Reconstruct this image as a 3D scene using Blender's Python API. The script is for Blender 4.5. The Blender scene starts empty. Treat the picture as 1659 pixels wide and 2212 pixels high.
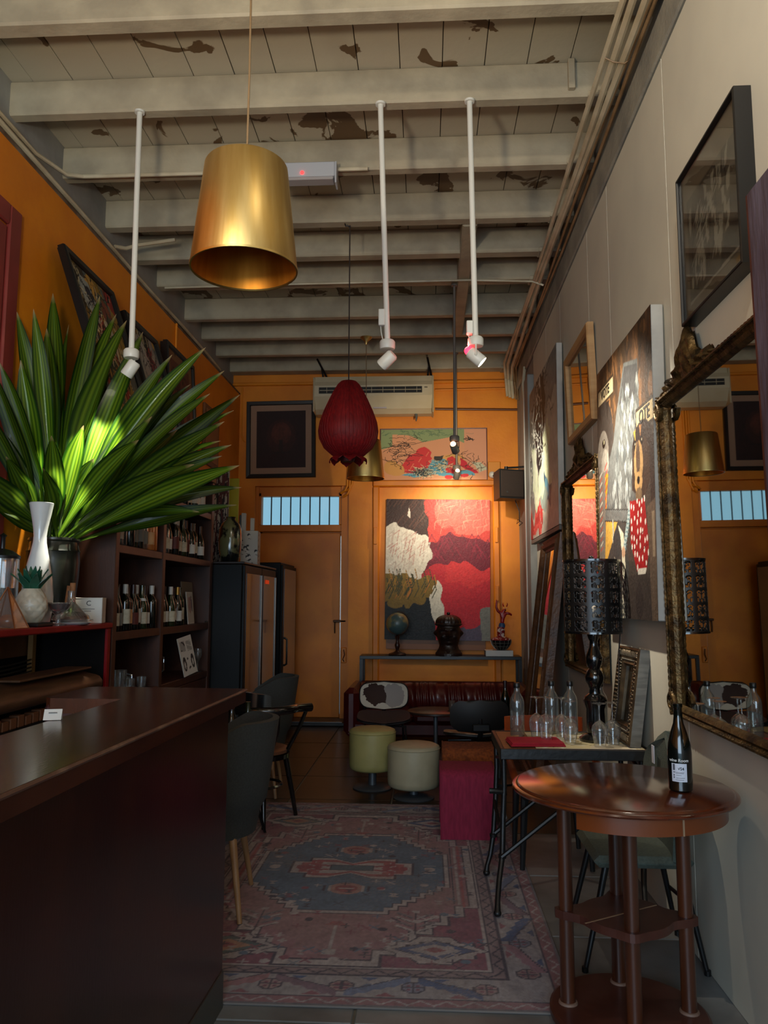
import bpy, math, random
import numpy as np
from mathutils import Vector, Matrix, Euler

sc = bpy.context.scene
col = sc.collection
PI = math.pi
rnd = random.Random(7)


def lin(c):
    out = []
    for v in c[:3]:
        v = v / 255.0
        out.append(v / 12.92 if v <= 0.04045 else ((v + 0.055) / 1.055) ** 2.4)
    return out + [1.0]


# ------------------------------------------------------------------ camera, world, light, exposure
cam_d = bpy.data.cameras.new('camera')
cam = bpy.data.objects.new('camera', cam_d)
col.objects.link(cam)
cam_d.sensor_fit = 'VERTICAL'
cam_d.sensor_height = 36.0
cam_d.lens = 27.03
cam_d.clip_start = 0.05
fwd = Vector((-0.05514, 0.99187, 0.11470))
upv = Vector((0.00399, -0.11465, 0.99340))
rgt = Vector((0.99847, 0.05524, 0.00236))
cam.matrix_world = Matrix(((rgt.x, upv.x, -fwd.x, 0), (rgt.y, upv.y, -fwd.y, 0), (rgt.z, upv.z, -fwd.z, 1.55), (0, 0, 0, 1)))
sc.camera = cam

world = bpy.data.worlds.new('world')
sc.world = world
world.use_nodes = True
wn = world.node_tree.nodes
bg = wn['Background']
bg.inputs['Color'].default_value = lin((160, 202, 219))
bg.inputs['Strength'].default_value = 1.05

sc.view_settings.view_transform = 'Standard'
sc.view_settings.look = 'None'
sc.view_settings.gamma = 1.0
sc.view_settings.use_curve_mapping = False
sc.view_settings.exposure = 0.0
try:
    sc.cycles.use_denoising = True
    sc.cycles.max_bounces = 8
    sc.cycles.transparent_max_bounces = 24
    sc.cycles.caustics_reflective = False
    sc.cycles.caustics_refractive = False
    sc.cycles.sample_clamp_indirect = 4.0
except Exception:
    pass


def lamp(kind, name, loc, target, power, color, size=0.05, angle=60, blend=0.6, size_y=None):
    d = bpy.data.lights.new(name, kind)
    d.energy = power
    d.color = color
    if kind == 'SPOT':
        d.spot_size = math.radians(angle)
        d.spot_blend = blend
        d.shadow_soft_size = size
    elif kind == 'AREA':
        d.shape = 'RECTANGLE'
        d.size = size
        d.size_y = size_y or size
    else:
        d.shadow_soft_size = size
    o = bpy.data.objects.new(name, d)
    col.objects.link(o)
    o.location = loc
    v = Vector(target) - Vector(loc)
    o.rotation_euler = v.to_track_quat('-Z', 'Y').to_euler()
    return o


# daylight through the glazed shopfront behind the camera
lamp('AREA', 'shopfront_daylight', (-0.65, -2.75, 1.9), (-0.65, 5, 1.3), 175, (0.62, 0.80, 1.0), 3.2, size_y=2.6)
# ceiling lamp out of the frame, then two added fill lights without fittings
lamp('SPOT', 'front_ceiling_lamp', (0.55, 1.2, 4.3), (1.1, 4.4, 2.8), 75, (1.0, 0.91, 0.76), 0.06, 120, 0.9)
lamp('SPOT', 'ceiling_fill_light', (-1.1, 0.9, 2.7), (-0.9, 2.2, 4.6), 225, (1.0, 0.88, 0.67), 0.12, 165, 1.0)  # added upward fill, brightens the ceiling and upper walls
lamp('POINT', 'front_fill_light', (-0.6, -0.6, 3.2), (0, 0, 0), 22, (1.0, 0.88, 0.70), 0.25)  # added warm fill for the whole room, no real lamp here

# ------------------------------------------------------------------ materials
MATS = {}


def nodes_of(m):
    m.use_nodes = True
    nt = m.node_tree
    return nt, nt.nodes, nt.links, nt.nodes['Principled BSDF']


def M(name, c, rough=0.5, metal=0.0, c2=None, scale=6.0, lo=0.35, hi=0.65, bump=0.0, bscale=40.0, coat=0.0, stretch=None, spec=0.5, detail=4.0):
    if name in MATS:
        return MATS[name]
    m = bpy.data.materials.new(name)
    nt, N, L, P = nodes_of(m)
    P.inputs['Base Color'].default_value = lin(c)
    P.inputs['Roughness'].default_value = rough
    P.inputs['Metallic'].default_value = metal
    P.inputs['Specular IOR Level'].default_value = spec
    P.inputs['Coat Weight'].default_value = coat
    P.inputs['Coat Roughness'].default_value = 0.15
    tc = N.new('ShaderNodeTexCoord')
    src = tc.outputs['Object']
    if stretch:
        mp = N.new('ShaderNodeMapping')
        mp.inputs['Scale'].default_value = stretch
        L.new(src, mp.inputs['Vector'])
        src = mp.outputs['Vector']
    if c2 is not None:
        nz = N.new('ShaderNodeTexNoise')
        nz.inputs['Scale'].default_value = scale
        nz.inputs['Detail'].default_value = detail
        L.new(src, nz.inputs['Vector'])
        rp = N.new('ShaderNodeValToRGB')
        rp.color_ramp.elements[0].position = lo
        rp.color_ramp.elements[1].position = hi
        rp.color_ramp.elements[0].color = lin(c)
        rp.color_ramp.elements[1].color = lin(c2)
        L.new(nz.outputs['Fac'], rp.inputs['Fac'])
        L.new(rp.outputs['Color'], P.inputs['Base Color'])
    if bump:
        nb = N.new('ShaderNodeTexNoise')
        nb.inputs['Scale'].default_value = bscale
        nb.inputs['Detail'].default_value = 3
        L.new(src, nb.inputs['Vector'])
        bp = N.new('ShaderNodeBump')
        bp.inputs['Strength'].default_value = bump
        bp.inputs['Distance'].default_value = 0.01
        L.new(nb.outputs['Fac'], bp.inputs['Height'])
        L.new(bp.outputs['Normal'], P.inputs['Normal'])
    MATS[name] = m
    return m


def M_paint(name, rough=0.5, bump=0.25, coat=0.0, transl=0.0):
    """colour comes from the printed / painted colour attribute of the mesh"""
    if name in MATS:
        return MATS[name]
    m = bpy.data.materials.new(name)
    nt, N, L, P = nodes_of(m)
    a = N.new('ShaderNodeAttribute')
    a.attribute_name = 'Col'
    L.new(a.outputs['Color'], P.inputs['Base Color'])
    P.inputs['Roughness'].default_value = rough
    P.inputs['Coat Weight'].default_value = coat
    if bump:
        tc = N.new('ShaderNodeTexCoord')
        nb = N.new('ShaderNodeTexNoise')
        nb.inputs['Scale'].default_value = 26
        nb.inputs['Detail'].default_value = 5
        nb.inputs['Distortion'].default_value = 1.5
        L.new(tc.outputs['Object'], nb.inputs['Vector'])
        bp = N.new('ShaderNodeBump')
        bp.inputs['Strength'].default_value = bump
        bp.inputs['Distance'].default_value = 0.02
        L.new(nb.outputs['Fac'], bp.inputs['Height'])
        L.new(bp.outputs['Normal'], P.inputs['Normal'])
    if transl:
        out = N['Material Output']
        tr = N.new('ShaderNodeBsdfTranslucent')
        L.new(a.outputs['Color'], tr.inputs['Color'])
        mx = N.new('ShaderNodeMixShader')
        mx.inputs['Fac'].default_value = transl
        L.new(P.outputs['BSDF'], mx.inputs[1])
        L.new(tr.outputs['BSDF'], mx.inputs[2])
        L.new(mx.outputs['Shader'], out.inputs['Surface'])
    MATS[name] = m
    return m


def M_glass(name, tint=(255, 255, 255), refl=0.08, rough=0.02, edge=0.75, body=0.0, bodycol=(200, 200, 200)):
    """thin clear glass: tinted see-through with mirror reflections growing to the rim"""
    if name in MATS:
        return MATS[name]
    m = bpy.data.materials.new(name)
    nt, N, L, P = nodes_of(m)
    out = N['Material Output']
    t = N.new('ShaderNodeBsdfTransparent')
    t.inputs['Color'].default_value = lin(tint)
    g = N.new('ShaderNodeBsdfGlossy')
    g.inputs['Roughness'].default_value = rough
    lw = N.new('ShaderNodeLayerWeight')
    lw.inputs['Blend'].default_value = 0.25
    mr = N.new('ShaderNodeMapRange')
    mr.inputs['To Min'].default_value = refl
    mr.inputs['To Max'].default_value = edge
    L.new(lw.outputs['Facing'], mr.inputs['Value'])
    mx = N.new('ShaderNodeMixShader')
    L.new(mr.outputs['Result'], mx.inputs['Fac'])
    L.new(t.outputs['BSDF'], mx.inputs[1])
    L.new(g.outputs['BSDF'], mx.inputs[2])
    last = mx
    if body:
        P.inputs['Base Color'].default_value = lin(bodycol)
        P.inputs['Roughness'].default_value = 0.3
        m2 = N.new('ShaderNodeMixShader')
        m2.inputs['Fac'].default_value = body
        L.new(mx.outputs['Shader'], m2.inputs[1])
        L.new(P.outputs['BSDF'], m2.inputs[2])
        last = m2
    L.new(last.outputs['Shader'], out.inputs['Surface'])
    MATS[name] = m
    return m


def M_emit(name, c, strength):
    if name in MATS:
        return MATS[name]
    m = bpy.data.materials.new(name)
    nt, N, L, P = nodes_of(m)
    P.inputs['Base Color'].default_value = lin(c)
    P.inputs['Emission Color'].default_value = lin(c)
    P.inputs['Emission Strength'].default_value = strength
    MATS[name] = m
    return m


# ------------------------------------------------------------------ mesh builder
class MB:
    def __init__(self):
        self.v = []
        self.f = []

    def add(self, vs, fs, mtx=None):
        b = len(self.v)
        if mtx is not None:
            vs = [tuple(mtx @ Vector(p)) for p in vs]
        self.v.extend([tuple(p) for p in vs])
        self.f.extend([tuple(i + b for i in f) for f in fs])
        return self

    def box(self, x0, x1, y0, y1, z0, z1, bev=0.0, mtx=None):
        if bev <= 0:
            vs = [(x0, y0, z0), (x1, y0, z0), (x1, y1, z0), (x0, y1, z0), (x0, y0, z1), (x1, y0, z1), (x1, y1, z1), (x0, y1, z1)]
            fs = [(0, 3, 2, 1), (4, 5, 6, 7), (0, 1, 5, 4), (1, 2, 6, 5), (2, 3, 7, 6), (3, 0, 4, 7)]
            return self.add(vs, fs, mtx)
        b = min(bev, (x1 - x0) * .45, (y1 - y0) * .45, (z1 - z0) * .45)
        vs = []
        idx = {}
        for i, (x, sx) in enumerate(((x0, 1), (x1, -1))):
            for j, (y, sy) in enumerate(((y0, 1), (y1, -1))):
                for k, (z, sz) in enumerate(((z0, 1), (z1, -1))):
                    idx[i, j, k, 0] = len(vs); vs.append((x, y + sy * b, z + sz * b))
                    idx[i, j, k, 1] = len(vs); vs.append((x + sx * b, y, z + sz * b))
                    idx[i, j, k, 2] = len(vs); vs.append((x + sx * b, y + sy * b, z))
        fs = []
        fs.append([idx[0, 0, 0, 0], idx[0, 0, 1, 0], idx[0, 1, 1, 0], idx[0, 1, 0, 0]])
        fs.append([idx[1, 0, 0, 0], idx[1, 1, 0, 0], idx[1, 1, 1, 0], idx[1, 0, 1, 0]])
        fs.append([idx[0, 0, 0, 1], idx[1, 0, 0, 1], idx[1, 0, 1, 1], idx[0, 0, 1, 1]])
        fs.append([idx[0, 1, 0, 1], idx[0, 1, 1, 1], idx[1, 1, 1, 1], idx[1, 1, 0, 1]])
        fs.append([idx[0, 0, 0, 2], idx[0, 1, 0, 2], idx[1, 1, 0, 2], idx[1, 0, 0, 2]])
        fs.append([idx[0, 0, 1, 2], idx[1, 0, 1, 2], idx[1, 1, 1, 2], idx[0, 1, 1, 2]])
        for j in (0, 1):
            for k in (0, 1):
                fs.append([idx[0, j, k, 1], idx[1, j, k, 1], idx[1, j, k, 2], idx[0, j, k, 2]])
        for i in (0, 1):
            for k in (0, 1):
                fs.append([idx[i, 0, k, 0], idx[i, 1, k, 0], idx[i, 1, k, 2], idx[i, 0, k, 2]])
            for j in (0, 1):
                fs.append([idx[i, j, 0, 0], idx[i, j, 1, 0], idx[i, j, 1, 1], idx[i, j, 0, 1]])
        for i in (0, 1):
            for j in (0, 1):
                for k in (0, 1):
                    fs.append([idx[i, j, k, 0], idx[i, j, k, 1], idx[i, j, k, 2]])
        return self.add(vs, fs, mtx)

    def lathe(self, prof, cx=0, cy=0, cz=0, seg=24, mtx=None, arc=None, close=True, flute=0):
        """prof: list of (r, z); r=0 makes a pole"""
        vs, fs = [], []
        n = seg
        full = arc is None
        a0, a1 = (0, 2 * PI) if full else arc
        m = n if full else n + 1
        rings = []
        for r, z in prof:
            if r <= 1e-6:
                rings.append([len(vs)])
                vs.append((cx, cy, cz + z))
            else:
                ring = []
                for i in range(m):
                    a = a0 + (a1 - a0) * i / n
                    rr = r * (1 + (0.10 * math.cos(flute * a) if flute else 0))
                    ring.append(len(vs))
                    vs.append((cx + rr * math.cos(a), cy + rr * math.sin(a), cz + z))
                rings.append(ring)
        for A, B in zip(rings[:-1], rings[1:]):
            if len(A) == 1 and len(B) == 1:
                continue
            cnt = n
            for i in range(cnt):
                j = (i + 1) % m if full else i + 1
                if len(A) == 1:
                    fs.append((A[0], B[j], B[i]))
                elif len(B) == 1:
                    fs.append((A[i], A[j], B[0]))
                else:
                    fs.append((A[i], A[j], B[j], B[i]))
        return self.add(vs, fs, mtx)

    def tube(self, pts, r, seg=8, mtx=None, caps=True):
        """tube along pts; r number or list"""
        pts = [Vector(p) for p in pts]
        k = len(pts)
        rs = r if isinstance(r, (list, tuple)) else [r] * k
        vs, fs = [], []
        t0 = (pts[1] - pts[0]).normalized()
        ref = Vector((0, 0, 1)) if abs(t0.z) < 0.9 else Vector((1, 0, 0))
        u = t0.cross(ref).normalized()
        for i, p in enumerate(pts):
            if i == 0:
                t = (pts[1] - pts[0]).normalized()
            elif i == k - 1:
                t = (pts[-1] - pts[-2]).normalized()
            else:
                t = ((pts[i + 1] - p).normalized() + (p - pts[i - 1]).normalized())
                t = t.normalized() if t.length > 1e-6 else (pts[i + 1] - p).normalized()
            u = (u - t * u.dot(t))
            u = u.normalized() if u.length > 1e-6 else t.orthogonal().normalized()
            w = t.cross(u)
            for s in range(seg):
                a = 2 * PI * s / seg
                vs.append(tuple(p + (u * math.cos(a) + w * math.sin(a)) * rs[i]))
        for i in range(k - 1):
            for s in range(seg):
                s2 = (s + 1) % seg
                fs.append((i * seg + s, i * seg + s2, (i + 1) * seg + s2, (i + 1) * seg + s))
        if caps:
            fs.append(tuple(reversed(range(seg))))
            fs.append(tuple(range((k - 1) * seg, k * seg)))
        return self.add(vs, fs, mtx)

    def prism(self, poly, z0, z1, mtx=None):
        """polygon in XY extruded in z"""
        n = len(poly)
        vs = [(x, y, z0) for x, y in poly] + [(x, y, z1) for x, y in poly]
        fs = [tuple(reversed(range(n))), tuple(range(n, 2 * n))]
        for i in range(n):
            j = (i + 1) % n
            fs.append((i, j, n + j, n + i))
        return self.add(vs, fs, mtx)

    def sphere(self, cx, cy, cz, rx, ry=None, rz=None, seg=16, rings=10, mtx=None):
        ry = ry or rx
        rz = rz or rx
        prof = [(math.sin(PI * i / rings), -math.cos(PI * i / rings)) for i in range(rings + 1)]
        prof[0] = (0, -1); prof[-1] = (0, 1)
        S = Matrix.Translation((cx, cy, cz)) @ Matrix.Diagonal((rx, ry, rz, 1))
        if mtx is not None:
            S = mtx @ S
        return self.lathe(prof, seg=seg, mtx=S)

    def surf(self, P, mtx=None, flip=False):
        """grid of points P[i][j]"""
        n, m = len(P), len(P[0])
        vs = [tuple(P[i][j]) for i in range(n) for j in range(m)]
        fs = []
        for i in range(n - 1):
            for j in range(m - 1):
                q = (i * m + j, i * m + j + 1, (i + 1) * m + j + 1, (i + 1) * m + j)
                fs.append(q[::-1] if flip else q)
        return self.add(vs, fs, mtx)

    def shell(self, P, th, mtx=None):
        """closed sheet of thickness th from a grid of points"""
        n, m = len(P), len(P[0])
        V = [[Vector(p) for p in row] for row in P]
        Q = []
        for i in range(n):
            row = []
            for j in range(m):
                du = V[min(i + 1, n - 1)][j] - V[max(i - 1, 0)][j]
                dv = V[i][min(j + 1, m - 1)] - V[i][max(j - 1, 0)]
                nn = du.cross(dv)
                nn = nn.normalized() if nn.length > 1e-9 else Vector((0, 0, 1))
                row.append(V[i][j] + nn * th)
            Q.append(row)
        vs = [tuple(p) for r in V for p in r] + [tuple(p) for r in Q for p in r]
        o = n * m
        fs = []
        for i in range(n - 1):
            for j in range(m - 1):
                a, b, c, d = i * m + j, i * m + j + 1, (i + 1) * m + j + 1, (i + 1) * m + j
                fs.append((d, c, b, a))
                fs.append((o + a, o + b, o + c, o + d))
        for i in range(n - 1):
            a, b = i * m, (i + 1) * m
            fs.append((a, o + a, o + b, b)[::-1])
            a, b = i * m + m - 1, (i + 1) * m + m - 1
            fs.append((a, o + a, o + b, b))
        for j in range(m - 1):
            a, b = j, j + 1
            fs.append((a, o + a, o + b, b))
            a, b = (n - 1) * m + j, (n - 1) * m + j + 1
            fs.append((a, o + a, o + b, b)[::-1])
        return self.add(vs, fs, mtx)

    def mesh(self, name, mat, smooth=True, angle=40):
        me = bpy.data.meshes.new(name)
        me.from_pydata(self.v, [], self.f)
        me.update()
        if mat:
            me.materials.append(mat)
        if smooth:
            me.shade_smooth()
            me.set_sharp_from_angle(angle=math.radians(angle))
        return me

    def build(self, name, mat, parent=None, world=False, smooth=True, angle=40, label=None):
        if world and parent is not None:
            L = wloc(parent)
            self.v = [(x - L.x, y - L.y, z - L.z) for x, y, z in self.v]
        o = bpy.data.objects.new(name, self.mesh(name, mat, smooth, angle))
        col.objects.link(o)
        if parent is not None:
            o.parent = parent
        if label:
            o['label'] = label
        return o


def wloc(o):
    L = Vector((0, 0, 0))
    while o is not None:
        L = L + o.location
        o = o.parent
    return L


def thing(name, label, cat, loc=(0, 0, 0), rot=0.0, group=None):
    o = bpy.data.objects.new(name, None)
    col.objects.link(o)
    o.empty_display_size = 0.1
    o.location = loc
    if isinstance(rot, (int, float)):
        o.rotation_euler = (0, 0, rot)
    else:
        o.rotation_euler = rot
    o['label'] = label
    o['category'] = cat
    if group:
        o['group'] = group
    return o


def tag(o, label, cat, group=None):
    o['label'] = label
    o['category'] = cat
    if group:
        o['group'] = group
    return o


def dup(root, loc, rot=None, label=None, group=None):
    r = root.copy()
    col.objects.link(r)
    r.location = loc
    if rot is not None:
        r.rotation_euler = (0, 0, rot) if isinstance(rot, (int, float)) else rot
    if label:
        r['label'] = label
    if group:
        r['group'] = group
    for ch in list(root.children):
        c = ch.copy()
        col.objects.link(c)
        c.parent = r
        for g in list(ch.children):
            d = g.copy()
            col.objects.link(d)
            d.parent = c
    return r


def struct(name, mb, mat, **k):
    o = mb.build(name, mat, **k)
    o['kind'] = 'structure'
    return o


def sempty(name, loc=(0, 0, 0)):
    o = bpy.data.objects.new(name, None)
    col.objects.link(o)
    o.location = loc
    o['kind'] = 'structure'
    return o


def text_mesh(name, body, size, mat, parent, mtx, extrude=0.0006, align='CENTER', shear=0.0, bold=0.0, bend=None):
    cu = bpy.data.curves.new(name, 'FONT')
    cu.body = body
    cu.size = size
    cu.align_x = align
    cu.align_y = 'CENTER'
    cu.extrude = extrude
    cu.offset = bold
    cu.shear = shear
    cu.resolution_u = 3
    t = bpy.data.objects.new(name, cu)
    col.objects.link(t)
    dg = bpy.context.evaluated_depsgraph_get()
    me = bpy.data.meshes.new_from_object(t.evaluated_get(dg))
    bpy.data.objects.remove(t)
    if bend:
        for v in me.vertices:
            a = v.co.x / bend
            rr = bend + v.co.z
            v.co = Vector((rr * math.sin(a), v.co.y, rr * math.cos(a) - bend))
    me.transform(mtx)
    me.materials.clear()
    me.materials.append(mat)
    o = bpy.data.objects.new(name, me)
    col.objects.link(o)
    o.parent = parent
    return o


# ------------------------------------------------------------------ picture rasteriser (flat art, printed on a fine mesh)
class Pic:
    def __init__(self, w, h, step, base):
        self.nx = max(4, int(round(w / step)))
        self.ny = max(4, int(round(h / step)))
        self.w, self.h = w, h
        self.U, self.V = np.meshgrid(np.linspace(0, 1, self.nx + 1), np.linspace(0, 1, self.ny + 1))
        self.C = np.zeros(self.U.shape + (3,))
        self.C[:] = lin(base)[:3]
        self.rs = np.random.RandomState(5)
        self.wu = np.zeros_like(self.U)
        self.wv = np.zeros_like(self.V)

    def warp(self, amp, freq, seed=1):
        r = np.random.RandomState(seed)
        self.wu = np.zeros_like(self.U); self.wv = np.zeros_like(self.V)
        for k in range(5):
            f = freq * (k + 1) * .7
            p = r.rand(6) * 6.28
            self.wu += amp / (k + 1) * np.sin(f * self.V * 6.28 + p[0] + 2 * np.sin(f * self.U * 4 + p[1]))
            self.wv += amp / (k + 1) * np.sin(f * self.U * 6.28 + p[2] + 2 * np.sin(f * self.V * 4 + p[3]))

    def put(self, mask, c, a=1.0):
        c = np.array(lin(c)[:3])
        mk = (mask.astype(float) * a)[..., None]
        self.C = self.C * (1 - mk) + c * mk

    def poly(self, pts, c, a=1.0):
        x, y = self.U + self.wu, self.V + self.wv
        ins = np.zeros(x.shape, bool)
        n = len(pts)
        for i in range(n):
            x0, y0 = pts[i]
            x1, y1 = pts[(i + 1) % n]
            if y0 == y1:
                continue
            c1 = (y0 > y) != (y1 > y)
            xi = (x1 - x0) * (y - y0) / (y1 - y0) + x0
            ins ^= c1 & (x < xi)
        self.put(ins, c, a)

    def rect(self, u0, u1, v0, v1, c, a=1.0):
        x, y = self.U + self.wu, self.V + self.wv
        self.put((x >= u0) & (x <= u1) & (y >= v0) & (y <= v1), c, a)

    def ell(self, cu, cv, ru, rv, c, a=1.0, rot=0.0):
        x, y = self.U + self.wu - cu, self.V + self.wv - cv
        k = self.w / self.h
        x2 = x * math.cos(rot) + y / k * math.sin(rot)
        y2 = -x * math.sin(rot) * k + y * math.cos(rot)
        self.put((x2 / ru) ** 2 + (y2 / rv) ** 2 <= 1, c, a)

    def line(self, pts, wd, c, a=1.0):
        """wd in metres"""
        X, Y = (self.U + self.wu) * self.w, (self.V + self.wv) * self.h
        for (u0, v0), (u1, v1) in zip(pts[:-1], pts[1:]):
            ax, ay, bx, by = u0 * self.w, v0 * self.h, u1 * self.w, v1 * self.h
            dx, dy = bx - ax, by - ay
            l2 = dx * dx + dy * dy + 1e-12
            t = np.clip(((X - ax) * dx + (Y - ay) * dy) / l2, 0, 1)
            d = np.hypot(X - ax - t * dx, Y - ay - t * dy)
            self.put(d < wd / 2, c, a)

    def noise(self, amt, f=1.0):
        n = self.rs.randn(*self.U.shape)
        for _ in range(int(2 * f)):
            n = (n + np.roll(n, 1, 0) + np.roll(n, 1, 1) + np.roll(n, -1, 0)) / 3.0
        n = n / (n.std() + 1e-9)
        self.C = np.clip(self.C * (1 + amt * n[..., None]), 0, 1)

    def streaks(self, amt, ang=0.4, f=60, seed=2):
        r = np.random.RandomState(seed)
        s = np.zeros_like(self.U)
        for k in range(6):
            ff = f * (0.5 + r.rand())
            aa = ang + (r.rand() - .5) * .7
            s += np.sin(ff * (self.U * self.w * math.cos(aa) + self.V * self.h * math.sin(aa)) + 3 * np.sin(5 * self.V * self.h + k) + r.rand() * 6)
        self.C = np.clip(self.C * (1 + amt * s[..., None] / 3), 0, 1)

    def scribble(self, n, u0, u1, v0, v1, wd, c, seed=1, curl=0.06, seg=7):
        r = np.random.RandomState(seed)
        for _ in range(n):
            u, v = (u0 + u1) / 2 + r.randn() * .24 * (u1 - u0), (v0 + v1) / 2 + r.randn() * .24 * (v1 - v0)
            a = r.rand() * 6.28
            pts = [(u, v)]
            for _ in range(seg):
                a += (r.rand() - .5) * 2.2
                u = u + curl * math.cos(a)
                v = v + curl * math.sin(a)
                pts.append((u, v))
            self.line(pts, wd, c)

    def build(self, name, mat, parent, mtx):
        """sheet in local XY plane (x right 0..w, y up 0..h, facing +Z) then mtx"""
        nx, ny = self.nx, self.ny
        co = np.zeros(((nx + 1) * (ny + 1), 3))
        co[:, 0] = (self.U * self.w).ravel()
        co[:, 1] = (self.V * self.h).ravel()
        Mx = np.array(mtx)
        co = co @ Mx[:3, :3].T + Mx[:3, 3]
        i = np.arange(nx)[None, :] + (np.arange(ny) * (nx + 1))[:, None]
        q = np.stack([i, i + 1, i + nx + 2, i + nx + 1], -1).reshape(-1, 4)
        me = bpy.data.meshes.new(name)
        me.vertices.add(len(co))
        me.vertices.foreach_set('co', co.ravel().astype(np.float32))
        me.loops.add(q.size)
        me.loops.foreach_set('vertex_index', q.ravel().astype(np.int32))
        me.polygons.add(len(q))
        me.polygons.foreach_set('loop_start', (np.arange(len(q)) * 4).astype(np.int32))
        me.update(calc_edges=True)
        ca = me.color_attributes.new('Col', 'FLOAT_COLOR', 'POINT')
        cc = np.ones((len(co), 4), np.float32)
        cc[:, :3] = self.C.reshape(-1, 3)
        ca.data.foreach_set('color', cc.ravel())
        me.materials.append(mat)
        o = bpy.data.objects.new(name, me)
        col.objects.link(o)
        if parent is not None:
            o.parent = parent
        return o


def basis(o, x, y):
    """matrix: local x,y axes and normal, origin o"""
    x, y = Vector(x).normalized(), Vector(y).normalized()
    z = x.cross(y)
    return Matrix(((x.x, y.x, z.x, o[0]), (x.y, y.y, z.y, o[1]), (x.z, y.z, z.z, o[2]), (0, 0, 0, 1)))


def frame_parts(root, w, h, fw, depth, mat, mtx, name='frame', bev=0.006, prof=None, label=None):
    """mitred picture frame ring in the local XY plane, outer size w x h, face at +Z (depth)"""
    prof = prof or [(0, 0), (0, depth * .8), (fw * .12, depth), (fw * .88, depth * .92), (fw, depth * .6), (fw, 0)]
    mb = MB()
    vs, fs = [], []
    for (d, z) in prof:
        vs += [(d, d, z), (w - d, d, z), (w - d, h - d, z), (d, h - d, z)]
    k = len(prof)
    for a in range(k):
        b = (a + 1) % k
        for c in range(4):
            e = (c + 1) % 4
            fs.append((a * 4 + c, a * 4 + e, b * 4 + e, b * 4 + c))
    mb.add(vs, fs, mtx)
    return mb.build(name, mat, root, smooth=False, label=label)
# ------------------------------------------------------------------ room shell
m_orange = M('orange_wall_paint', (226, 138, 18), 0.55, c2=(210, 120, 14), scale=2.2, bump=0.25, bscale=14)
m_orange2 = M('orange_joinery_paint', (216, 126, 8), 0.5, c2=(200, 110, 7), scale=3, bump=0.08, bscale=20)
m_white = M('white_wall_paint', (205, 201, 184), 0.6, c2=(192, 188, 174), scale=1.3, bump=0.10, bscale=9)
m_grey = M('grey_wall_render', (150, 150, 146), 0.7, c2=(128, 128, 126), scale=2.5, bump=0.25, bscale=18)
m_timber = M('ceiling_beam_paint', (180, 168, 142), 0.62, c2=(154, 143, 121), scale=3.5, bump=0.35, bscale=22)
m_grout = M('floor_grout', (120, 112, 96), 0.7, c2=(92, 86, 74), scale=4)
m_tile = M('grey_concrete_tile', (126, 127, 126), 0.45, c2=(92, 91, 89), scale=2.6, bump=0.12, bscale=12)
m_tileb = M('brown_floor_tile', (66, 54, 40), 0.28, c2=(46, 36, 26), scale=2.6, bump=0.08, bscale=12)
m_pipe = M('cream_conduit', (200, 188, 160), 0.45, c2=(176, 160, 130), scale=5)
m_pipeb = M('brown_conduit', (150, 120, 84), 0.5, c2=(120, 92, 60), scale=6)
m_black = M('black_metal', (16, 16, 17), 0.38)
m_steel = M('brushed_steel', (150, 150, 150), 0.3, 1.0)

# peeling ceiling boards
m_board = M('ceiling_board_paint', (182, 174, 154), 0.62, bump=0.2, bscale=18)
nt, N, L, P = nodes_of(m_board)
tc = N.new('ShaderNodeTexCoord')
geo = N.new('ShaderNodeNewGeometry')
n1 = N.new('ShaderNodeTexNoise'); n1.inputs['Scale'].default_value = 3.1; n1.inputs['Detail'].default_value = 5; n1.inputs['Distortion'].default_value = 0.6
n2 = N.new('ShaderNodeTexNoise'); n2.inputs['Scale'].default_value = 0.8; n2.inputs['Detail'].default_value = 1
L.new(geo.outputs['Position'], n1.inputs['Vector']); L.new(geo.outputs['Position'], n2.inputs['Vector'])
ad = N.new('ShaderNodeMath'); ad.operation = 'MULTIPLY_ADD'; ad.inputs[1].default_value = 0.55
L.new(n2.outputs['Fac'], ad.inputs[0]); L.new(n1.outputs['Fac'], ad.inputs[2])
rp = N.new('ShaderNodeValToRGB'); rp.color_ramp.elements[0].position = 0.90; rp.color_ramp.elements[1].position = 0.91
rp.color_ramp.elements[0].color = lin((182, 174, 154)); rp.color_ramp.elements[1].color = lin((98, 76, 50))
L.new(ad.outputs[0], rp.inputs['Fac']); L.new(rp.outputs['Color'], P.inputs['Base Color'])

floor = struct('floor', MB().box(-2.7, 1.4, -3, 10.3, -0.12, -0.006), m_grout, smooth=False)
tile_big = MB().box(0.005, 0.795, 0.005, 0.795, -0.03, 0, bev=0.004).mesh('tile', m_tile, smooth=False)
tile_far = tile_big.copy()
tile_far.materials[0] = m_tileb
for ix in range(5):
    for iy in range(12):
        o = bpy.data.objects.new('tile', tile_big if iy < 6 else tile_far)
        col.objects.link(o)
        o.parent = floor
        o.location = (-2.68 + ix * 0.8, 0.62 + iy * 0.8, rnd.uniform(-0.0015, 0.0))

wl = struct('wall_left', MB().box(-2.75, -2.5, -3, 10.2, 0, 4.31), m_orange, smooth=False)
struct('trim_1', MB().box(-2.75, -2.6, -3, 10.0, 4.31, 4.9), m_grey, smooth=False)
struct('trim_2', MB().box(-2.60, -2.495, -3, 9.98, 4.29, 4.325, bev=0.008), M('dusty_ledge', (112, 96, 80), 0.7, c2=(84, 62, 44), scale=7), smooth=False)

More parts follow.
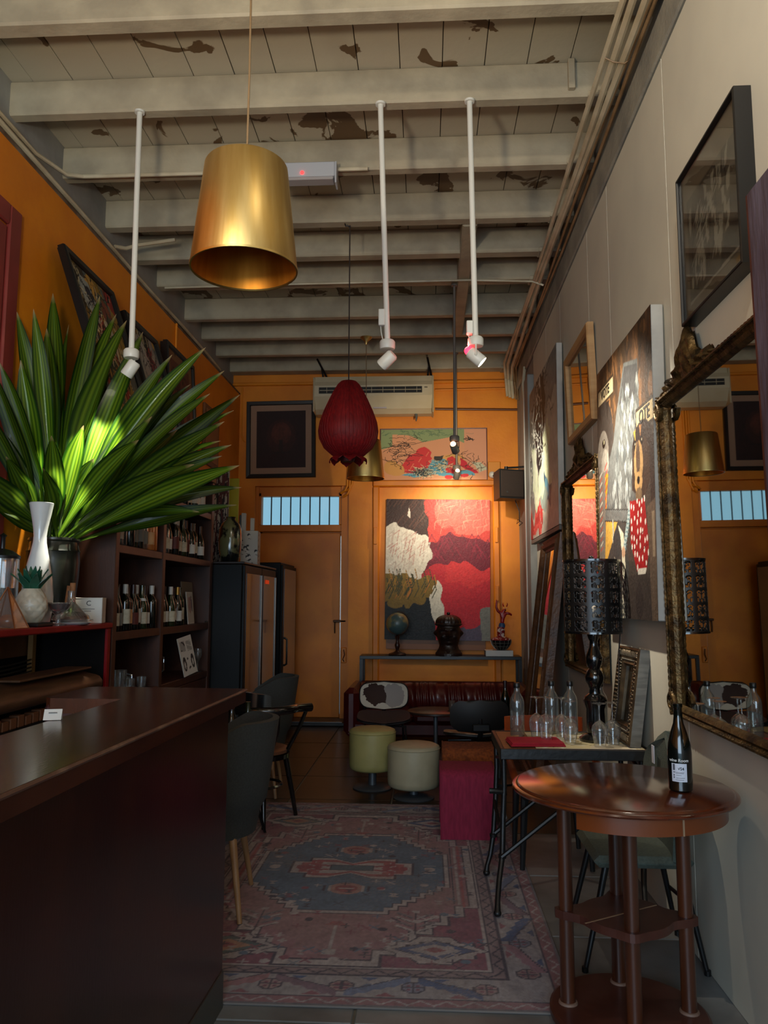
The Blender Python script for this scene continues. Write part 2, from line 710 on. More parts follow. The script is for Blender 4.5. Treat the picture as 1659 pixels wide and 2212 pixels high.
wr = struct('wall_right', MB().box(1.2, 1.42, -3, 10.2, 0, 4.9), m_grey, smooth=False)
ys = [-3.0, -0.55, 0.9, 2.4, 3.63, 4.82, 5.44, 6.6, 7.4, 8.3]
for a, b in zip(ys[:-1], ys[1:]):
    MB().box(1.18, 1.2, a + 0.003, b - 0.003, 0, 4.25, bev=0.0015).build('panel', m_white, wr, smooth=False)
t3 = sempty('trim_3')
MB().box(1.12, 1.2, 8.36, 8.66, 0, 4.05, bev=0.01).build('pilaster', m_grey, t3, smooth=False)
MB().box(1.165, 1.2, -3, 9.9, 4.262, 4.47, bev=0.01).build('timber_plate', M('grey_timber_plate', (150, 146, 132), 0.65, c2=(122, 120, 112), scale=4, bump=0.3), t3, smooth=False)

wb = sempty('wall_back')


def wbox(x0, x1, z0, z1, y0=10.0, m=m_orange, nm='masonry'):
    return MB().box(x0, x1, y0, 10.3, z0, z1).build(nm, m, wb, smooth=False)


wbox(-2.7, -2.27, 0, 4.9)
wbox(-1.02, -0.62, 0, 4.9)
wbox(-2.27, -1.02, 3.06, 4.9)
wbox(-0.62, 0.86, 3.04, 4.9)
wbox(0.86, 1.4, 0, 4.9)
wbox(-0.62, 0.86, 0, 3.04, 10.06, nm='recess_panel')
MB().box(-2.6, 1.2, 9.955, 10.0, 4.42, 4.46, bev=0.01).build('moulding', m_orange, wb, smooth=False)
# moulded casing of the walled-up doorway that carries the large canvas
for x0, x1, z0, z1 in ((-0.70, -0.62, 0, 3.04), (0.86, 0.94, 0, 3.04), (-0.70, 0.94, 3.04, 3.12)):
    MB().box(x0, x1, 9.955, 10.0, z0, z1, bev=0.012).build('casing', m_orange2, wb, smooth=False)
for z in (2.3, 1.55):
    MB().box(0.88, 0.92, 9.94, 9.955, z, z + 0.2, bev=0.005).build('hinge', m_orange2, wb, smooth=False)
MB().box(-0.69, -0.64, 9.94, 9.955, 2.28, 2.5, bev=0.005).build('hinge', m_orange2, wb, smooth=False)

# back door with the barred light above it
d1 = sempty('door_1')
MB().box(-2.25, -1.14, 10.12, 10.17, 0.05, 2.44, bev=0.006).build('door_leaf', m_orange2, d1, smooth=False)
MB().box(-2.27, -2.23, 10.06, 10.16, 0.0, 3.06).build('jamb', m_orange2, d1, smooth=False)
MB().box(-1.12, -1.02, 10.05, 10.16, 0.0, 3.06).build('jamb', m_orange2, d1, smooth=False)
MB().box(-2.25, -1.1, 10.09, 10.17, 2.46, 2.55, bev=0.006).build('transom_rail', m_orange2, d1, smooth=False)
MB().box(-2.27, -1.02, 10.172, 10.2, 2.40, 2.50).build('light_block_board', m_orange2, d1, smooth=False)  # unseen boards added to block light leaking round the door leaf
MB().box(-2.27, -1.02, 10.172, 10.2, 0.0, 0.12).build('light_block_board', m_orange2, d1, smooth=False)
MB().box(-2.27, -2.2, 10.172, 10.2, 0.0, 3.0).build('light_block_board', m_orange2, d1, smooth=False)
MB().box(-1.135, -1.125, 10.09, 10.12, 0.1, 2.4).build('weather_strip', m_steel, d1, smooth=False)
lk = MB().box(-1.22, -1.05, 10.05, 10.115, 1.27, 1.30, bev=0.006).build('bolt', M('rusty_bolt', (70, 44, 24), 0.5, 0.6), d1, smooth=False)
MB().tube([(-1.20, 10.085, 1.27), (-1.20, 10.07, 1.2), (-1.20, 10.085, 1.13)], 0.008).build('pull', MATS['rusty_bolt'], lk)
MB().box(-1.11, -1.04, 10.03, 10.06, 0.75, 0.95, bev=0.008).build('lock_plate', m_orange2, d1, smooth=False)
MB().tube([(-1.075, 10.02, 0.92), (-1.06, 9.99, 0.86), (-1.085, 10.01, 0.80), (-1.07, 10.02, 0.77)], 0.006).build('chain', MATS['rusty_bolt'], d1)
MB().box(-2.3, -1.0, 9.72, 10.1, 0.0, 0.05, bev=0.01).build('threshold', M('dark_threshold', (34, 32, 30), 0.4, c2=(50, 46, 42), scale=9), d1, smooth=False)
MB().box(-2.3, -1.05, 9.70, 9.74, 0.045, 0.06, bev=0.005).build('nosing', m_steel, d1, smooth=False)
w1 = sempty('window_1')
for x0, x1, z0, z1 in ((-2.25, -2.2, 2.55, 2.98), (-1.16, -1.11, 2.55, 2.98), (-2.25, -1.11, 2.93, 3.06)):
    MB().box(x0, x1, 10.08, 10.18, z0, z1, bev=0.005).build('window_frame', m_orange2, w1, smooth=False)
for k in range(7):
    x = -2.2 + (k + 1) * 1.04 / 8
    MB().tube([(x, 10.11, 2.55), (x, 10.11, 2.93)], 0.009, 8).build('bar', M('dark_window_bar', (56, 74, 84), 0.5), w1)
MB().box(-2.2, -1.16, 10.16, 10.166, 2.55, 2.93).build('pane', M_glass('window_pane', (235, 245, 250), 0.03, 0.03, 0.4), w1, smooth=False)
# roofs beyond the transom
nb = tag(MB().add([(-4, 16, 5.2), (2.2, 16, 3.2), (2.2, 16.6, 3.2), (-4, 16.6, 5.2), (-4, 16, 5.6), (2.2, 16, 3.7), (2.2, 16.6, 3.7), (-4, 16.6, 5.6)],
        [(0, 1, 5, 4), (1, 2, 6, 5), (2, 3, 7, 6), (3, 0, 4, 7), (4, 5, 6, 7), (3, 2, 1, 0)]).build('roof_edge', M('pale_blue_roof', (150, 178, 190), 0.7), None, smooth=False),
         'pale sloping roof edge seen through the barred window above the back door', 'roof')

# red door leaf and casing in the left wall
d2 = sempty('door_2')
m_red = M('dull_red_gloss', (140, 54, 48), 0.4, c2=(120, 44, 40), scale=3)
MB().box(-2.5, -2.465, 4.22, 4.35, 0, 3.9, bev=0.01).build('casing', m_red, d2, smooth=False)
MB().box(-2.5, -2.465, 3.02, 4.22, 3.77, 3.9, bev=0.01).build('casing', m_red, d2, smooth=False)
MB().box(-2.5, -2.475, 3.04, 4.205, 0, 3.755, bev=0.006).build('door_leaf', m_red, d2, smooth=False)
MB().box(-2.476, -2.468, 3.2, 4.05, 2.1, 3.6, bev=0.004).build('door_panel', M('faded_brown_panel', (120, 84, 62), 0.5), d2, smooth=False)

# ceiling: boards laid front to back over cross beams
ceil = struct('ceiling', MB().box(-2.75, 1.42, -3, 10.3, 4.83, 4.95), M('ceiling_gap', (40, 32, 22), 0.8), smooth=False)
for k in range(16):
    x0 = -2.72 + k * 0.257
    MB().box(x0 + 0.0025, x0 + 0.2545, -3, 10.0, 4.79 + rnd.uniform(0, 0.006), 4.83, bev=0.002).build('board', m_board, ceil, smooth=False)
beams = [(-0.9, -0.8), (-0.15, -0.05), (0.6, 0.7), (1.35, 1.45), (2.1, 2.2), (2.86, 2.97), (3.61, 3.72), (4.36, 4.45), (5.07, 5.16), (5.81, 5.92),
         (6.42, 6.54), (7.01, 7.14), (7.87, 7.97), (8.5, 8.6), (9.12, 9.22), (9.8, 9.99)]
for k, (a, b) in enumerate(beams):
    MB().box(-2.66, 1.17, a, b, 4.565 + rnd.uniform(-0.006, 0.006), 4.795, bev=0.012).build('beam', m_timber, ceil, smooth=False)
    MB().box(0.98, 1.17, a - 0.006, b + 0.006, 4.56, 4.60, bev=0.006).build('beam_shoe', m_timber, ceil, smooth=False)
MB().box(0.30, 0.42, 5.92, 8.5, 4.555, 4.79, bev=0.012).build('trimmer_beam', m_timber, ceil, smooth=False)
MB().box(0.86, 0.9, 4.325, 4.36, 4.60, 4.79, bev=0.004).build('wooden_block', m_timber, ceil, smooth=False)
# conduits and cables
for k, (x, z, r, m) in enumerate(((1.00, 4.53, 0.017, m_pipe), (1.035, 4.515, 0.02, m_pipe), (1.075, 4.50, 0.021, m_pipe), (1.113, 4.485, 0.012, m_pipeb), (1.14, 4.475, 0.012, m_pipeb))):
    pts = []
    for q in range(15):
        y = -2 + q * 0.82
        pts.append((x + 0.014 * math.sin(y * 1.1 + k * 2), y, z + 0.012 * math.sin(y * 0.9 + k)))
    pts += [(x + 0.03, 9.75, z - 0.12), (x + 0.05, 9.78, z - 0.35)]
    MB().tube(pts, r, 8).build('conduit', m, t3)
MB().tube([(1.165, 8.9, 4.3), (1.15, 8.95, 4.1), (1.17, 9.0, 3.9), (1.17, 9.0, 3.0)], 0.02, 8).build('conduit', m_pipe, t3)
MB().box(1.13, 1.19, 8.8, 8.86, 0.0, 3.9, bev=0.004).build('white_trunking', M('white_trunking', (205, 208, 205), 0.4), t3, smooth=False)
MB().tube([(0.985, 3.95, 4.50), (1.03, 3.955, 4.478), (1.09, 3.955, 4.468), (1.12, 3.95, 4.49)], 0.004, 6).build('wire_tie', m_pipeb, t3)
for k, (x, z, r, m) in enumerate(((-2.52, 4.37, 0.018, m_pipe), (-2.56, 4.40, 0.012, m_pipeb), (-2.585, 4.43, 0.014, m_pipe))):
    MB().tube([(x + 0.006 * math.sin(q * 1.7 + k), -2 + q * 0.79, z + 0.006 * math.sin(q * 2.1 + k)) for q in range(15)], r, 8).build('conduit', m, wl)
MB().tube([(-2.56, 3.6, 4.46), (-2.55, 4.6, 4.46), (-2.50, 4.93, 4.50), (-2.42, 5.02, 4.535), (-2.3, 5.03, 4.54), (-0.4, 5.04, 4.545)], 0.014, 8).build('conduit', m_pipe, wl)
MB().tube([(-2.55, 5.9, 4.44), (-2.5, 6.0, 4.47), (-2.42, 6.05, 4.52), (-2.1, 6.05, 4.56)], 0.016, 8).build('conduit', m_pipe, wl)
MB().tube([(-2.5, 6.96, 4.53), (-1.2, 6.97, 4.545), (0.4, 6.96, 4.545), (1.0, 6.96, 4.52), (1.1, 6.96, 4.48)], 0.010, 8).build('conduit', m_pipe, ceil)
MB().tube([(-2.49, 7.3, 4.3), (-2.485, 7.3, 3.6), (-2.485, 7.3, 3.3)], 0.012, 8).build('conduit', m_orange, wl)
# pipes painted with the back wall
for k, (x, z) in enumerate(((-1.03, 3.35), (-1.0, 3.3), (-0.965, 3.38))):
    MB().tube([(x, 9.98, 4.0), (x, 9.98, z), (x - 0.01, 9.98, z - 0.3), (x - 0.04, 9.98, z - 0.36), (x - 0.1, 10.02, z - 0.39)], 0.014, 8).build('pipe', m_orange, wb)
MB().tube([(-2.47, 9.98, 4.4), (-2.47, 9.98, 3.75), (-2.44, 9.98, 3.68), (-2.42, 9.98, 3.66), (-2.39, 9.985, 3.66)], 0.010, 8).build('pipe', m_orange, wb)
MB().tube([(0.12, 9.97, 4.07), (1.2, 9.97, 4.05)], 0.016, 8).build('pipe', M('brown_pipe', (96, 50, 16), 0.5), wb)
MB().tube([(0.12, 9.97, 4.33), (1.15, 9.97, 4.34)], 0.012, 8).build('pipe', m_orange, wb)
# shopfront wall behind the camera with its big glazed opening
wf = sempty('wall_front')
for b in ((-2.7, 1.4, 3.4, 4.95), (-2.7, -2.3, 0, 3.4), (1.0, 1.4, 0, 3.4)):
    MB().box(b[0], b[1], -3.1, -2.9, b[2], b[3]).build('masonry', m_white, wf, smooth=False)
# ------------------------------------------------------------------ hanging things
m_brass = M('brushed_brass', (206, 178, 118), 0.43, 1.0, c2=(182, 150, 86), scale=1.2, stretch=(14, 14, 0.4), bump=0.05, bscale=3)
m_brassin = M('brass_inside', (206, 136, 48), 0.45, 0.85, c2=(176, 108, 30), scale=1.2, stretch=(14, 14, .4))
m_wplast = M('white_plastic', (212, 210, 200), 0.4)
m_cord = M('dark_cord', (40, 30, 26), 0.6)


def brass_pendant(loc, ztop, label, canopy):
    x, y, z = loc
    t = thing('pendant_lamp', label, 'pendant lamp', loc, group='brass drum pendants')
    MB().lathe([(0.212, 0.0), (0.214, 0.004), (0.168, 0.43), (0.164, 0.437), (0.03, 0.437), (0.03, 0.433), (0.162, 0.433), (0.166, 0.426), (0.210, 0.004)][:6], seg=48).build('shade', m_brass, t)
    MB().lathe([(0.2105, 0.002), (0.1635, 0.432), (0.02, 0.434)], seg=48).build('shade_lining', m_brassin, t)
    MB().lathe([(0.209, -0.003), (0.215, -0.003), (0.216, 0.005), (0.21, 0.005), (0.209, -0.003)], seg=48).build('rim', M('pale_brass', (206, 176, 110), 0.35, 1.0), t)
    MB().lathe([(0, 0.432), (0.025, 0.43), (0.025, 0.33), (0.018, 0.325), (0, 0.325)], seg=12).build('lamp_holder', m_black, t)
    MB().tube([(0, 0, 0.43), (0.003, 0, (ztop - z) * .5), (0, 0, ztop - z)], 0.0045, 8).build('cord', M('tan_cord', (120, 96, 66), 0.6), t)
    if canopy:
        MB().lathe([(0, ztop - z - 0.09), (0.012, ztop - z - 0.085), (0.02, ztop - z - 0.05), (0.062, ztop - z - 0.012), (0.07, ztop - z), (0, ztop - z)], seg=20).build('canopy', m_brass, t)
    return t


brass_pendant((-0.73, 2.93, 2.875), 4.565, 'big brass drum pendant hanging nearest, in front of the ceiling beams', False)
brass_pendant((-0.685, 8.55, 2.92), 4.565, 'smaller-looking brass drum pendant hanging far back, behind the red lantern', True)

# red thread lantern
lz = 2.60
t = thing('silk_lantern', 'dark red pear shaped silk thread lantern hanging on a black cord', 'lantern', (-0.605, 5.85, lz))
m_silk = M('red_silk_thread', (122, 14, 18), 0.55, c2=(92, 8, 14), scale=2.0, stretch=(30, 30, 0.5), bump=0.4, bscale=6, spec=0.3)
prof = [(0.05, 0.055), (0.085, 0.055), (0.13, 0.075), (0.19, 0.13), (0.225, 0.20), (0.233, 0.26), (0.222, 0.33), (0.19, 0.42), (0.15, 0.51), (0.115, 0.58), (0.085, 0.63), (0.06, 0.655), (0.0, 0.66)]
MB().lathe(prof, seg=96, flute=0).build('lantern_body', m_silk, t, angle=70)
mb = MB()
for k in range(48):
    a = 2 * PI * k / 48
    mb.tube([(r * 1.004 * math.cos(a), r * 1.004 * math.sin(a), z) for r, z in prof[1:-1]], 0.0016, 4, caps=False)
o = mb.build('thread_ribs', m_silk, t)
o['kind'] = 'stuff'
for k in range(8):
    a = 2 * PI * k / 8 + 0.2
    P = []
    for i in range(6):
        s = i / 5
        r = 0.06 + 0.085 * math.sin(s * 1.9)
        z = 0.065 - 0.075 * s + 0.012 * s * s
        row = []
        for j in range(5):
            q = (j - 2) / 2
            wv = 0.05 * math.sin(PI * (0.15 + 0.8 * s)) * q
            row.append((r * math.cos(a) - wv * math.sin(a), r * math.sin(a) + wv * math.cos(a), z + 0.012 * q * q))
        P.append(row)
    MB().shell(P, 0.003).build('petal', m_silk, t)
MB().lathe([(0, 0.02), (0.045, 0.02), (0.06, 0.055), (0, 0.06)], seg=20).build('collar', M('dark_red_collar', (60, 8, 10), 0.6), t)
MB().tube([(0, 0, 0.655), (0, 0, 1.3), (0, 0, 1.945)], 0.005, 8).build('cord', m_cord, t)
MB().tube([(0, 0, 1.93), (-0.02, 0, 1.945), (-0.035, 0, 1.94), (-0.04, 0, 1.965)], 0.006, 6).build('hook', m_black, t)


# rods with swivel spots
def spot_rod(name, label, x, y, zb, head_dir, lit, glow=None, rodmat=None, rodr=0.017, ztop=4.56, box=None, drift=0.02, hs=1.0):
    t = thing(name, label, 'spotlight', (x, y, zb), group=None)
    rm = rodmat or m_wplast
    H = ztop - zb
    MB().tube([(-drift, 0, H), (-drift * .5, 0, H * .5), (0, 0, 0.03)], rodr, 12).build('rod', rm, t)
    MB().lathe([(0, H - 0.012), (0.03, H - 0.012), (0.032, H), (0, H)], cx=-drift, seg=14).build('ceiling_plate', rm, t)
    MB().lathe([(0, -0.022), (0.042, -0.022), (0.046, -0.012), (0.046, 0.022), (0.038, 0.032), (0, 0.032)], seg=20).build('cap', rm, t)
    d = Vector(head_dir).normalized()
    c = Vector((0, 0, -0.085))
    side = d.cross(Vector((0, 0, 1))).normalized()
    R = d.to_track_quat('Z', 'Y').to_matrix().to_4x4()
    R.translation = c
    hd = MB().lathe([(0, -0.05), (0.028, -0.05), (0.036, -0.04), (0.038, 0.045), (0.035, 0.05), (0.033, 0.03), (0.012, 0.0), (0, 0.0)], seg=24, mtx=R).build('spot_head', rm, t)
    MB().tube([tuple(side * 0.041 + Vector((0, 0, -0.02))), tuple(side * 0.043 + c), tuple(side * 0.03 + c - d * 0.01)], 0.006, 6).build('yoke', rm, t)
    if lit:
        MB().lathe([(0, 0.034), (0.031, 0.036), (0.031, 0.040), (0, 0.043)], seg=20, mtx=R).build('bulb', M_emit(lit, {'spot_lens': (255, 236, 200), 'spot_lens_cool': (255, 244, 224)}[lit], 14.0), t)
    else:
        MB().lathe([(0, 0.02), (0.032, 0.026), (0.032, 0.030), (0, 0.03)], seg=20, mtx=R).build('bulb', M('unlit_lens', (150, 148, 140), 0.2), t)
    if glow:
        MB().sphere(0, 0, 0, 0.026, seg=14, rings=8, mtx=Matrix.Translation(c - d * 0.055)).build('lamp_back', M_emit(glow[0], glow[1], glow[2]), t)
    if box:
        bz0, bz1 = box
        MB().box(-0.052, -0.014, -0.02, 0.02, bz0, bz1, bev=0.004).build('driver_box', rm, t, smooth=False)
        MB().tube([(-0.04, 0, bz0), (-0.036, 0, bz0 - 0.04), (-0.02, 0, 0.0)], 0.003, 6).build('lead', rm, t)
    return t


spot_rod('spotlight_rod', 'white spotlight on a long ceiling rod, lit among the palm-like leaves', -1.755, 4.36, 3.005, (-0.55, 0.05, -0.8), 'spot_lens_cool', drift=0.01)
spot_rod('spotlight_rod', 'unlit white spotlight on the middle long ceiling rod, with a driver box', -0.225, 4.36, 3.035, (-0.75, 0.35, -0.62), None, box=(0.12, 0.22), drift=0.045)
spot_rod('spotlight_rod', 'white spotlight glowing red at its back, on the right-hand long ceiling rod', 0.29, 4.36, 3.045, (0.72, -0.02, -0.66), 'spot_lens_cool', glow=('red_lamp_glow', (255, 30, 50), 9.0), box=(0.05, 0.13), drift=0.02)
m_grod = M('grey_rod', (112, 104, 96), 0.5)
spot_rod('spotlight_rod', 'grey spotlight rod with a lit twin head, in front of the pink and green poster', 0.265, 7.1, 3.055, (0.25, 0.75, -0.5), 'spot_lens', rodmat=m_grod, rodr=0.012, ztop=4.56, drift=-0.01, glow=('warm_lamp_glow', (255, 190, 140), 6.0))
spot_rod('spotlight_rod', 'grey spotlight rod furthest back, its bulb just above the large abstract painting', 0.365, 9.16, 3.14, (-0.15, 0.6, -0.8), 'spot_lens', rodmat=m_grod, rodr=0.012, ztop=4.56, drift=0.0, glow=('warm_lamp_glow', (255, 190, 140), 6.0))
# the light those heads throw
lamp('SPOT', 'plant_spot_beam', (-1.785, 4.36, 2.875), (-2.06, 4.40, 2.30), 300, (1.0, 0.95, 0.80), 0.02, 46, 0.5)
lamp('SPOT', 'canvas_spot_beam', (0.335, 4.355, 2.925), (1.12, 4.36, 2.30), 190, (1.0, 0.90, 0.74), 0.02, 98, 0.95)
lamp('SPOT', 'canvas_spot_core', (0.336, 4.356, 2.924), (1.1, 4.42, 2.36), 110, (1.0, 0.93, 0.80), 0.02, 44, 1.0)
lamp('POINT', 'red_lamp_spill', (0.235, 4.37, 3.03), (0, 0, 0), 3.0, (1.0, 0.12, 0.10), 0.03)
lamp('SPOT', 'far_wall_beam', (0.30, 7.17, 2.93), (1.0, 7.6, 2.75), 95, (1.0, 0.88, 0.68), 0.02, 95, 0.9)
lamp('SPOT', 'poster_beam', (0.29, 7.18, 2.94), (0.35, 10.0, 3.2), 190, (1.0, 0.84, 0.60), 0.02, 70, 0.9)
lamp('SPOT', 'abstract_beam', (0.355, 9.23, 3.04), (0.32, 9.9, 2.55), 70, (1.0, 0.86, 0.62), 0.02, 110, 0.9)

# emergency light box
t = thing('emergency_light', 'grey emergency light box with a small red indicator under the ceiling beam', 'light', (-0.82, 5.0, 4.40))
MB().box(-0.26, 0.20, -0.05, 0.05, 0.05, 0.155, bev=0.006).build('housing', M('grey_white_plastic', (176, 178, 182), 0.45), t, smooth=False)
MB().box(-0.25, 0.19, -0.045, 0.045, 0.03, 0.052, bev=0.006).build('diffuser', M('frosted_diffuser', (158, 152, 150), 0.5), t, smooth=False)
MB().box(0.2, 0.212, -0.05, 0.05, 0.0, 0.155, bev=0.003).build('end_bracket', MATS['grey_white_plastic'], t, smooth=False)
MB().sphere(-0.025, -0.052, 0.075, 0.013, seg=10, rings=6).build('indicator', M_emit('red_indicator', (255, 40, 40), 5.0), t)

# air conditioner
t = thing('air_conditioner', 'long cream air conditioner hung below the ceiling on the orange back wall', 'air conditioner', (-0.68, 9.7, 3.97))
m_cream = M('aged_cream_plastic', (198, 186, 158), 0.42, c2=(184, 168, 134), scale=2)
sec = [(0.26, 0.47), (-0.02, 0.47), (-0.04, 0.40), (-0.075, 0.34), (-0.07, 0.20), (0.02, 0.05), (0.10, 0.0), (0.26, 0.0)]
mb = MB()
n = len(sec)
vs = [(-0.76, y, z) for y, z in sec] + [(0.76, y, z) for y, z in sec]
fs = [tuple(range(n)), tuple(range(2 * n - 1, n - 1, -1))] + [(i, n + i, n + (i + 1) % n, (i + 1) % n) for i in range(n)]
mb.add(vs, fs)
body = mb.build('body', m_cream, t, smooth=False)
MB().box(-0.70, 0.63, -0.082, -0.07, 0.235, 0.315).build('air_outlet', M('vent_black', (12, 10, 8), 0.6), t, smooth=False)
lou = MB().box(-0.69, 0.62, -0.09, -0.08, 0.27, 0.276).build('louvre', m_cream, t, smooth=False)
for k in range(9):
    x = -0.6 + k * 0.145
    MB().box(x, x + 0.004, -0.088, -0.08, 0.24, 0.31).build('vane', m_cream, t, smooth=False)
MB().box(-0.78, -0.758, -0.07, 0.26, 0.0, 0.46, bev=0.01).build('side_cap', m_cream, t, smooth=False)
MB().box(0.758, 0.78, -0.06, 0.26, -0.02, 0.47, bev=0.01).build('side_cap', m_cream, t, smooth=False)
MB().box(0.0, 0.17, 0.0, 0.03, 0.05, 0.07).build('display_panel', M('pale_grey_label', (180, 172, 176), 0.4), t, smooth=False)
MB().box(0.66, 0.70, -0.084, -0.074, 0.295, 0.31).build('badge', M('grey_badge', (120, 110, 90), 0.4), t, smooth=False)
MB().tube([(0.55, 0.12, 0.0), (0.555, 0.11, -0.05), (0.55, 0.10, -0.10)], [0.02, 0.017, 0.006], 10).build('drain_elbow', M('grey_rubber', (90, 88, 84), 0.6), t)
for x in (-0.66, 0.7):
    MB().tube([(x, 0.05, 0.46), (x - 0.02 * (1 if x < 0 else -1), 0.02, 0.6)], 0.012, 8).build('hanger_rod', m_black, t)
    MB().box(x - 0.03, x + 0.03, 0.0, 0.04, 0.44, 0.47).build('hanger_clip', m_black, t, smooth=False)
    MB().tube([(x + 0.05, 0.0, 0.47), (x - 0.08 * (1 if x < 0 else 0), 0.0, 0.72)], 0.014, 6).build('hanger_strap', m_black, t)

# loudspeaker on its bracket
t = thing('loudspeaker', 'black loudspeaker on a bracket at the far end of the right wall', 'speaker', (0.95, 9.02, 2.9), 0.35)
P = [(-0.17, -0.15), (0.15, -0.15), (0.16, 0.08), (-0.10, 0.16)]
MB().prism(P, -0.17, 0.17).build('cabinet', M('black_cabinet', (18, 18, 19), 0.5), t, smooth=False)
MB().box(-0.155, 0.135, -0.165, -0.15, -0.155, 0.155, bev=0.008).build('grille', M('brown_grille', (40, 28, 22), 0.8, bump=0.5, bscale=300), t, smooth=False)
MB().lathe([(0, 0), (0.012, 0), (0.012, 0.004), (0, 0.004)], seg=12, mtx=basis((-0.08, -0.166, -0.1), (1, 0, 0), (0, 0, 1))).build('badge', m_steel, t)
MB().tube([(0, 0.02, 0.17), (0, 0.02, 0.23)], 0.022, 10).build('bracket_post', m_black, t)
MB().tube([(0, 0.02, 0.215), (0.12, -0.02, 0.22), (0.215, -0.08, 0.225)], 0.012, 8).build('bracket_arm', m_black, t)
MB().tube([(0.12, 0.05, -0.15), (0.15, 0.0, -0.3), (0.14, -0.02, -0.42), (0.11, -0.01, -0.45), (0.12, -0.02, -0.40), (0.17, -0.04, -0.44), (0.14, -0.01, -0.47)], 0.006, 6).build('cable', m_black, t)

# small camera beside the speaker
t = thing('security_camera', 'small white security camera beside the black speaker on the back wall', 'camera', (0.825, 9.93, 3.16))
MB().box(-0.02, 0.14, 0.03, 0.07, 0.0, 0.2, bev=0.006).build('junction_box', M('yellow_box', (206, 130, 20), 0.5), t, smooth=False)
MB().sphere(0.03, 0.0, 0.02, 0.045, seg=16, rings=10).build('dome', m_wplast, t)
MB().lathe([(0, 0), (0.018, 0), (0.016, 0.012), (0, 0.012)], seg=14, mtx=basis((0.05, -0.04, 0.0), (1, 0, 0), (0, 0, 1))).build('lens', m_black, t)
# ------------------------------------------------------------------ pictures and mirrors
m_canvas = M_paint('oil_paint', 0.48, 0.22)
nodes_of(m_canvas)[3].inputs['Specular IOR Level'].default_value = 0.3
m_print = M_paint('printed_paper', 0.7, 0.0)
m_pglass = M_glass('picture_glass', (250, 250, 250), 0.05, 0.02, 0.6)
m_blackfr = M('black_frame_wood', (14, 13, 13), 0.35)
m_mirror = M('mirror_silver', (222, 222, 216), 0.015, 1.0)
m_gilt = M('antique_gilt', (112, 88, 50), 0.42, 0.7, c2=(50, 38, 22), scale=16, bump=0.5, bscale=60)
m_edge = M('raw_canvas_edge', (176, 174, 166), 0.7, c2=(160, 158, 152), scale=8)

RX, LX, BY = (0, -1, 0), (0, 1, 0), (1, 0, 0)
UP = (0, 0, 1)


def rmat(yfar, z, x):            # sheet on the right wall, seen from the room
    return basis((x, yfar, z), RX, UP)


# --- black and white print, top right
t = thing('framed_print', 'black framed black and white abstract print, highest picture on the right wall', 'picture', (1.18, 3.31, 2.74))
w, h = 0.65, 0.67
mx = basis((0, 0, 0), RX, UP)
frame_parts(t, w, h, 0.014, 0.065, m_blackfr, mx, prof=[(0, 0), (0, 0.062), (0.003, 0.065), (0.011, 0.065), (0.014, 0.058), (0.014, 0)])
p = Pic(w - .02, h - .02, 0.005, (108, 98, 80))
p.rect(0.10, 0.94, 0.10, 0.80, (74, 68, 56))
r = random.Random(3)
for k in range(46):
    u, v = 0.13 + r.random() * .72, 0.14 + r.random() * .54
    p.poly([(u, v), (u + .02 + r.random() * .03, v + .02), (u + .02 + r.random() * .05, v + .06 + r.random() * .09), (u - .01, v + .05 + r.random() * .08)], (150, 146, 128), .9)
for k in range(30):
    u, v = 0.12 + r.random() * .72, 0.14 + r.random() * .55
    p.line([(u, v), (u + .01, v + .07 + r.random() * .08)], .012, (34, 31, 26), .9)
for k in range(16):
    u, v = 0.15 + r.random() * .5, 0.2 + r.random() * .4
    p.line([(u, v), (u + .08 + r.random() * .12, v + .05 + r.random() * .08)], .007, (160, 156, 138), .8)
p.poly([(.62, .13), (.92, .13), (.92, .32), (.74, .3)], (46, 44, 40))
p.line([(.1, .1), (.9, .12)], .012, (150, 146, 130))
p.rect(.86, .97, .045, .075, (128, 96, 34))
p.build('artwork', m_print, t, mx @ Matrix.Translation((.01, .01, .045)))
MB().box(.01, w - .01, .01, h - .01, .05, .052, mtx=mx).build('glazing', m_pglass, t, smooth=False)

# --- large canvas with the VOTE placards
t = thing('large_canvas', 'tall canvas painting with VOTE placards and animal heads on the right wall', 'painting', (1.18, 4.96, 1.457))
w, h = 1.22, 1.56
lean = basis((-0.085, 0, 0), RX, (0.02, 0, 1.56))
MB().box(0, w, 0, h, -0.06, 0, bev=0.004, mtx=lean).build('stretcher', m_edge, t, smooth=False)
p = Pic(w, h, 0.006, (66, 50, 36))
p.warp(.012, 3, 4)
r = random.Random(21)
for k in range(120):
    u, v = r.random(), .70 + r.random() * .32
    p.ell(u, v, .015 + r.random() * .03, .03 + r.random() * .05, r.choice([(112, 78, 48), (90, 62, 38), (58, 44, 30), (136, 96, 60), (48, 38, 30), (74, 54, 38)]), .6)
p.rect(0, 1, -.1, .70, (62, 54, 48))
p.warp(0, 1, 1)
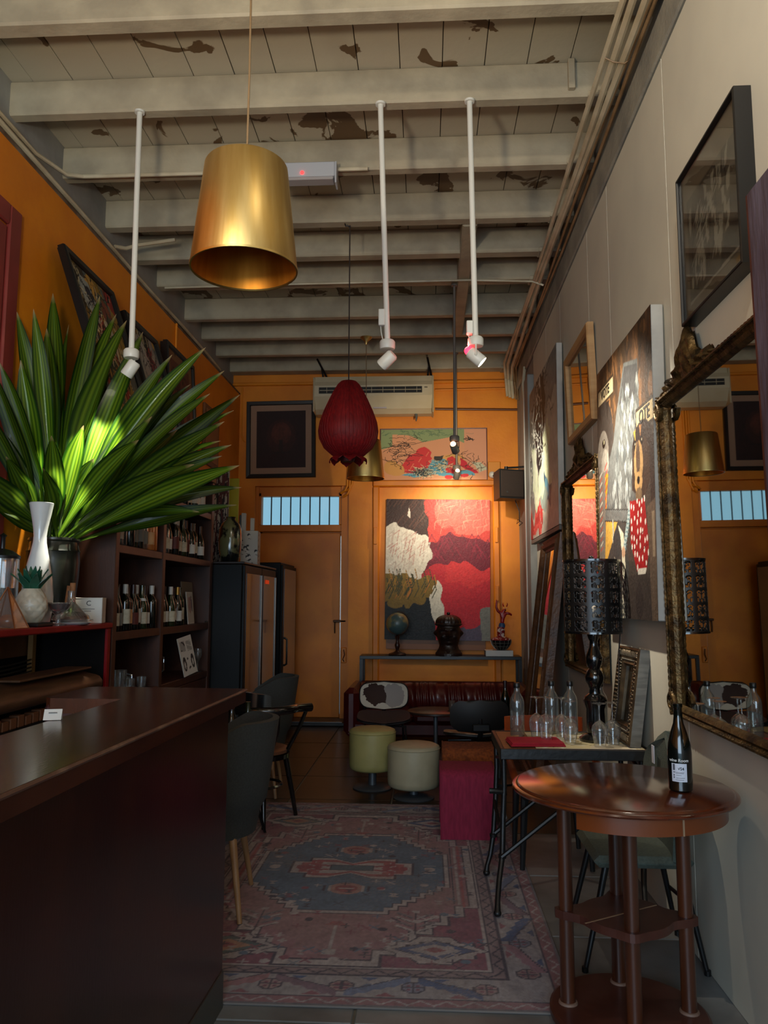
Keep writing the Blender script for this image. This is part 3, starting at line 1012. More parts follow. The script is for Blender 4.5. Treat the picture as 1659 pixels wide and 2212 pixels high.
# left placard and grey furred head under it
p.poly([(.02, .845), (.36, .845), (.36, .925), (.02, .925)], (60, 48, 36)); p.poly([(.03, .855), (.35, .855), (.35, .915), (.03, .915)], (182, 164, 128))
p.ell(.14, .70, .20, .155, (52, 46, 42)); p.ell(.12, .64, .12, .10, (110, 104, 96)); p.ell(.16, .60, .08, .06, (140, 134, 124)); p.ell(.14, .685, .035, .018, (24, 18, 14)); p.ell(.145, .69, .012, .008, (170, 160, 130))
p.poly([(.0, .82), (.06, .86), (.10, .78)], (40, 34, 30)); p.poly([(.20, .84), (.27, .84), (.22, .76)], (40, 34, 30))
p.poly([(.02, .57), (.22, .57), (.24, .2), (.0, .2)], (112, 106, 98))
for k in range(16):
    p.line([(.03, .56 - .02 * k), (.085, .575 - .02 * k)], .010, (170, 66, 50) if k % 2 else (196, 186, 168))
p.poly([(.16, .56), (.30, .55), (.36, .20), (.14, .14)], (190, 124, 34)); p.poly([(.22, .42), (.30, .42), (.34, .26), (.2, .22)], (206, 142, 44))
for k in range(7):
    p.line([(.15, .58 - .03 * k), (.20, .60 - .03 * k)], .012, (176, 58, 44))
# hooded grey scaled figure
p.poly([(.56, .915), (.79, .875), (.80, .70), (.80, .52), (.68, .34), (.16, .37), (.20, .50), (.24, .60), (.34, .66), (.40, .75)], (84, 86, 84))
p.poly([(.57, .90), (.78, .86), (.78, .76), (.46, .78)], (62, 62, 62))
r = random.Random(8)
for k in range(90):
    v = .40 + r.random() * .44
    c_ = .70 - (.88 - v) * .55
    u = c_ + (r.random() - .5) * .34
    p.poly([(u, v), (u + .025, v - .035), (u, v - .07), (u - .025, v - .035)], r.choice([(120, 124, 122), (70, 74, 74), (148, 152, 148), (100, 104, 102)]), .75)
    p.line([(u - .025, v - .035), (u, v - .07), (u + .025, v - .035)], .005, (48, 50, 50), .8)
p.poly([(.15, .42), (.60, .375), (.59, .335), (.14, .375)], (92, 94, 92)); p.line([(.15, .42), (.60, .378)], .006, (40, 42, 42)); p.line([(.14, .375), (.59, .335)], .008, (36, 38, 38))
for k in range(22):
    p.line([(.17 + .02 * k, .41 - .0018 * k), (.168 + .02 * k, .385 - .0018 * k)], .004, (52, 54, 54))
for k in range(10):
    p.line([(.18 + .04 * k, .47), (.19 + .04 * k, .43)], .012, (130, 132, 128), .7)
p.poly([(.16, .37), (.40, .35), (.36, .24), (.12, .22)], (196, 150, 66)); p.line([(.30, .36), (.31, .25)], .03, (150, 150, 140))
# dark suit with white lapels
p.poly([(.10, .18), (.26, .27), (.40, .36), (.54, .33), (.58, .2), (.56, .0), (.0, .0)], (58, 56, 54))
p.poly([(.27, .32), (.33, .25), (.45, .13), (.50, .0), (.42, .0), (.36, .14)], (196, 188, 164)); p.poly([(.40, .34), (.46, .24), (.47, .12), (.52, .18), (.50, .30)], (196, 188, 164)); p.ell(.37, .27, .075, .06, (50, 50, 50))
p.line([(.62, .385), (.50, .24)], .05, (150, 164, 162))
for k in range(10):
    p.line([(.59 - .011 * k, .375 - .014 * k), (.64 - .011 * k, .37 - .014 * k)], .008, (84, 108, 112))
p.ell(.49, .235, .03, .02, (176, 140, 112))
# right placard, dark dog's head
p.poly([(.74, .622), (1, .622), (1, .705), (.74, .705)], (52, 42, 32)); p.poly([(.75, .632), (1, .632), (1, .696), (.75, .696)], (178, 160, 122))
p.ell(.83, .56, .155, .095, (44, 34, 30)); p.ell(.82, .50, .13, .10, (56, 42, 34)); p.poly([(.93, .60), (1, .58), (1, .36), (.94, .37)], (46, 36, 32)); p.poly([(.68, .58), (.73, .56), (.72, .42), (.66, .44)], (52, 40, 34))
p.poly([(.70, .635), (.735, .64), (.73, .60)], (176, 140, 60)); p.poly([(.79, .645), (.83, .64), (.81, .60)], (140, 98, 62))
for u_ in (.72, .825):
    p.ell(u_, .588, .024, .014, (20, 14, 10)); p.ell(u_ + .004, .591, .007, .005, (150, 140, 120))
p.ell(.77, .52, .07, .075, (150, 118, 78)); p.ell(.765, .535, .03, .06, (74, 58, 46)); p.ell(.765, .455, .06, .035, (160, 126, 82)); p.ell(.765, .462, .022, .013, (18, 15, 14)); p.line([(.74, .435), (.765, .43), (.79, .437)], .006, (40, 28, 24)); p.ell(.765, .415, .05, .022, (104, 84, 62))
# plain spotted red dress, brown coat
p.poly([(.62, .405), (.85, .392), (.90, .23), (.86, .165), (.71, .16), (.62, .26)], (140, 20, 24))
r = random.Random(31)
pts_ = []
while len(pts_) < 34:
    u, v = r.uniform(.63, .89), r.uniform(.17, .395)
    if all(abs(u - a) > .028 or abs(v - b) > .022 for a, b in pts_) and u > .62 and u < .85 + (.4 - v) * .3 and u > .62 + max(0, (.26 - v)) * .9:
        pts_.append((u, v))
for u, v in pts_:
    p.ell(u, v, .010, .0095, (206, 198, 188))
p.poly([(.72, .165), (.86, .168), (.84, .15), (.73, .146)], (186, 180, 168)); p.line([(.63, .30), (.72, .27), (.84, .29)], .006, (96, 12, 16)); p.line([(.65, .24), (.76, .22), (.88, .24)], .006, (96, 12, 16))
p.rect(.56, 1, -.01, .15, (54, 46, 42)); p.poly([(.88, .36), (1, .38), (1, .0), (.92, .0)], (84, 70, 58)); p.poly([(.95, .34), (.985, .34), (.985, .2), (.95, .2)], (128, 112, 92)); p.ell(.74, .06, .06, .06, (44, 36, 34), .8)
p.noise(.09); p.streaks(.05, 1.4, 50)
p.build('painting', m_canvas, t, lean @ Matrix.Translation((0, 0, .001)))
m_ink = M('black_lettering', (22, 18, 14), 0.6)
for u, v, s, tx in ((.19, .885, .085, 'VOTE'), (.875, .664, .10, 'OTE')):
    text_mesh('lettering', tx, s, m_ink, t, lean @ Matrix.Translation((u * w, v * h, .0025)), bold=0.0015)

# --- pale wooden frame with glass
t = thing('wooden_frame', 'pale wooden picture frame with reflecting glass, between the two large canvases', 'picture', (1.18, 6.12, 2.79))
w, h = 0.9, 0.69
lean = basis((0, 0, 0), RX, (-0.02, 0, 0.69))
frame_parts(t, w, h, 0.06, 0.05, M('pale_oak', (176, 140, 92), 0.5, c2=(158, 120, 76), scale=3, stretch=(1, 1, 8)), lean)
p = Pic(w - .1, h - .1, .02, (140, 104, 54)); p.noise(.05)
p.build('artwork', M_paint('amber_print', 0.25, 0.0), t, lean @ Matrix.Translation((.05, .05, .012)))
MB().box(.05, w - .05, .05, h - .05, .02, .023, mtx=lean).build('glazing', M_glass('strong_glass', (225, 220, 210), 0.4, 0.01, 0.85), t, smooth=False)

# --- far canvas: dark hair, pale figure, red flower
t = thing('figure_canvas', 'tall canvas of a pale dark-haired figure with red flower, furthest on the right wall', 'painting', (1.162, 8.2, 2.19))
w, h = 1.73, 1.57
lean = basis((-0.055, 0, 0), RX, (0.012, 0, 1.57))
MB().box(0, w, 0, h, -0.05, 0, bev=0.004, mtx=lean).build('stretcher', m_edge, t, smooth=False)
p = Pic(w, h, .012, (168, 168, 158)); p.warp(.03, 2.2, 3)
p.poly([(.0, 1), (1, 1), (1, .78), (.62, .7), (.55, .9), (.3, .6), (.0, .75)], (120, 122, 120))
p.poly([(.22, 1), (.62, 1), (.62, .75), (.50, .55), (.55, .4), (.42, .3), (.3, .5), (.18, .7)], (24, 28, 34))
p.poly([(.0, .85), (.18, .7), (.3, .45), (.2, .2), (0, .15)], (96, 106, 106))
p.poly([(.5, .62), (.75, .6), (.8, .3), (.55, .12), (.35, .16), (.36, .34), (.48, .4)], (196, 204, 172))
p.poly([(.12, .62), (.28, .5), (.38, .2), (.2, .15), (.1, .35)], (186, 196, 170))
p.poly([(.55, .36), (.85, .26), (.9, .18), (.62, .16)], (52, 84, 108)); p.poly([(.62, .3), (.72, .32), (.72, .2), (.6, .2)], (84, 146, 170))
p.poly([(.35, .22), (.68, .22), (.62, .12), (.36, .12)], (130, 150, 146))
p.ell(.30, .09, .17, .09, (160, 40, 44))
for k in range(17):
    a = k * .37 + .1 * math.sin(k * 5)
    q_ = .75 + .35 * math.sin(k * 2.3)
    p.poly([(.30 + .08 * math.cos(a - .4), .09 + .05 * math.sin(a - .4)), (.30 + .25 * q_ * math.cos(a), .09 + .14 * q_ * math.sin(a)), (.30 + .09 * math.cos(a + .5), .09 + .05 * math.sin(a + .5))], [(190, 64, 64), (176, 50, 52), (200, 84, 78)][k % 3])
p.poly([(0, .2), (.16, .12), (.12, 0), (0, 0)], (150, 30, 34))
p.poly([(.8, .6), (1, .7), (1, .0), (.75, .0), (.78, .3)], (176, 172, 162))
p.scribble(36, .2, .6, .5, 1, .012, (10, 12, 14), 4, .05); p.scribble(26, .0, .6, .2, 1, .012, (200, 202, 194), 6, .05)
p.noise(.08); p.streaks(.10, 1.5, 30)
p.build('painting', m_canvas, t, lean @ Matrix.Translation((0, 0, .001)))
MB().box(0, w, -0.045, -0.004, -0.05, 0.0, bev=.003, mtx=lean).build('lower_batten', M('grey_batten', (92, 88, 82), 0.6), t, smooth=False)


def relief_crest(w, h, d, seed):
    """carved crest: leafy outline over a rail, bulging relief"""
    mb = MB()
    nu, nv = 60, 14
    F, B = [], []
    for i in range(nu + 1):
        u = -1 + 2 * i / nu
        top = h * (0.16 + 0.95 * math.exp(-(u / .30) ** 2) + .20 * math.exp(-((abs(u) - .62) / .14) ** 2)) * (1 + .08 * math.sin(u * 38 + seed))
        rf, rb = [], []
        for j in range(nv + 1):
            v = j / nv
            z = top * v
            bul = math.sin(PI * min(1, .08 + v * .92)) ** .5
            y = d * (0.25 + .75 * bul * (.55 + .45 * math.sin(u * 24 + 7 * v + seed) * math.cos(v * 9 + u * 6)))
            if j == nv:
                y = d * .15
            rf.append((u * w / 2, z, y))
            rb.append((u * w / 2, z, 0))
        F.append(rf); B.append(rb)
    mb.surf(F); mb.surf(B, flip=True)
    return mb


def gilt_mirror(label, yfar, z0, w, h, x, lean_x, fw, crest_h, name='gilt_mirror', seed=0, cc=None, yaw=0.0):
    t = thing(name, label, 'mirror', (x, yfar, z0), yaw)
    cc = cc or w / 2
    L = basis((0, 0, 0), RX, (lean_x, 0, h))
    frame_parts(t, w, h, fw, 0.05, m_gilt, L, prof=[(0, 0), (0, .03), (fw * .2, .05), (fw * .45, .034), (fw * .6, .042), (fw * .85, .03), (fw, .012), (fw, 0)])
    MB().box(fw * .9, w - fw * .9, fw * .9, h - fw * .9, 0.006, 0.012, mtx=L).build('glass', m_mirror, t, smooth=False)
    mb = MB()
    nb = int((2 * (w + h)) / .035)
    o = None
    # beaded rope moulding round the frame
    for side in range(4):
        ln = (w, h, w, h)[side]
        cnt = int(ln / .03)
        pts, rs = [], []
        for k in range(cnt * 3 + 1):
            s = k / (cnt * 3) * ln
            q = fw * .22
            pt = ((s, q), (w - q, s), (w - s, h - q), (q, h - s))[side]
            pts.append((pt[0], pt[1], .05)); rs.append(.0055 + .003 * abs(math.sin(k * PI / 3)))
        MB().tube(pts, rs, 6, mtx=L).build('beading', m_gilt, t)
    c = relief_crest(min(w * .74, 1.9 * cc), crest_h, .06, seed)
    c.add([], [])
    c.v = [tuple(L @ Vector((a + cc, b + h - fw * .4, e + .01))) for a, b, e in c.v]
    c.build('crest', m_gilt, t, angle=70)
    for (cx, cy) in ((0, 0), (w, 0), (0, h), (w, h)):
        sx, sy = (1 if cx == 0 else -1), (1 if cy == 0 else -1)
        mb = MB()
        pts = []
        for k in range(13):
            a = k * .62
            rr = .052 * (1 - k / 15)
            pts.append((cx + sx * (fw * .55 + rr * math.cos(a)), cy + sy * (fw * .7 + rr * math.sin(a) + .02), .052))
        mb.tube(pts, [.014 - .0006 * k for k in range(13)], 8, mtx=L)
        mb.build('corner_scroll', m_gilt, t)
    return t


gilt_mirror('large ornate gilt mirror at right, reflecting the brass pendant and the barred window', 3.72, 1.03, 1.28, 1.49, 1.178, -0.012, 0.052, 0.225, seed=1, cc=.40, yaw=-0.006)
gilt_mirror('smaller ornate gilt mirror between the two tall canvases, reflecting the abstract painting', 6.36, 1.03, 1.30, 1.49, 1.165, 0.0, 0.05, 0.24, seed=4)

# --- weathered plank at the right edge
t = thing('weathered_board', 'weathered purple-brown wooden board fixed upright at the right edge', 'board', (1.045, 2.385, 1.22))
MB().box(.05, .134, -.34, -.10, .2, .26).build('bracket', m_black, t, smooth=False)
MB().box(.05, .134, -.34, -.10, 1.3, 1.36).build('bracket', m_black, t, smooth=False)
m_wz = M('weathered_wood', (64, 48, 56), 0.6, c2=(96, 88, 104), scale=5, stretch=(3, 3, 0.6), bump=0.5, bscale=14)
MB().prism([(0, 0), (-.42, 0), (-.42, 1.645), (.043, 1.645)], 0, .05, mtx=basis((0, 0, 0), (0, 1, 0), UP)).build('plank', m_wz, t, smooth=False)
MB().prism([(0, 0), (.012, 0), (.055, 1.645), (.043, 1.645)], 0.0, .05, mtx=basis((0, 0, 0), (0, 1, 0), UP)).build('edge_strip', M('red_brown_edge', (86, 40, 26), 0.5, c2=(60, 28, 20), scale=8), t, smooth=False)

# --- tall brown framed mirror leaning in the corner
t = thing('leaning_mirror', 'tall brown carved frame mirror leaning against the right wall by the sofa', 'mirror', (0.90, 7.5, 0.02), -0.03)
h = 2.11
w = 1.13
L = basis((0, 0, 0), RX, (0.26, 0, 2.08))
frame_parts(t, w, h, 0.115, 0.06, M('carved_brown_wood', (96, 62, 36), 0.45, c2=(66, 42, 26), scale=9, bump=0.5, bscale=40), L,
            prof=[(0, -0.03), (0, .03), (.015, .045), (.035, .028), (.055, .06), (.08, .045), (.095, .025), (.115, .015), (.115, 0)])
MB().box(.1, w - .1, .1, h - .1, 0.004, .01, mtx=L).build('glass', m_mirror, t, smooth=False)

# ------------------------------------------------------------------ left wall
def lean_left(y0, zb, zt, xb, xt):
    return basis((xb, y0, zb), LX, (xt - xb, 0, zt - zb))


def pop_art(p, seed):
    r = random.Random(seed)
    p.warp(.02, 3, seed)
    pal = [(150, 118, 40), (150, 44, 34), (52, 74, 58), (190, 176, 140), (36, 30, 26), (120, 60, 42), (88, 98, 96), (196, 150, 60)]
    for k in range(70):
        p.ell(r.random(), r.random(), .03 + r.random() * .09, .03 + r.random() * .08, r.choice(pal), .9, r.random() * 3)
    p.ell(.42, .62, .12, .2, (166, 62, 40)); p.ell(.32, .80, .15, .14, (150, 156, 150)); p.ell(.34, .82, .07, .06, (40, 44, 60)); p.ell(.62, .6, .1, .14, (196, 186, 160)); p.ell(.62, .58, .06, .08, (50, 40, 36))
    p.ell(.12, .85, .06, .08, (190, 184, 150)); p.ell(.12, .85, .045, .06, (60, 52, 40))
    p.scribble(44, 0, 1, 0, 1, .012, (22, 18, 14), seed, .09)
    p.scribble(16, 0, 1, 0, 1, .010, (206, 196, 160), seed + 5, .07)
    p.noise(.08)


for (nm, lb, y0, y1, zb, zt, xb, xt, seed) in (
        ('pop_art_picture', 'black framed colourful figure picture leaning above the shelf, nearest on the left wall', 4.74, 5.56, 2.67, 3.89, -2.02, -2.44, 11),
        ('pop_art_picture', 'black framed pink and white picture leaning behind the plant, second along the left wall', 5.76, 6.5, 2.67, 3.83, -2.06, -2.43, 23)):
    L = lean_left(y0, zb, zt, xb, xt)
    O = Vector((xb, y0, zb))
    L.translation = (0, 0, 0)
    t = thing(nm, lb, 'picture', O)
    w, h = y1 - y0, math.hypot(zt - zb, xt - xb)
    frame_parts(t, w, h, 0.05, 0.05, m_blackfr, L)
    MB().box(.01, w - .01, .01, h - .01, -.01, .01, mtx=L).build('backing', m_blackfr, t, smooth=False)
    p = Pic(w - .08, h - .08, .011, (150, 120, 50) if seed == 11 else (150, 140, 132))
    pop_art(p, seed)
    if seed == 23:
        p.ell(.6, .6, .25, .25, (130, 40, 60), .7); p.ell(.3, .75, .2, .2, (170, 168, 160), .8); p.scribble(20, 0, 1, 0, 1, .012, (20, 16, 16), 3, .08)
    p.build('artwork', m_print, t, L @ Matrix.Translation((.04, .04, .02)))
L = lean_left(6.82, 2.95, 3.97, -2.38, -2.45)
L.translation = (0, 0, 0)
t = thing('framed_drawing', 'tall black framed dark red drawing, third along the left wall behind the leaves', 'picture', (-2.38, 6.82, 2.95))
w, h = .84, 1.02
frame_parts(t, w, h, 0.045, 0.045, m_blackfr, L)
MB().box(.01, w - .01, .01, h - .01, -.03, .01, mtx=L).build('backing', m_blackfr, t, smooth=False)
p = Pic(w - .07, h - .07, .012, (120, 84, 52)); p.rect(.14, .86, .1, .9, (96, 52, 36)); p.warp(.02, 3, 2)
p.rect(.3, .5, .15, .7, (70, 24, 22)); p.rect(.58, .72, .1, .6, (132, 72, 40)); p.scribble(20, .15, .85, .1, .9, .014, (40, 20, 16), 5)
p.build('artwork', m_print, t, L @ Matrix.Translation((.035, .035, .02)))

t = thing('brown_panel', 'small plain brown panel hung highest at the far end of the left wall', 'picture', (-2.5, 8.3, 3.08))
MB().box(.004, .03, 0, .6, 0, .68, bev=.004).build('board', M('tan_brown_board', (128, 84, 48), 0.6, c2=(108, 70, 40), scale=3), t, smooth=False)
MB().box(.03, .036, .05, .55, .05, .63, bev=.002).build('face', M('paper_brown_face', (146, 98, 58), 0.6), t, smooth=False)

# ------------------------------------------------------------------ back wall
t = thing('dark_framed_picture', 'black framed dark red picture with wide mat above the back door', 'picture', (-2.39, 10.0, 3.16), (0, -0.012, 0))
w, h = .93, 1.04
mx = basis((0, 0, 0), BY, UP)
frame_parts(t, w, h, 0.055, 0.05, m_blackfr, mx)
MB().box(.04, w - .04, .04, h - .04, .005, .02, mtx=mx).build('mat_board', M('brown_mat', (150, 118, 96), 0.7), t, smooth=False)
p = Pic(w - .27, h - .27, .01, (34, 8, 8)); p.ell(.5, .55, .3, .3, (52, 16, 10), .7); p.ell(.5, .6, .2, .2, (80, 32, 18), .5)
p.rect(.46, .54, .25, .5, (30, 10, 8)); p.ell(.5, .62, .2, .13, (74, 34, 22), .6); p.line([(.3, .26), (.7, .26)], .02, (26, 8, 8)); p.noise(.12)
p.build('artwork', m_print, t, mx @ Matrix.Translation((.135, .135, .023)))

t = thing('poster', 'pink and green landscape poster with red kimono shapes above the abstract painting', 'poster', (-0.61, 10.0, 3.115))
w, h = 1.41, .70
frame_parts(t, w, h, .012, .025, M('dark_red_frame', (84, 24, 20), 0.4), mx)
p = Pic(w - .02, h - .02, .006, (214, 150, 110))
p.poly([(0, 1), (.79, 1), (.79, .72), (.66, .84), (.4, .74), (.28, .88), (.11, .90), (.11, .66), (0, .6)], (134, 150, 104))
p.scribble(40, .02, .77, .84, .99, .006, (92, 116, 84), 9, .02, 4)
p.poly([(.79, 1), (1, 1), (1, 0), (.79, .3)], (206, 146, 118), .5)
p.ell(.1, .25, .07, .14, (206, 150, 82)); p.ell(.15, .2, .08, .12, (210, 152, 84)); p.ell(.68, .42, .11, .08, (214, 160, 90))
p.warp(.008, 4, 2)
p.poly([(.2, .56), (.6, .28), (.86, .12), (.9, .06), (.2, .09)], (0, 0, 0), 0.0)
p.poly([(.19, .1), (.32, .06), (.5, .1), (.66, .06), (.9, .08), (.84, .18), (.66, .22), (.6, .42), (.5, .40), (.34, .2)], (92, 158, 178))
p.poly([(.21, .3), (.25, .48), (.32, .52), (.36, .63), (.42, .65), (.47, .55), (.49, .35), (.44, .24), (.32, .13), (.24, .14)], (206, 50, 52))
p.poly([(.63, .42), (.68, .46), (.72, .34), (.74, .12), (.62, .14)], (206, 50, 52)); p.poly([(.74, .44), (.8, .36), (.92, .12), (.87, .12), (.76, .26)], (196, 30, 48))
p.poly([(.50, .47), (.59, .48), (.575, .39), (.51, .385)], (54, 48, 42))
p.ell(.64, .06, .04, .04, (206, 50, 52)); p.ell(.78, .08, .04, .04, (206, 50, 52))
p.poly([(.86, .36), (.95, .34), (1, .2), (.93, .14)], (186, 186, 160))
p.warp(0, 1, 1)
p.scribble(90, .3, .49, .07, .24, .005, (214, 200, 160), 3, .02, 4); p.scribble(90, .3, .49, .07, .24, .004, (54, 60, 62), 5, .02, 4)
p.scribble(50, .48, .66, .18, .4, .005, (214, 196, 150), 7, .02, 4); p.scribble(30, .48, .66, .18, .4, .004, (52, 66, 70), 8, .02, 4)
for k in range(14):
    p.ell(.24 + (k * .071) % .22, .2 + (k * .113) % .36, .006, .01, (226, 120, 90))
p.scribble(26, .12, .32, .5, .84, .006, (46, 30, 22), 12, .035, 5); p.scribble(15, .02, .24, .32, .56, .006, (46, 30, 22), 13, .03, 6); p.scribble(14, .75, 1, .1, .6, .006, (62, 40, 28), 14, .035, 6)
p.scribble(8, .81, .86, .76, .83, .008, (40, 26, 20), 15, .02, 3)
p.build('artwork', m_print, t, mx @ Matrix.Translation((.01, .01, .012)))

t = thing('abstract_painting', 'large unframed abstract painting in red, white, black and olive on the back wall', 'painting', (-0.545, 9.97, 1.06), (0, 0.012, 0))
w, h = 1.35, 1.82
mx2 = basis((0, 0, 0), BY, (0, 0.02, 1))
MB().box(0, w, 0, h, -.05, 0, bev=.004, mtx=mx2).build('stretcher', M('dark_stretcher', (60, 36, 22), 0.6), t, smooth=False)
MB().box(0.02, w - .06, -.12, 0, -.04, -.02, mtx=mx2).build('lower_panel', M('brown_panel_board', (120, 70, 26), 0.5), t, smooth=False)
p = Pic(w, h, .008, (150, 34, 42))
p.warp(.022, 2.5, 6)
p.rect(-.1, .42, .73, 1.1, (52, 30, 26)); p.rect(.40, 1.1, .70, 1.1, (186, 56, 50)); p.ell(.78, .9, .3, .16, (196, 96, 84), .8)  # the pinkish ellipse is the spotlight's highlight, painted into the red
p.rect(.36, 1.1, .52, .72, (98, 14, 36)); p.ell(.38, .62, .06, .09, (98, 14, 36)); p.rect(.42, 1.1, -.1, .53, (176, 30, 42)); p.rect(.55, 1.1, .4, .53, (196, 46, 48), .6)
p.poly([(-.1, .78), (.2, .80), (.4, .74), (.42, .6), (.36, .5), (.4, .42), (-.1, .4)], (198, 190, 178))
p.poly([(-.1, .42), (.1, .46), (.4, .46), (.52, .38), (.5, .3), (.3, .2), (-.1, .22)], (118, 92, 30))
p.rect(-.1, .46, -.1, .27, (16, 17, 16)); p.ell(.1, .27, .1, .04, (118, 92, 30)); p.ell(.3, .27, .08, .05, (118, 92, 30))
p.poly([(.42, .26), (.5, .4), (.58, .3), (.57, .1), (.48, .08), (.44, .16)], (204, 198, 184))
p.poly([(.6, .12), (1.1, .14), (1.1, -.1), (.6, -.1)], (84, 74, 92)); p.poly([(.66, .2), (1.1, .26), (1.1, .1), (.8, .08), (.66, .12)], (178, 32, 42)); p.poly([(.92, .2), (1.1, .24), (1.1, -.1), (.93, 0)], (120, 120, 112))
p.warp(0, 1, 1)
r = random.Random(4)
for k in range(46):
    u = .01 + r.random() * .46; v = .28 + r.random() * .1
    p.line([(u, v + .12), (u + .02, v + .06), (u - .02, v)], .012, r.choice([(150, 108, 40), (74, 66, 26), (60, 60, 34), (168, 104, 40)]))
for k in range(50):
    u = .0 + r.random() * .38; v = .5 + r.random() * .25
    p.line([(u, v), (u + .05, v + .03), (u + .03, v - .05)], .012, r.choice([(206, 200, 190), (180, 160, 150), (212, 206, 196), (170, 120, 112)]), .7)
for k in range(40):
    u = .4 + r.random() * .6; v = .54 + r.random() * .16
    p.line([(u, v), (u + .03, v + .05), (u + .07, v)], .012, r.choice([(120, 20, 44), (78, 10, 30), (130, 26, 50)]), .7)
for k in range(30):
    u = r.random() * .38; v = .78 + r.random() * .2
    p.line([(u, v), (u + .06, v + .06)], .016, r.choice([(70, 42, 36), (38, 22, 20), (90, 56, 46)]), .6)
for k in range(60):
    u = .45 + r.random() * .55; v = .74 + r.random() * .26
    p.line([(u, v), (u + .04 * (r.random() - .5), v + .05), (u + .06, v + .06)], .008, r.choice([(208, 120, 100), (176, 50, 46), (210, 140, 118)]), .6)
p.poly([(.22, .94), (.235, .9), (.235, .86), (.205, .88)], (200, 190, 178))
p.noise(.07)
p.build('painting', m_canvas, t, mx2 @ Matrix.Translation((0, 0, .001)))
# ------------------------------------------------------------------ bar counter (L shaped)
m_bar = M('dark_red_mahogany', (36, 9, 8), 0.28, c2=(48, 17, 9), scale=1.6, stretch=(3, 3, 0.5), bump=0.03, coat=0.25)
m_bartop = M('worn_mahogany_top', (70, 32, 20), 0.22, c2=(52, 22, 15), scale=4, stretch=(4, 0.7, 1), coat=0.35, bump=0.04)
m_kick = M('steel_kickplate', (92, 96, 92), 0.42, 0.7)
t = thing('bar_counter', 'long dark red mahogany bar counter with an L shaped worn top', 'bar counter', (-0.74, 3.17, 0), -0.03)
# local frame: origin at the far front corner of the top, x to the right, y away; front runs towards -y
top = [(0, 0), (-0.63, 0.01), (-0.66, -0.02), (-0.66, -0.35), (-0.63, -0.38), (-0.36, -0.38), (-0.36, -3.4), (0, -3.4)]
MB().prism(top, 1.138, 1.192).build('countertop', m_bartop, t, smooth=False)
MB().tube([(0.002, -3.4, 1.186), (0.002, 0.002, 1.186), (-0.62, 0.012, 1.186)], 0.006, 6).build('nosing', M('worn_edge', (84, 54, 40), 0.45, c2=(140, 112, 90), scale=9, lo=.55, hi=.75), t)
MB().box(-0.09, -0.05, -3.4, -0.10, 0.0, 1.138).build('front_panel', m_bar, t, smooth=False)
MB().box(-0.60, -0.05, -0.10, -0.07, 0.0, 1.138).build('end_panel', m_bar, t, smooth=False)
MB().box(-0.36, -0.33, -3.4, -0.38, 0.0, 1.138).build('inner_panel', m_bar, t, smooth=False)
MB().box(-0.655, -0.33, -0.378, -0.35, 0.55, 1.17, bev=0.015).build('return_panel', M('plum_panel', (54, 30, 36), 0.35, c2=(44, 22, 28), scale=4), t, smooth=False)
MB().box(-0.645, -0.62, -0.35, -0.03, 0.0, 1.138).build('return_end', m_bar, t, smooth=False)
MB().box(-0.05, -0.045, -3.4, -0.072, 0.0, 0.135).build('kickplate', m_kick, t, smooth=False)
MB().box(-0.6, -0.045, -0.072, -0.066, 0.0, 0.135).build('kickplate', m_kick, t, smooth=False)

t = thing('name_card', 'small white folded card standing on the back edge of the bar', 'card', (-1.30, 2.62, 1.10), 0.25)
MB().prism([(0, 0), (.075, 0), (.075, .05), (0, .05)], 0, .0012, mtx=Matrix.Rotation(math.radians(62), 4, 'X')).build('front_leaf', M('white_card', (196, 194, 186), 0.6), t, smooth=False)
MB().box(.02, .055, -.003, -.001, .0, .004, mtx=Matrix.Translation((0, .012, .028)) @ Matrix.Rotation(math.radians(-20), 4, 'X')).build('print_line', M('grey_print', (90, 88, 84), 0.6), t, smooth=False)
MB().box(0, .075, .024, .0255, 0.0, .044).build('rear_leaf', MATS['white_card'], t, smooth=False)
t.location = (-1.145, 2.29, 1.193)
t.scale = (.68, .68, .68)

# ------------------------------------------------------------------ opened upright piano
m_pred = M('red_lacquer', (136, 12, 18), 0.3, c2=(118, 8, 14), scale=5)
m_pwood = M('old_piano_wood', (92, 60, 36), 0.5, c2=(66, 42, 24), scale=4, stretch=(4, 1, 4), bump=0.1)
m_pdark = M('piano_dark', (16, 10, 8), 0.8, spec=.15)
t = thing('upright_piano', 'opened old upright piano with red lacquered top, behind the bar', 'piano', (-1.95, 4.66, 0))
MB().box(-0.55, 0.01, -2.3, 0.05, 1.378, 1.412, bev=0.006).build('lid', m_pred, t, smooth=False)
MB().box(-0.02, 0.0, 0.0, 0.045, 0.0, 1.378, bev=0.004).build('side_panel_edge', m_pred, t, smooth=False)
MB().box(-0.54, -0.02, 0.005, 0.04, 0.0, 1.378).build('side_panel', m_pdark, t, smooth=False)
MB().box(-0.55, -0.50, -2.3, 0.0, 0.0, 1.378).build('back_panel', m_pdark, t, smooth=False)
MB().box(-0.47, -0.44, -2.3, -0.05, 1.22, 1.37).build('pin_block', M('pin_block_brown', (96, 60, 30), 0.5, c2=(70, 44, 22), scale=5), t, smooth=False)
MB().box(-0.43, -0.40, -0.13, -0.09, 0.95, 1.36).build('frame_post', M('ochre_post', (130, 92, 44), 0.5), t, smooth=False)
m_iron = M('iron_frame', (66, 58, 44), 0.45, 0.5)
for k in range(9):
    z0 = 1.20 - 0.022 * k
    pts = [(-0.40 + .003 * k, -0.15 - 1.5 * s, z0 + 0.05 * (s - .25) ** 2 * 6 - .02) for s in [i / 12 for i in range(13)]]
    MB().tube(pts, 0.005 if k < 8 else 0.014, 6).build('curved_rail', m_iron, t)
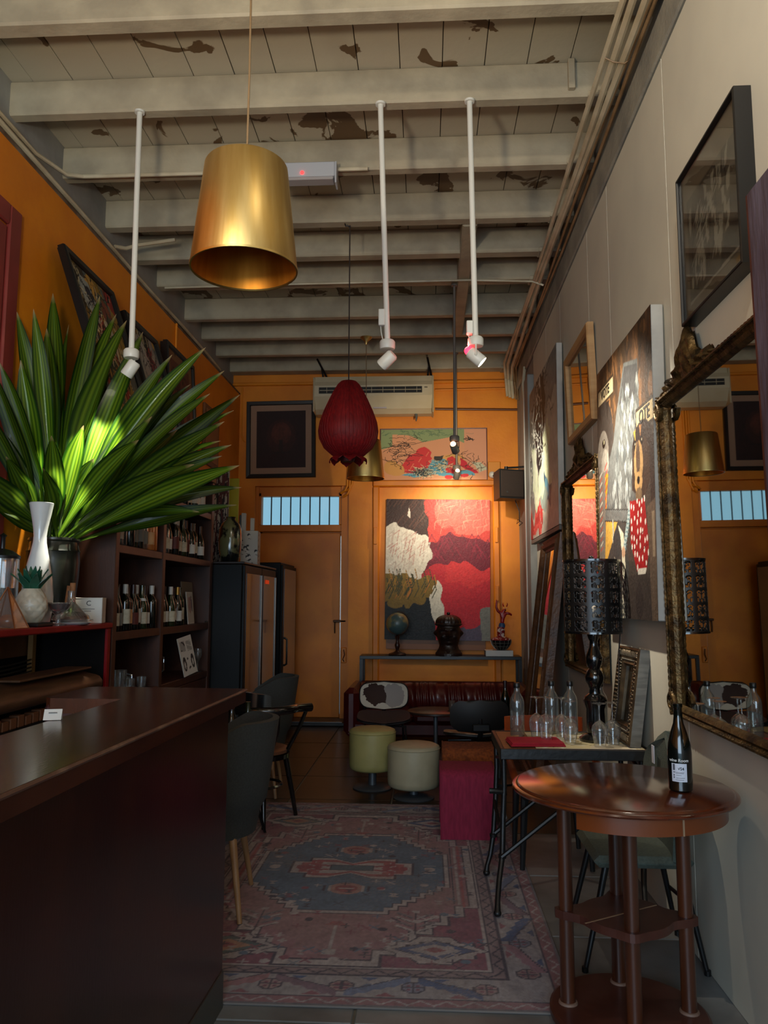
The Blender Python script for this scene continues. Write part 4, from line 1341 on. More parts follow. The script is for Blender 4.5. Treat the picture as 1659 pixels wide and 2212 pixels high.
# rolled-back key lid and keyboard edge
mb = MB()
sec = [(0.03, 0.0), (0.05, 0.02), (0.05, 0.05), (0.03, 0.075), (0.0, 0.085), (-0.16, 0.12), (-0.17, 0.10), (-0.03, 0.055), (0.0, 0.0)]
n = len(sec)
vs = [(x, -2.2, z) for x, z in sec] + [(x, -0.12, z) for x, z in sec]
mb.add(vs, [tuple(range(n)), tuple(range(2 * n - 1, n - 1, -1))] + [(i, n + i, n + (i + 1) % n, (i + 1) % n) for i in range(n)])
mb.v = [(x - .02, y, z + 1.03) for x, y, z in mb.v]
mb.build('key_lid', m_pwood, t, angle=60)
MB().box(-0.19, -0.03, -0.95, -0.14, 1.148, 1.16, bev=0.004, mtx=Matrix.Rotation(0.0, 4, 'Y')).build('hinged_flap', m_pwood, t, smooth=False)
MB().box(-0.30, 0.0, -2.2, -0.14, 0.90, 0.94).build('key_bed', m_pdark, t, smooth=False)
mk = M('hammer_felt', (104, 62, 34), 0.6)
for k in range(22):
    MB().box(-0.06, -0.01, -1.75 + k * .07, -1.75 + k * .07 + .055, 0.94, 0.985 + .006 * (k % 3), bev=0.003).build('key_block', mk, t, smooth=False)

# ------------------------------------------------------------------ things on the piano
PZ = 1.412
m_glaze = M('dark_green_glaze', (30, 36, 28), 0.3, c2=(20, 22, 18), scale=4, coat=0.12, bump=0.2, bscale=14)
t = thing('potted_plant', 'big green striped palm-like plant in a dark glazed jar on the piano', 'plant', (-2.20, 4.42, PZ))
prof = [(0, 0), (.105, 0), (.118, .03), (.136, .14), (.147, .27), (.150, .36), (.146, .415), (.150, .422), (.143, .435), (.137, .475), (.146, .485), (.146, .497), (.13, .50), (.126, .48), (.126, .40), (0, .40)]
MB().lathe(prof, seg=40).build('jar', m_glaze, t)
MB().lathe([(0, .405), (.125, .41), (0, .43)], seg=20).build('soil', M('dark_soil', (26, 20, 14), 0.9), t)
m_leaf = M_paint('striped_leaf', 0.34, 0.0, coat=0.2, transl=0.45)


def leaf_mesh(base, tip, wd, droop, roll, seed, stalk=.16):
    r = random.Random(seed)
    b, e = Vector(base), Vector(tip)
    d = e - b
    ln = d.length
    f = d.normalized()
    side = f.cross(Vector((.35 + r.uniform(-.5, .5), -1, .35 + r.uniform(-.3, .5))))
    side = side.normalized() if side.length > .05 else Vector((1, 0, 0))
    nrm = side.cross(f).normalized()
    R = Matrix.Rotation(roll, 3, f)
    side, nrm = R @ side, R @ nrm
    n, m = 16, 12
    vs, cs, fs = [], [], []
    g1, g2, g3 = (24, 54, 9), (128, 150, 34), (17, 40, 7)
    tone = .8 + r.random() * .45
    for i in range(n + 1):
        s = i / n
        p = b + d * s + Vector((0, 0, 1)) * droop * ln * (4 * s * (1 - s))
        if s < stalk:
            wv = wd * (.16 + .25 * (s / stalk) ** 2)
        else:
            q = (s - stalk) / (1 - stalk)
            wv = wd * (.41 + .59 * math.sin(min(1, q / .36) * PI / 2)) if q < .36 else wd * max(0.0, (1 - ((q - .36) / .64) ** 1.9)) + .002
        for j in range(m + 1):
            v = (j - m / 2) / (m / 2)
            fold = .22 * abs(v) * wv + .012 * math.sin(s * 9 + seed) * v * wv / wd
            p2 = p + side * (v * wv * .5) + nrm * fold
            vs.append(tuple(p2))
            st = max(math.exp(-((abs(v) - .30) / .13) ** 2), .7 * math.exp(-((abs(v) - .68) / .08) ** 2))
            c = [g1[k] + (g2[k] - g1[k]) * st * .75 for k in range(3)]
            if abs(v) > .85:
                c = g3
            if j == m / 2:
                c = (96, 128, 40)
            tp = max(0, (s - .965) / .035)
            c = [min(255, x * tone) * (1 - tp) + y * tp for x, y in zip(c, (176, 150, 110))]
            cs.append(lin(c))
    for i in range(n):
        for j in range(m):
            a = i * (m + 1) + j
            fs.append((a, a + 1, a + m + 2, a + m + 1))
    me = bpy.data.meshes.new('leaf')
    me.from_pydata(vs, [], fs)
    ca = me.color_attributes.new('Col', 'FLOAT_COLOR', 'POINT')
    ca.data.foreach_set('color', np.array(cs, np.float32).ravel())
    me.materials.append(m_leaf)
    me.shade_smooth()
    return me


TIPS = [(-2.09, 4.64, 3.49, 0.108), (-2.33, 4.45, 3.21, 0.117), (-1.47, 4.5, 2.95, 0.124), (-1.22, 4.18, 2.71, 0.103), (-1.31, 4.77, 2.78, 0.111), (-1.21, 4.64, 2.51, 0.112), (-1.59, 4.48, 2.43, 0.1), (-2.42, 4.48, 2.52, 0.125), (-2.44, 4.3, 2.7, 0.121), (-2.44, 4.02, 2.87, 0.097), (-2.37, 4.58, 3.49, 0.116), (-2.29, 4.21, 3.24, 0.096), (-2.44, 4.3, 3.26, 0.112), (-2.01, 4.72, 3.4, 0.2), (-1.89, 4.6, 3.31, 0.2), (-1.79, 4.62, 3.24, 0.126), (-2.38, 4.05, 2.87, 0.1), (-2.31, 4.14, 2.91, 0.129), (-2.18, 4.66, 3.07, 0.106), (-1.59, 4.6, 3.08, 0.107), (-1.33, 4.44, 3.07, 0.115), (-1.28, 4.69, 3.0, 0.119), (-1.18, 4.71, 2.85, 0.125), (-1.23, 4.76, 2.76, 0.118), (-1.11, 4.1, 2.53, 0.125), (-1.52, 4.74, 2.78, 0.127), (-1.48, 4.42, 2.56, 0.12), (-1.14, 4.14, 2.43, 0.124), (-1.21, 4.43, 2.4, 0.105), (-1.0, 4.02, 2.27, 0.125), (-1.17, 4.76, 2.26, 0.098), (-1.16, 4.61, 2.13, 0.109), (-1.27, 4.09, 2.29, 0.105), (-1.78, 4.58, 2.24, 0.126), (-1.55, 4.0, 2.41, 0.117), (-2.04, 4.01, 2.44, 0.12), (-1.97, 4.24, 2.55, 0.126), (-2.44, 4.36, 2.93, 0.113), (-2.44, 4.15, 2.54, 0.106), (-2.3, 4.03, 2.33, 0.116), (-1.65, 4.55, 2.85, 0.109), (-2.44, 3.91, 2.65, 0.1), (-2.44, 3.83, 2.26, 0.125), (-2.44, 4.05, 2.14, 0.129), (-2.44, 4.49, 2.72, 0.108), (-1.99, 4.62, 2.99, 0.118), (-1.98, 4.42, 2.39, 0.115), (-1.55, 4.47, 2.2, 0.128), (-1.32, 4.38, 2.06, 0.11), (-2.24, 4.55, 3.27, 0.103), (-1.56, 4.21, 2.59, 0.129), (-1.48, 4.64, 2.9, 0.095), (-2.43, 4.3, 2.26, 0.115), (-2.07, 3.99, 2.26, 0.117), (-1.81, 4.48, 2.37, 0.097)]
for k, (x, y, z, wd) in enumerate(TIPS):
    r = random.Random(100 + k)
    tip = Vector((x, y, z)) - Vector(t.location)
    core = Vector((0, 0, .50))
    d = tip - core
    s0 = .02 if k % 3 else .2
    base = core + d * s0 + Vector((r.uniform(-.05, .05), r.uniform(-.05, .05), -.06 if s0 < .1 else .0))
    o = bpy.data.objects.new('leaf', leaf_mesh(base, tip, wd, r.uniform(.02, .07), r.uniform(-.45, .45), k, stalk=.3 if s0 < .1 else .1))
    col.objects.link(o)
    o.parent = t
for k in range(7):
    a = k * .9
    MB().tube([(.05 * math.cos(a), .05 * math.sin(a), .40), (.06 * math.cos(a) + .02, .06 * math.sin(a), .62), (.09 * math.cos(a) + .05, .08 * math.sin(a), .82)], [.012, .010, .008], 8).build('stem', M('green_stem', (74, 96, 36), 0.5), t)

m_porc = M('white_porcelain', (204, 206, 204), 0.15, coat=0.5)
t = thing('white_vase', 'tall white waisted porcelain vase beside the dark plant jar', 'vase', (-2.14, 4.14, PZ))
prof = [(0, 0), (.062, 0), (.074, .02), (.083, .09), (.084, .16), (.077, .25), (.062, .33), (.046, .40), (.036, .455), (.034, .49), (.038, .53), (.047, .58), (.057, .63), (.066, .672), (.063, .675), (.05, .62), (.03, .5), (.03, .4), (0, .38)]
MB().lathe(prof, seg=40).build('body', m_porc, t)

t = thing('ceramic_pineapple', 'white ceramic pineapple with green leaf crown at the front of the piano', 'ornament', (-2.06, 3.93, PZ))
m_pine = M('white_ceramic_pineapple', (198, 190, 170), 0.35, c2=(176, 168, 148), scale=14)
mb = MB()
mb.box(-.085, .085, -.085, .085, 0, .022, bev=.006)
mb.build('base', m_black, t, smooth=False)
P = []
nu, nv = 64, 40
for i in range(nv + 1):
    s = i / nv
    z = .022 + .175 * s
    r0 = .078 * (math.sin(PI * (.16 + .72 * s)) ** .6)
    row = []
    for j in range(nu + 1):
        a = 2 * PI * j / nu
        c1 = abs(math.sin(4 * a + s * 9)); c2 = abs(math.sin(4 * a - s * 9))
        rr = r0 * (1 + .085 * min(c1, c2) ** .5 - .03)
        row.append((rr * math.cos(a), rr * math.sin(a), z))
    P.append(row)
mb = MB().surf(P, flip=True)
top = len(mb.v); mb.v.append((0, 0, .199)); mb.f += [((nv) * (nu + 1) + j, (nv) * (nu + 1) + j + 1, top) for j in range(nu)]
mb.build('fruit', m_pine, t, angle=75)
m_gcr = M('green_ceramic', (40, 96, 72), 0.4, c2=(28, 74, 54), scale=9)
for ring, (n, rr, h, tilt) in enumerate(((7, .03, .085, .075), (6, .024, .11, .05), (4, .014, .125, .022))):
    for k in range(n):
        a = 2 * PI * k / n + ring * .4
        P = []
        for i in range(6):
            s = i / 5
            wv = .024 * math.sin(PI * (.22 + .78 * s)) + .001
            rad = rr + tilt * s ** 1.5
            P.append([((rad) * math.cos(a) - q * wv * math.sin(a), (rad) * math.sin(a) + q * wv * math.cos(a), .190 + h * s - .006 * q * q) for q in (-1, 0, 1)])
        MB().shell(P, .003).build('crown_leaf', m_gcr, t)

m_clear = M_glass('clear_glass', (244, 246, 246), 0.09, 0.04, 0.9, body=0.04, bodycol=(235, 235, 235))
m_brownliq = M('amber_contents', (110, 58, 34), 0.25, c2=(70, 36, 22), scale=18)
t = thing('coupe_glass', 'short stemmed glass bowl with brown contents beside the white pineapple', 'glass', (-1.995, 4.10, PZ))
MB().lathe([(0, .001), (.045, .001), (.046, .006), (.012, .014), (.011, .05), (.02, .062), (.05, .085), (.066, .125), (.064, .125), (.047, .088), (0, .066)], seg=28).build('bowl', m_clear, t)
MB().lathe([(0, .069), (.045, .089), (.060, .117), (0, .12)], seg=24).build('contents', m_brownliq, t)
t = thing('decanter', 'squat glass decanter of corks and brown contents on a white dish', 'decanter', (-2.02, 4.30, PZ))
MB().lathe([(0, .001), (.10, .001), (.115, .012), (.112, .014), (0, .008)], seg=32).build('dish', m_porc, t)
MB().lathe([(0, .014), (.09, .014), (.108, .03), (.10, .05), (.06, .085), (.026, .12), (.019, .16), (.022, .19), (.020, .19), (.017, .16), (.024, .12), (.056, .085), (.096, .05)], seg=32).build('flask', m_clear, t)
MB().lathe([(0, .018), (.088, .018), (.102, .032), (.09, .05), (.055, .07), (0, .075)], seg=28).build('contents', m_brownliq, t)
m_cork = M('cork', (160, 108, 66), 0.8, c2=(120, 76, 44), scale=30)
MB().lathe([(0, .14), (.014, .14), (.016, .235), (0, .235)], seg=12, mtx=Matrix.Translation((0.005, 0, 0))).build('cork', m_cork, t)
MB().lathe([(0, .10), (.014, .10), (.016, .20), (0, .20)], seg=12, mtx=Matrix.Translation((-.05, .03, .02)) @ Matrix.Rotation(.12, 4, 'Y')).build('cork', m_cork, t)

t = thing('white_box', 'white cardboard box marked with a C standing on the red piano top', 'box', (-2.085, 4.50, PZ), 0.25)
m_wbox = M('white_carton', (206, 202, 192), 0.55)
MB().box(-.03, .150, 0, .14, 0, .150, bev=.004).build('carton', m_wbox, t, smooth=False)
FB = basis((0.062, -0.001, 0), (1, 0, 0), (0, 0, 1))
m_txt = M('black_print', (24, 24, 26), 0.6)
MB().box(-.031, .151, -.001, .141, .146, .1525, bev=.002).build('lid', m_wbox, t, smooth=False)
text_mesh('lettering', 'C', .042, m_txt, t, FB @ Matrix.Translation((.01, .118, 0)))
for z, wv in ((.085, .09), (.073, .05), (.03, .03), (.022, .08)):
    MB().box(-wv / 2, wv / 2, z - .0022, z + .0022, 0, .0006, mtx=FB).build('print_line', M('grey_box_print', (120, 118, 112), 0.6), t, smooth=False)

t = thing('glass_coffee_press', 'glass coffee press with dark top at the far left of the piano', 'coffee press', (-2.26, 3.98, PZ))
MB().lathe([(0, .01), (.085, .01), (.088, .02), (.088, .36), (.085, .36), (.085, .022), (0, .02)], seg=32).build('beaker', m_clear, t)
MB().lathe([(0, .02), (.083, .02), (.083, .20), (0, .20)], seg=28).build('contents', M('black_coffee', (18, 12, 10), 0.2), t)
MB().lathe([(0, .355), (.09, .355), (.092, .37), (.05, .40), (.012, .41), (.012, .47), (.02, .48), (0, .495)], seg=28).build('plunger_lid', m_black, t)
MB().lathe([(0, 0), (.092, 0), (.092, .012), (0, .012)], seg=28).build('base_ring', m_black, t)
t = thing('geometric_terrarium', 'small triangular glass terrarium cropped by the left photo edge', 'terrarium', (-2.03, 3.66, PZ))
A = [(-.09, -.06, 0), (.07, -.06, 0), (.07, .07, 0), (-.09, .07, 0), (-.01, 0, .2)]
MB().add(A, [(0, 1, 4), (1, 2, 4), (2, 3, 4), (3, 0, 4), (3, 2, 1, 0)]).build('glass_panes', m_clear, t, smooth=False)
for a, b in ((0, 1), (1, 2), (2, 3), (3, 0), (0, 4), (1, 4), (2, 4), (3, 4)):
    MB().tube([A[a], A[b]], .004, 6).build('edge_bar', M('copper_edge', (150, 100, 66), 0.35, 0.9), t)
MB().sphere(0, 0, .035, .045, .04, .035, seg=12, rings=8).build('pebble', m_brownliq, t)

# ------------------------------------------------------------------ bottle shelf unit
m_shelf = M('dark_brown_shelf', (74, 42, 27), 0.42, c2=(54, 30, 20), scale=2.5, stretch=(4, 4, 0.6), bump=0.05)
t = thing('bottle_shelf', 'tall dark brown wooden shelf unit full of bottles along the left wall', 'shelf', (-2.22, 5.8, 0))
SX0, SX1 = -0.27, 0.27


def SB(nm, x0, x1, y0, y1, z0, z1, m=m_shelf):
    return MB().box(x0, x1, y0 - 5.8, y1 - 5.8, z0, z1, bev=.004).build(nm, m, t, smooth=False)


SB('side_panel', SX0, SX1, 4.73, 4.79, 0, 2.66)
SB('side_panel', SX0, SX1, 6.86, 6.93, 0, 2.66)
SB('divider', SX0, SX1, 5.60, 5.66, 0, 2.62)
for z in (0.93, 1.35, 1.905, 2.33):
    SB('shelf_board', SX0, SX1 - .005, 4.79, 5.60, z - .055, z)
    SB('shelf_board', SX0, SX1 - .005, 5.66, 6.86, z - .055, z)
SB('top_board', SX0, SX1 + .01, 4.72, 6.94, 2.62, 2.665)
SB('plinth', SX0, SX1 - .02, 4.79, 6.86, 0, .09)
for k in range(9):
    SB('back_board', SX0 - .0, SX0 + .012, 4.79 + k * .23, 4.79 + k * .23 + .225, .09, 2.62, M('brown_back_boards', (88, 54, 32), 0.5, c2=(66, 40, 24), scale=3, stretch=(4, 4, .6)))
for (y0, y1) in ((4.79, 5.60), (5.66, 6.86)):
    SB('cupboard_door', SX1 - .03, SX1 - .01, y0 + .01, y1 - .01, .1, .87)
MB().tube([(.255, 6.80 - 5.8, 1.36), (.262, 6.82 - 5.8, 1.36)], .008).build('shelf_pin', m_steel, t)

# bottle kinds
m_dkglass = M('dark_bottle_glass', (10, 14, 10), 0.07, coat=0.5)
m_grglass = M('olive_bottle_glass', (30, 40, 18), 0.08, coat=0.5)
m_label = M('cream_label', (190, 182, 160), 0.6, c2=(170, 160, 136), scale=30)
m_labw = M('white_label', (198, 196, 188), 0.6)
m_labo = M('peach_label', (206, 160, 110), 0.6)
m_labd = M('dark_red_label', (84, 30, 24), 0.6)
m_labg = M('grey_label', (110, 112, 106), 0.6)
m_foil_w = M('white_foil', (176, 172, 164), 0.35)
m_foil_r = M('dark_foil', (40, 14, 16), 0.35)
m_foil_g = M('gold_foil', (150, 112, 50), 0.35, 0.7)
m_spirit = M('amber_spirit', (176, 100, 40), 0.12, coat=0.4)
BURG = [(0, 0), (.036, 0), (.04, .006), (.04, .14), (.036, .17), (.024, .205), (.0155, .235), (.014, .29), (.016, .292), (.016, .302), (0, .302)]
BORD = [(0, 0), (.034, 0), (.037, .005), (.037, .185), (.033, .205), (.017, .226), (.014, .24), (.014, .29), (.016, .292), (.016, .302), (0, .302)]
CYL = [(0, 0), (.042, 0), (.045, .006), (.045, .17), (.04, .185), (.016, .2), (.015, .235), (.018, .237), (.018, .262), (0, .262)]
_pm = {}


def shared(key, mb, name, mat):
    if key not in _pm:
        _pm[key] = mb.mesh(name, mat)
    return _pm[key]


def part(name, me, parent, loc=(0, 0, 0)):
    o = bpy.data.objects.new(name, me)
    col.objects.link(o)
    o.parent = parent
    o.location = loc
    return o


def wine_bottle(loc, label, group, prof='burg', glass=None, lab=None, foil=None, hs=1.0, rot=0, name='wine_bottle', neck=False):
    pr = {'burg': BURG, 'bord': BORD, 'cyl': CYL}[prof]
    pr = [(r, z * hs) for r, z in pr]
    g = glass or m_dkglass
    t = thing(name, label, 'bottle', loc, rot, group)
    part('glass_body', shared(('b', prof, g.name, hs), MB().lathe(pr, seg=18), 'glass_body', g), t)
    R = max(r for r, z in pr) + .0006
    if lab:
        z0, z1 = (.035, .115) if prof != 'bord' else (.045, .14)
        z0, z1 = z0 * hs, z1 * hs
        part('label', shared(('l', prof, lab.name, hs), MB().lathe([(R, z0), (R, z1)], seg=16, arc=(-PI * .95, PI * .15)), 'label', lab), t)
    if foil:
        zt = pr[-1][1]
        part('foil_cap', shared(('f', prof, foil.name, hs), MB().lathe([(.0168, zt - .06), (.0172, zt - .008), (.0168, zt + .001), (0, zt + .0015)], seg=14), 'foil_cap', foil), t)
    if neck:
        part('neck_tag', shared(('n', prof, hs), MB().lathe([(.024, .212 * hs), (.034, .196 * hs), (.034, .193 * hs), (.024, .209 * hs)], seg=14), 'neck_tag', m_labw), t)
    return t


ORD = ['first', 'second', 'third', 'fourth', 'fifth', 'sixth', 'seventh', 'eighth', 'ninth', 'tenth', 'eleventh', 'twelfth']
GLN = {None: 'dark', 'dark_bottle_glass': 'dark', 'olive_bottle_glass': 'olive green', 'amber_spirit': 'amber', 'clear_glass': 'clear'}
LBN = {None: 'no label', 'cream_label': 'cream label', 'white_label': 'white label', 'peach_label': 'peach label', 'dark_red_label': 'dark red label', 'grey_label': 'grey label'}


def row(zs, y0, dy, spec, where, group):
    for k, s in enumerate(spec):
        pf, gl, lb, fo, hs, nk = s
        x = -2.0 + (.0, -.012, .01, -.008, .0, -.012)[k % 6]
        lbl = '%s bottle from the near end, %s, %s glass with %s' % (ORD[k], where, GLN[gl.name if gl else None], LBN[lb.name if lb else None])
        wine_bottle((x, y0 + dy * k, zs), lbl, group, pf, gl, lb, fo, hs, rnd.uniform(-.3, .3), neck=nk, name='wine_bottle' if pf != 'cyl' else 'spirit_bottle')


row(1.352, 4.846, .082, [('burg', None, m_label, None, 1, 0), ('burg', None, m_labg, None, 1, 0), ('bord', None, m_label, m_foil_w, 1, 0), ('bord', None, m_labo, None, .98, 0), ('burg', None, m_labd, m_foil_r, 1, 0),
                        ('bord', None, m_labw, m_foil_w, 1, 0), ('burg', m_grglass, m_label, None, 1, 1), ('burg', None, m_labw, m_foil_r, .98, 0), ('bord', None, None, m_foil_w, 1, 0)],
    'middle shelf, left bay', 'wine bottles on the middle shelf')
row(1.352, 5.72, .098, [('burg', None, m_label, m_foil_g, 1, 1), ('burg', None, m_labw, m_foil_r, 1, 0), ('burg', m_grglass, m_label, m_foil_w, 1, 0), ('bord', None, m_labw, m_foil_r, .97, 0), ('burg', None, m_labw, m_foil_g, 1, 0), ('bord', m_grglass, m_label, None, 1, 0)],
    'middle shelf, right bay', 'wine bottles on the middle shelf')
row(1.907, 4.845, .0945, [('cyl', m_clear, m_label, None, 1, 0), ('cyl', m_clear, None, m_foil_w, 1.05, 0), ('bord', None, None, m_foil_r, 1, 0), ('burg', m_grglass, m_labg, None, 1, 0), ('bord', None, m_labg, m_foil_w, 1, 0), ('cyl', m_clear, m_labg, m_foil_g, 1.1, 0), ('cyl', m_spirit, m_labo, None, 1.1, 0), ('cyl', m_spirit, None, m_foil_w, 1.15, 0)],
    'upper shelf, left bay', 'bottles on the upper shelf')
row(1.907, 5.74, .112, [('cyl', m_clear, m_label, m_foil_w, 1, 0), ('burg', None, m_labw, None, 1, 0), ('bord', None, m_labd, m_foil_w, 1, 0), ('burg', None, m_label, m_foil_w, 1, 0), ('burg', m_grglass, m_label, None, 1, 0), ('bord', None, m_labd, m_foil_r, 1, 0), ('burg', None, m_labw, m_foil_r, .97, 0), ('bord', None, m_label, None, 1, 0), ('burg', None, m_labw, m_foil_r, .95, 0)],
    'upper shelf, right bay', 'bottles on the upper shelf')
row(2.332, 6.2, .12, [('bord', None, m_labw, m_foil_w, .9, 0), ('burg', None, m_label, None, .9, 0), ('bord', m_grglass, m_labw, m_foil_w, .9, 0), ('burg', None, m_labw, m_foil_r, .9, 0), ('bord', None, m_labw, m_foil_w, .9, 0)],
    'topmost shelf', 'bottles on the topmost shelf')

# glasses on the low shelf
for k, (y, dx, hh, rr, jug) in enumerate(((4.86, 0, .09, .035, 0), (4.96, -.06, .10, .036, 0), (5.05, .01, .16, .045, 1), (5.15, -.05, .12, .04, 0), (5.25, .0, .085, .036, 0), (5.34, -.05, .09, .036, 0), (5.44, .01, .08, .036, 0), (5.75, -.02, .24, .045, 1), (5.95, -.06, .08, .04, 0))):
    nm = 'glass_jug' if jug else 'tumbler'
    t2 = thing(nm, '%s clear %s from the near end, low shelf just above the bar top' % (ORD[k], 'glass jug' if jug else 'tumbler'), 'jug' if jug else 'glass', (-2.03 + dx, y, .932), group='glassware on the low shelf')
    MB().lathe([(0, .004), (rr * .8, .0), (rr * .85, .004), (rr, hh), (rr - .003, hh), (rr * .8, .012), (0, .012)], seg=20).build('vessel', m_clear, t2)
    if jug:
        MB().tube([(rr, 0, hh * .85), (rr + .035, 0, hh * .8), (rr + .035, 0, hh * .4), (rr * .95, 0, hh * .3)], .006, 8).build('handle', m_clear, t2)

# cards and frames standing on the shelves
t = thing('photo_card', 'white framed photo card of two figures, middle shelf right bay', 'card', (-2.0, 6.42, 1.352), 0.05)
Lc = basis((0, 0, 0), (0, 1, 0), (-.1, 0, 1))
MB().box(0, .2, 0, .27, -.006, 0, mtx=Lc).build('backing', m_labw, t, smooth=False)
p = Pic(.18, .25, .006, (182, 176, 166)); p.poly([(.2, .85), (.6, .88), (.66, .5), (.5, .3), (.3, .35), (.15, .5)], (150, 116, 112)); p.poly([(.62, .82), (.85, .8), (.86, .35), (.68, .4)], (96, 84, 96)); p.poly([(.2, .3), (.6, .3), (.4, .05)], (176, 168, 160)); p.ell(.72, .86, .07, .05, (60, 48, 44))
p.build('artwork', m_print, t, Lc @ Matrix.Translation((.01, .01, .001)))
t = thing('picture_board', 'grey brown board leaning behind the photo card on the middle shelf', 'board', (-2.06, 6.5, 1.352))
MB().box(0, .3, 0, .36, -.01, 0, mtx=Lc).build('board', M('grey_brown_board', (104, 88, 70), 0.6), t, smooth=False)
t = thing('postcard', 'tilted black and white face postcard on the low shelf, right bay', 'card', (-1.93, 6.14, .94), 0.0)
Lp = basis((0, 0, 0), (.15, 1, .12), (-.20, -.12, 1))
MB().box(0, .24, 0, .31, -.004, 0, mtx=Lp).build('backing', m_labw, t, smooth=False)
p = Pic(.23, .30, .006, (196, 192, 182))
for k in range(7):
    p.line([(.1 + k * .05, .9), (.12 + k * .05, .65)], .007, (30, 28, 28)); p.line([(.55 + k * .05, .88), (.6 + k * .05, .62)], .005, (30, 28, 28))
p.ell(.2, .3, .12, .2, (26, 24, 24)); p.ell(.8, .32, .12, .2, (26, 24, 24)); p.ell(.2, .27, .05, .1, (190, 186, 176)); p.ell(.8, .3, .05, .1, (190, 186, 176)); p.ell(.45, .42, .05, .04, (40, 38, 38)); p.ell(.56, .18, .05, .03, (40, 38, 38)); p.ell(.48, .16, .03, .03, (40, 38, 38))
p.build('artwork', m_print, t, Lp @ Matrix.Translation((.005, .005, .001)))
t = thing('wine_glass', 'clear stemmed glass at the far end of the low shelf', 'glass', (-2.0, 6.72, .932))
MB().lathe([(0, 0), (.034, 0), (.034, .003), (.005, .01), (.004, .08), (.02, .1), (.038, .14), (.032, .2), (.031, .2), (.036, .14), (.018, .105), (0, .095)], seg=20).build('vessel', m_clear, t)

# ------------------------------------------------------------------ wine fridges
m_fr = M('fridge_black', (8, 8, 8), 0.5, spec=.25)
m_fglass = M('dark_fridge_glass', (16, 14, 12), 0.04, spec=0.9, coat=1.0)
t = thing('wine_fridge', 'black double door glass wine fridge beside the shelf unit', 'fridge', (-2.119, 7.74, 0))
MB().box(-.37, .43, -.75, .74, 0.05, 1.885, bev=.008).build('cabinet', m_fr, t, smooth=False)
MB().box(-.375, .45, -.76, .75, 1.885, 1.905, bev=.004).build('top_trim', M('brown_top_trim', (40, 24, 16), 0.4), t, smooth=False)
for y0, y1 in ((-.74, -.03), (-.01, .69)):
    d = MB().box(.43, .455, y0, y1, .12, 1.87, bev=.004).build('door', m_fr, t, smooth=False)
    MB().box(.455, .459, y0 + .06, y1 - .06, .2, 1.80).build('glass', m_fglass, d, smooth=False)
    MB().box(.456, .47, y1 - .04, y1 - .022, .2, 1.8, bev=.003).build('handle', M('dull_steel_bar', (120, 112, 104), 0.35, 0.9), d, smooth=False)
MB().box(.462, .464, .12, .3, 1.72, 1.76).build('display', M_emit('orange_display', (200, 56, 16), 0.5), t, smooth=False)
MB().box(-.36, .40, -.73, .72, 0.0, .05).build('plinth', m_fr, t, smooth=False)
t = thing('wine_fridge', 'black single door wine fridge furthest along the left, next to the door', 'fridge', (-2.129, 9.35, 0))
MB().box(-.36, .44, -.5, .42, 0.05, 1.99, bev=.008).build('cabinet', m_fr, t, smooth=False)
d = MB().box(.44, .465, -.49, .41, .1, 1.96, bev=.004).build('door', m_fr, t, smooth=False)
MB().box(.465, .469, -.40, .37, .16, 1.92).build('glass', m_fglass, d, smooth=False)
MB().tube([(.468, -.36, .80), (.50, -.36, .82), (.50, -.36, 1.10), (.468, -.36, 1.12)], .012, 8).build('handle', m_black, d)
MB().box(-.35, .41, -.48, .40, 0.0, .05).build('plinth', m_fr, t, smooth=False)

t = thing('painted_vase', 'large glossy olive and black patterned vase on the wine fridge', 'vase', (-1.875, 7.25, 1.905))
m_pv = M('olive_patterned_glaze', (104, 104, 70), 0.12, c2=(16, 20, 20), scale=7, lo=.46, hi=.52, coat=0.6)
MB().lathe([(0, 0), (.07, 0), (.085, .02), (.105, .12), (.11, .22), (.105, .32), (.085, .375), (.05, .405), (.042, .425), (.048, .44), (.04, .44), (0, .42)], seg=36).build('body', m_pv, t)
t = thing('printed_carton', 'white carton printed with black faces and a tall top, on the wine fridge', 'box', (-1.86, 7.6, 1.905), 0.1)
p = Pic(.17, .34, .006, (176, 168, 156))
for k in range(12):
    r = random.Random(k + 40)
    u, v = r.random(), r.random()
    p.ell(u, v, .09, .05, (24, 22, 22)); p.ell(u + .03, v - .05, .07, .05, (186, 178, 166)); p.line([(u, v - .1), (u + .1, v - .12)], .005, (24, 22, 22))
MB().box(0, .17, 0, .22, 0, .34).build('carton', M('white_carton_printed', (170, 162, 150), 0.6), t, smooth=False)
p.build('front_print', m_print, t, basis((0, -.001, 0), (1, 0, 0), UP))
p.build('side_print', m_print, t, basis((.171, 0, 0), (0, 1, 0), UP))
MB().box(.0, .045, .0, .05, .34, .52, bev=.004).build('tall_flap', MATS['white_carton_printed'], t, smooth=False)
MB().box(.09, .13, .0, .05, .34, .47, bev=.004).build('short_flap', MATS['white_carton_printed'], t, smooth=False)
MB().box(-.02, .0, .0, .04, .36, .5, bev=.004).build('black_tab', m_black, t, smooth=False)
t = thing('yellow_panel', 'plain yellow green panel standing upright on the wine fridge against the wall', 'panel', (-2.2, 7.95, 1.905))
MB().box(0, .22, 0, .02, 0, .93, bev=.004).build('panel', M('yellow_green_panel', (168, 160, 22), 0.55), t, smooth=False)
t = thing('scribbled_banner', 'narrow white banner with black scribbles hanging beside the yellow panel', 'banner', (-2.13, 7.55, 1.905))
p = Pic(.15, .95, .007, (178, 164, 146)); p.scribble(40, 0, 1, 0, 1, .008, (40, 28, 26), 3, .2); p.scribble(14, 0, 1, .7, 1, .012, (90, 40, 36), 8, .15)
p.build('cloth', m_print, t, basis((0, 0, 0), (1, 0, 0), UP))
MB().box(0, .15, .002, .012, 0, .95).build('backing', m_labw, t, smooth=False)
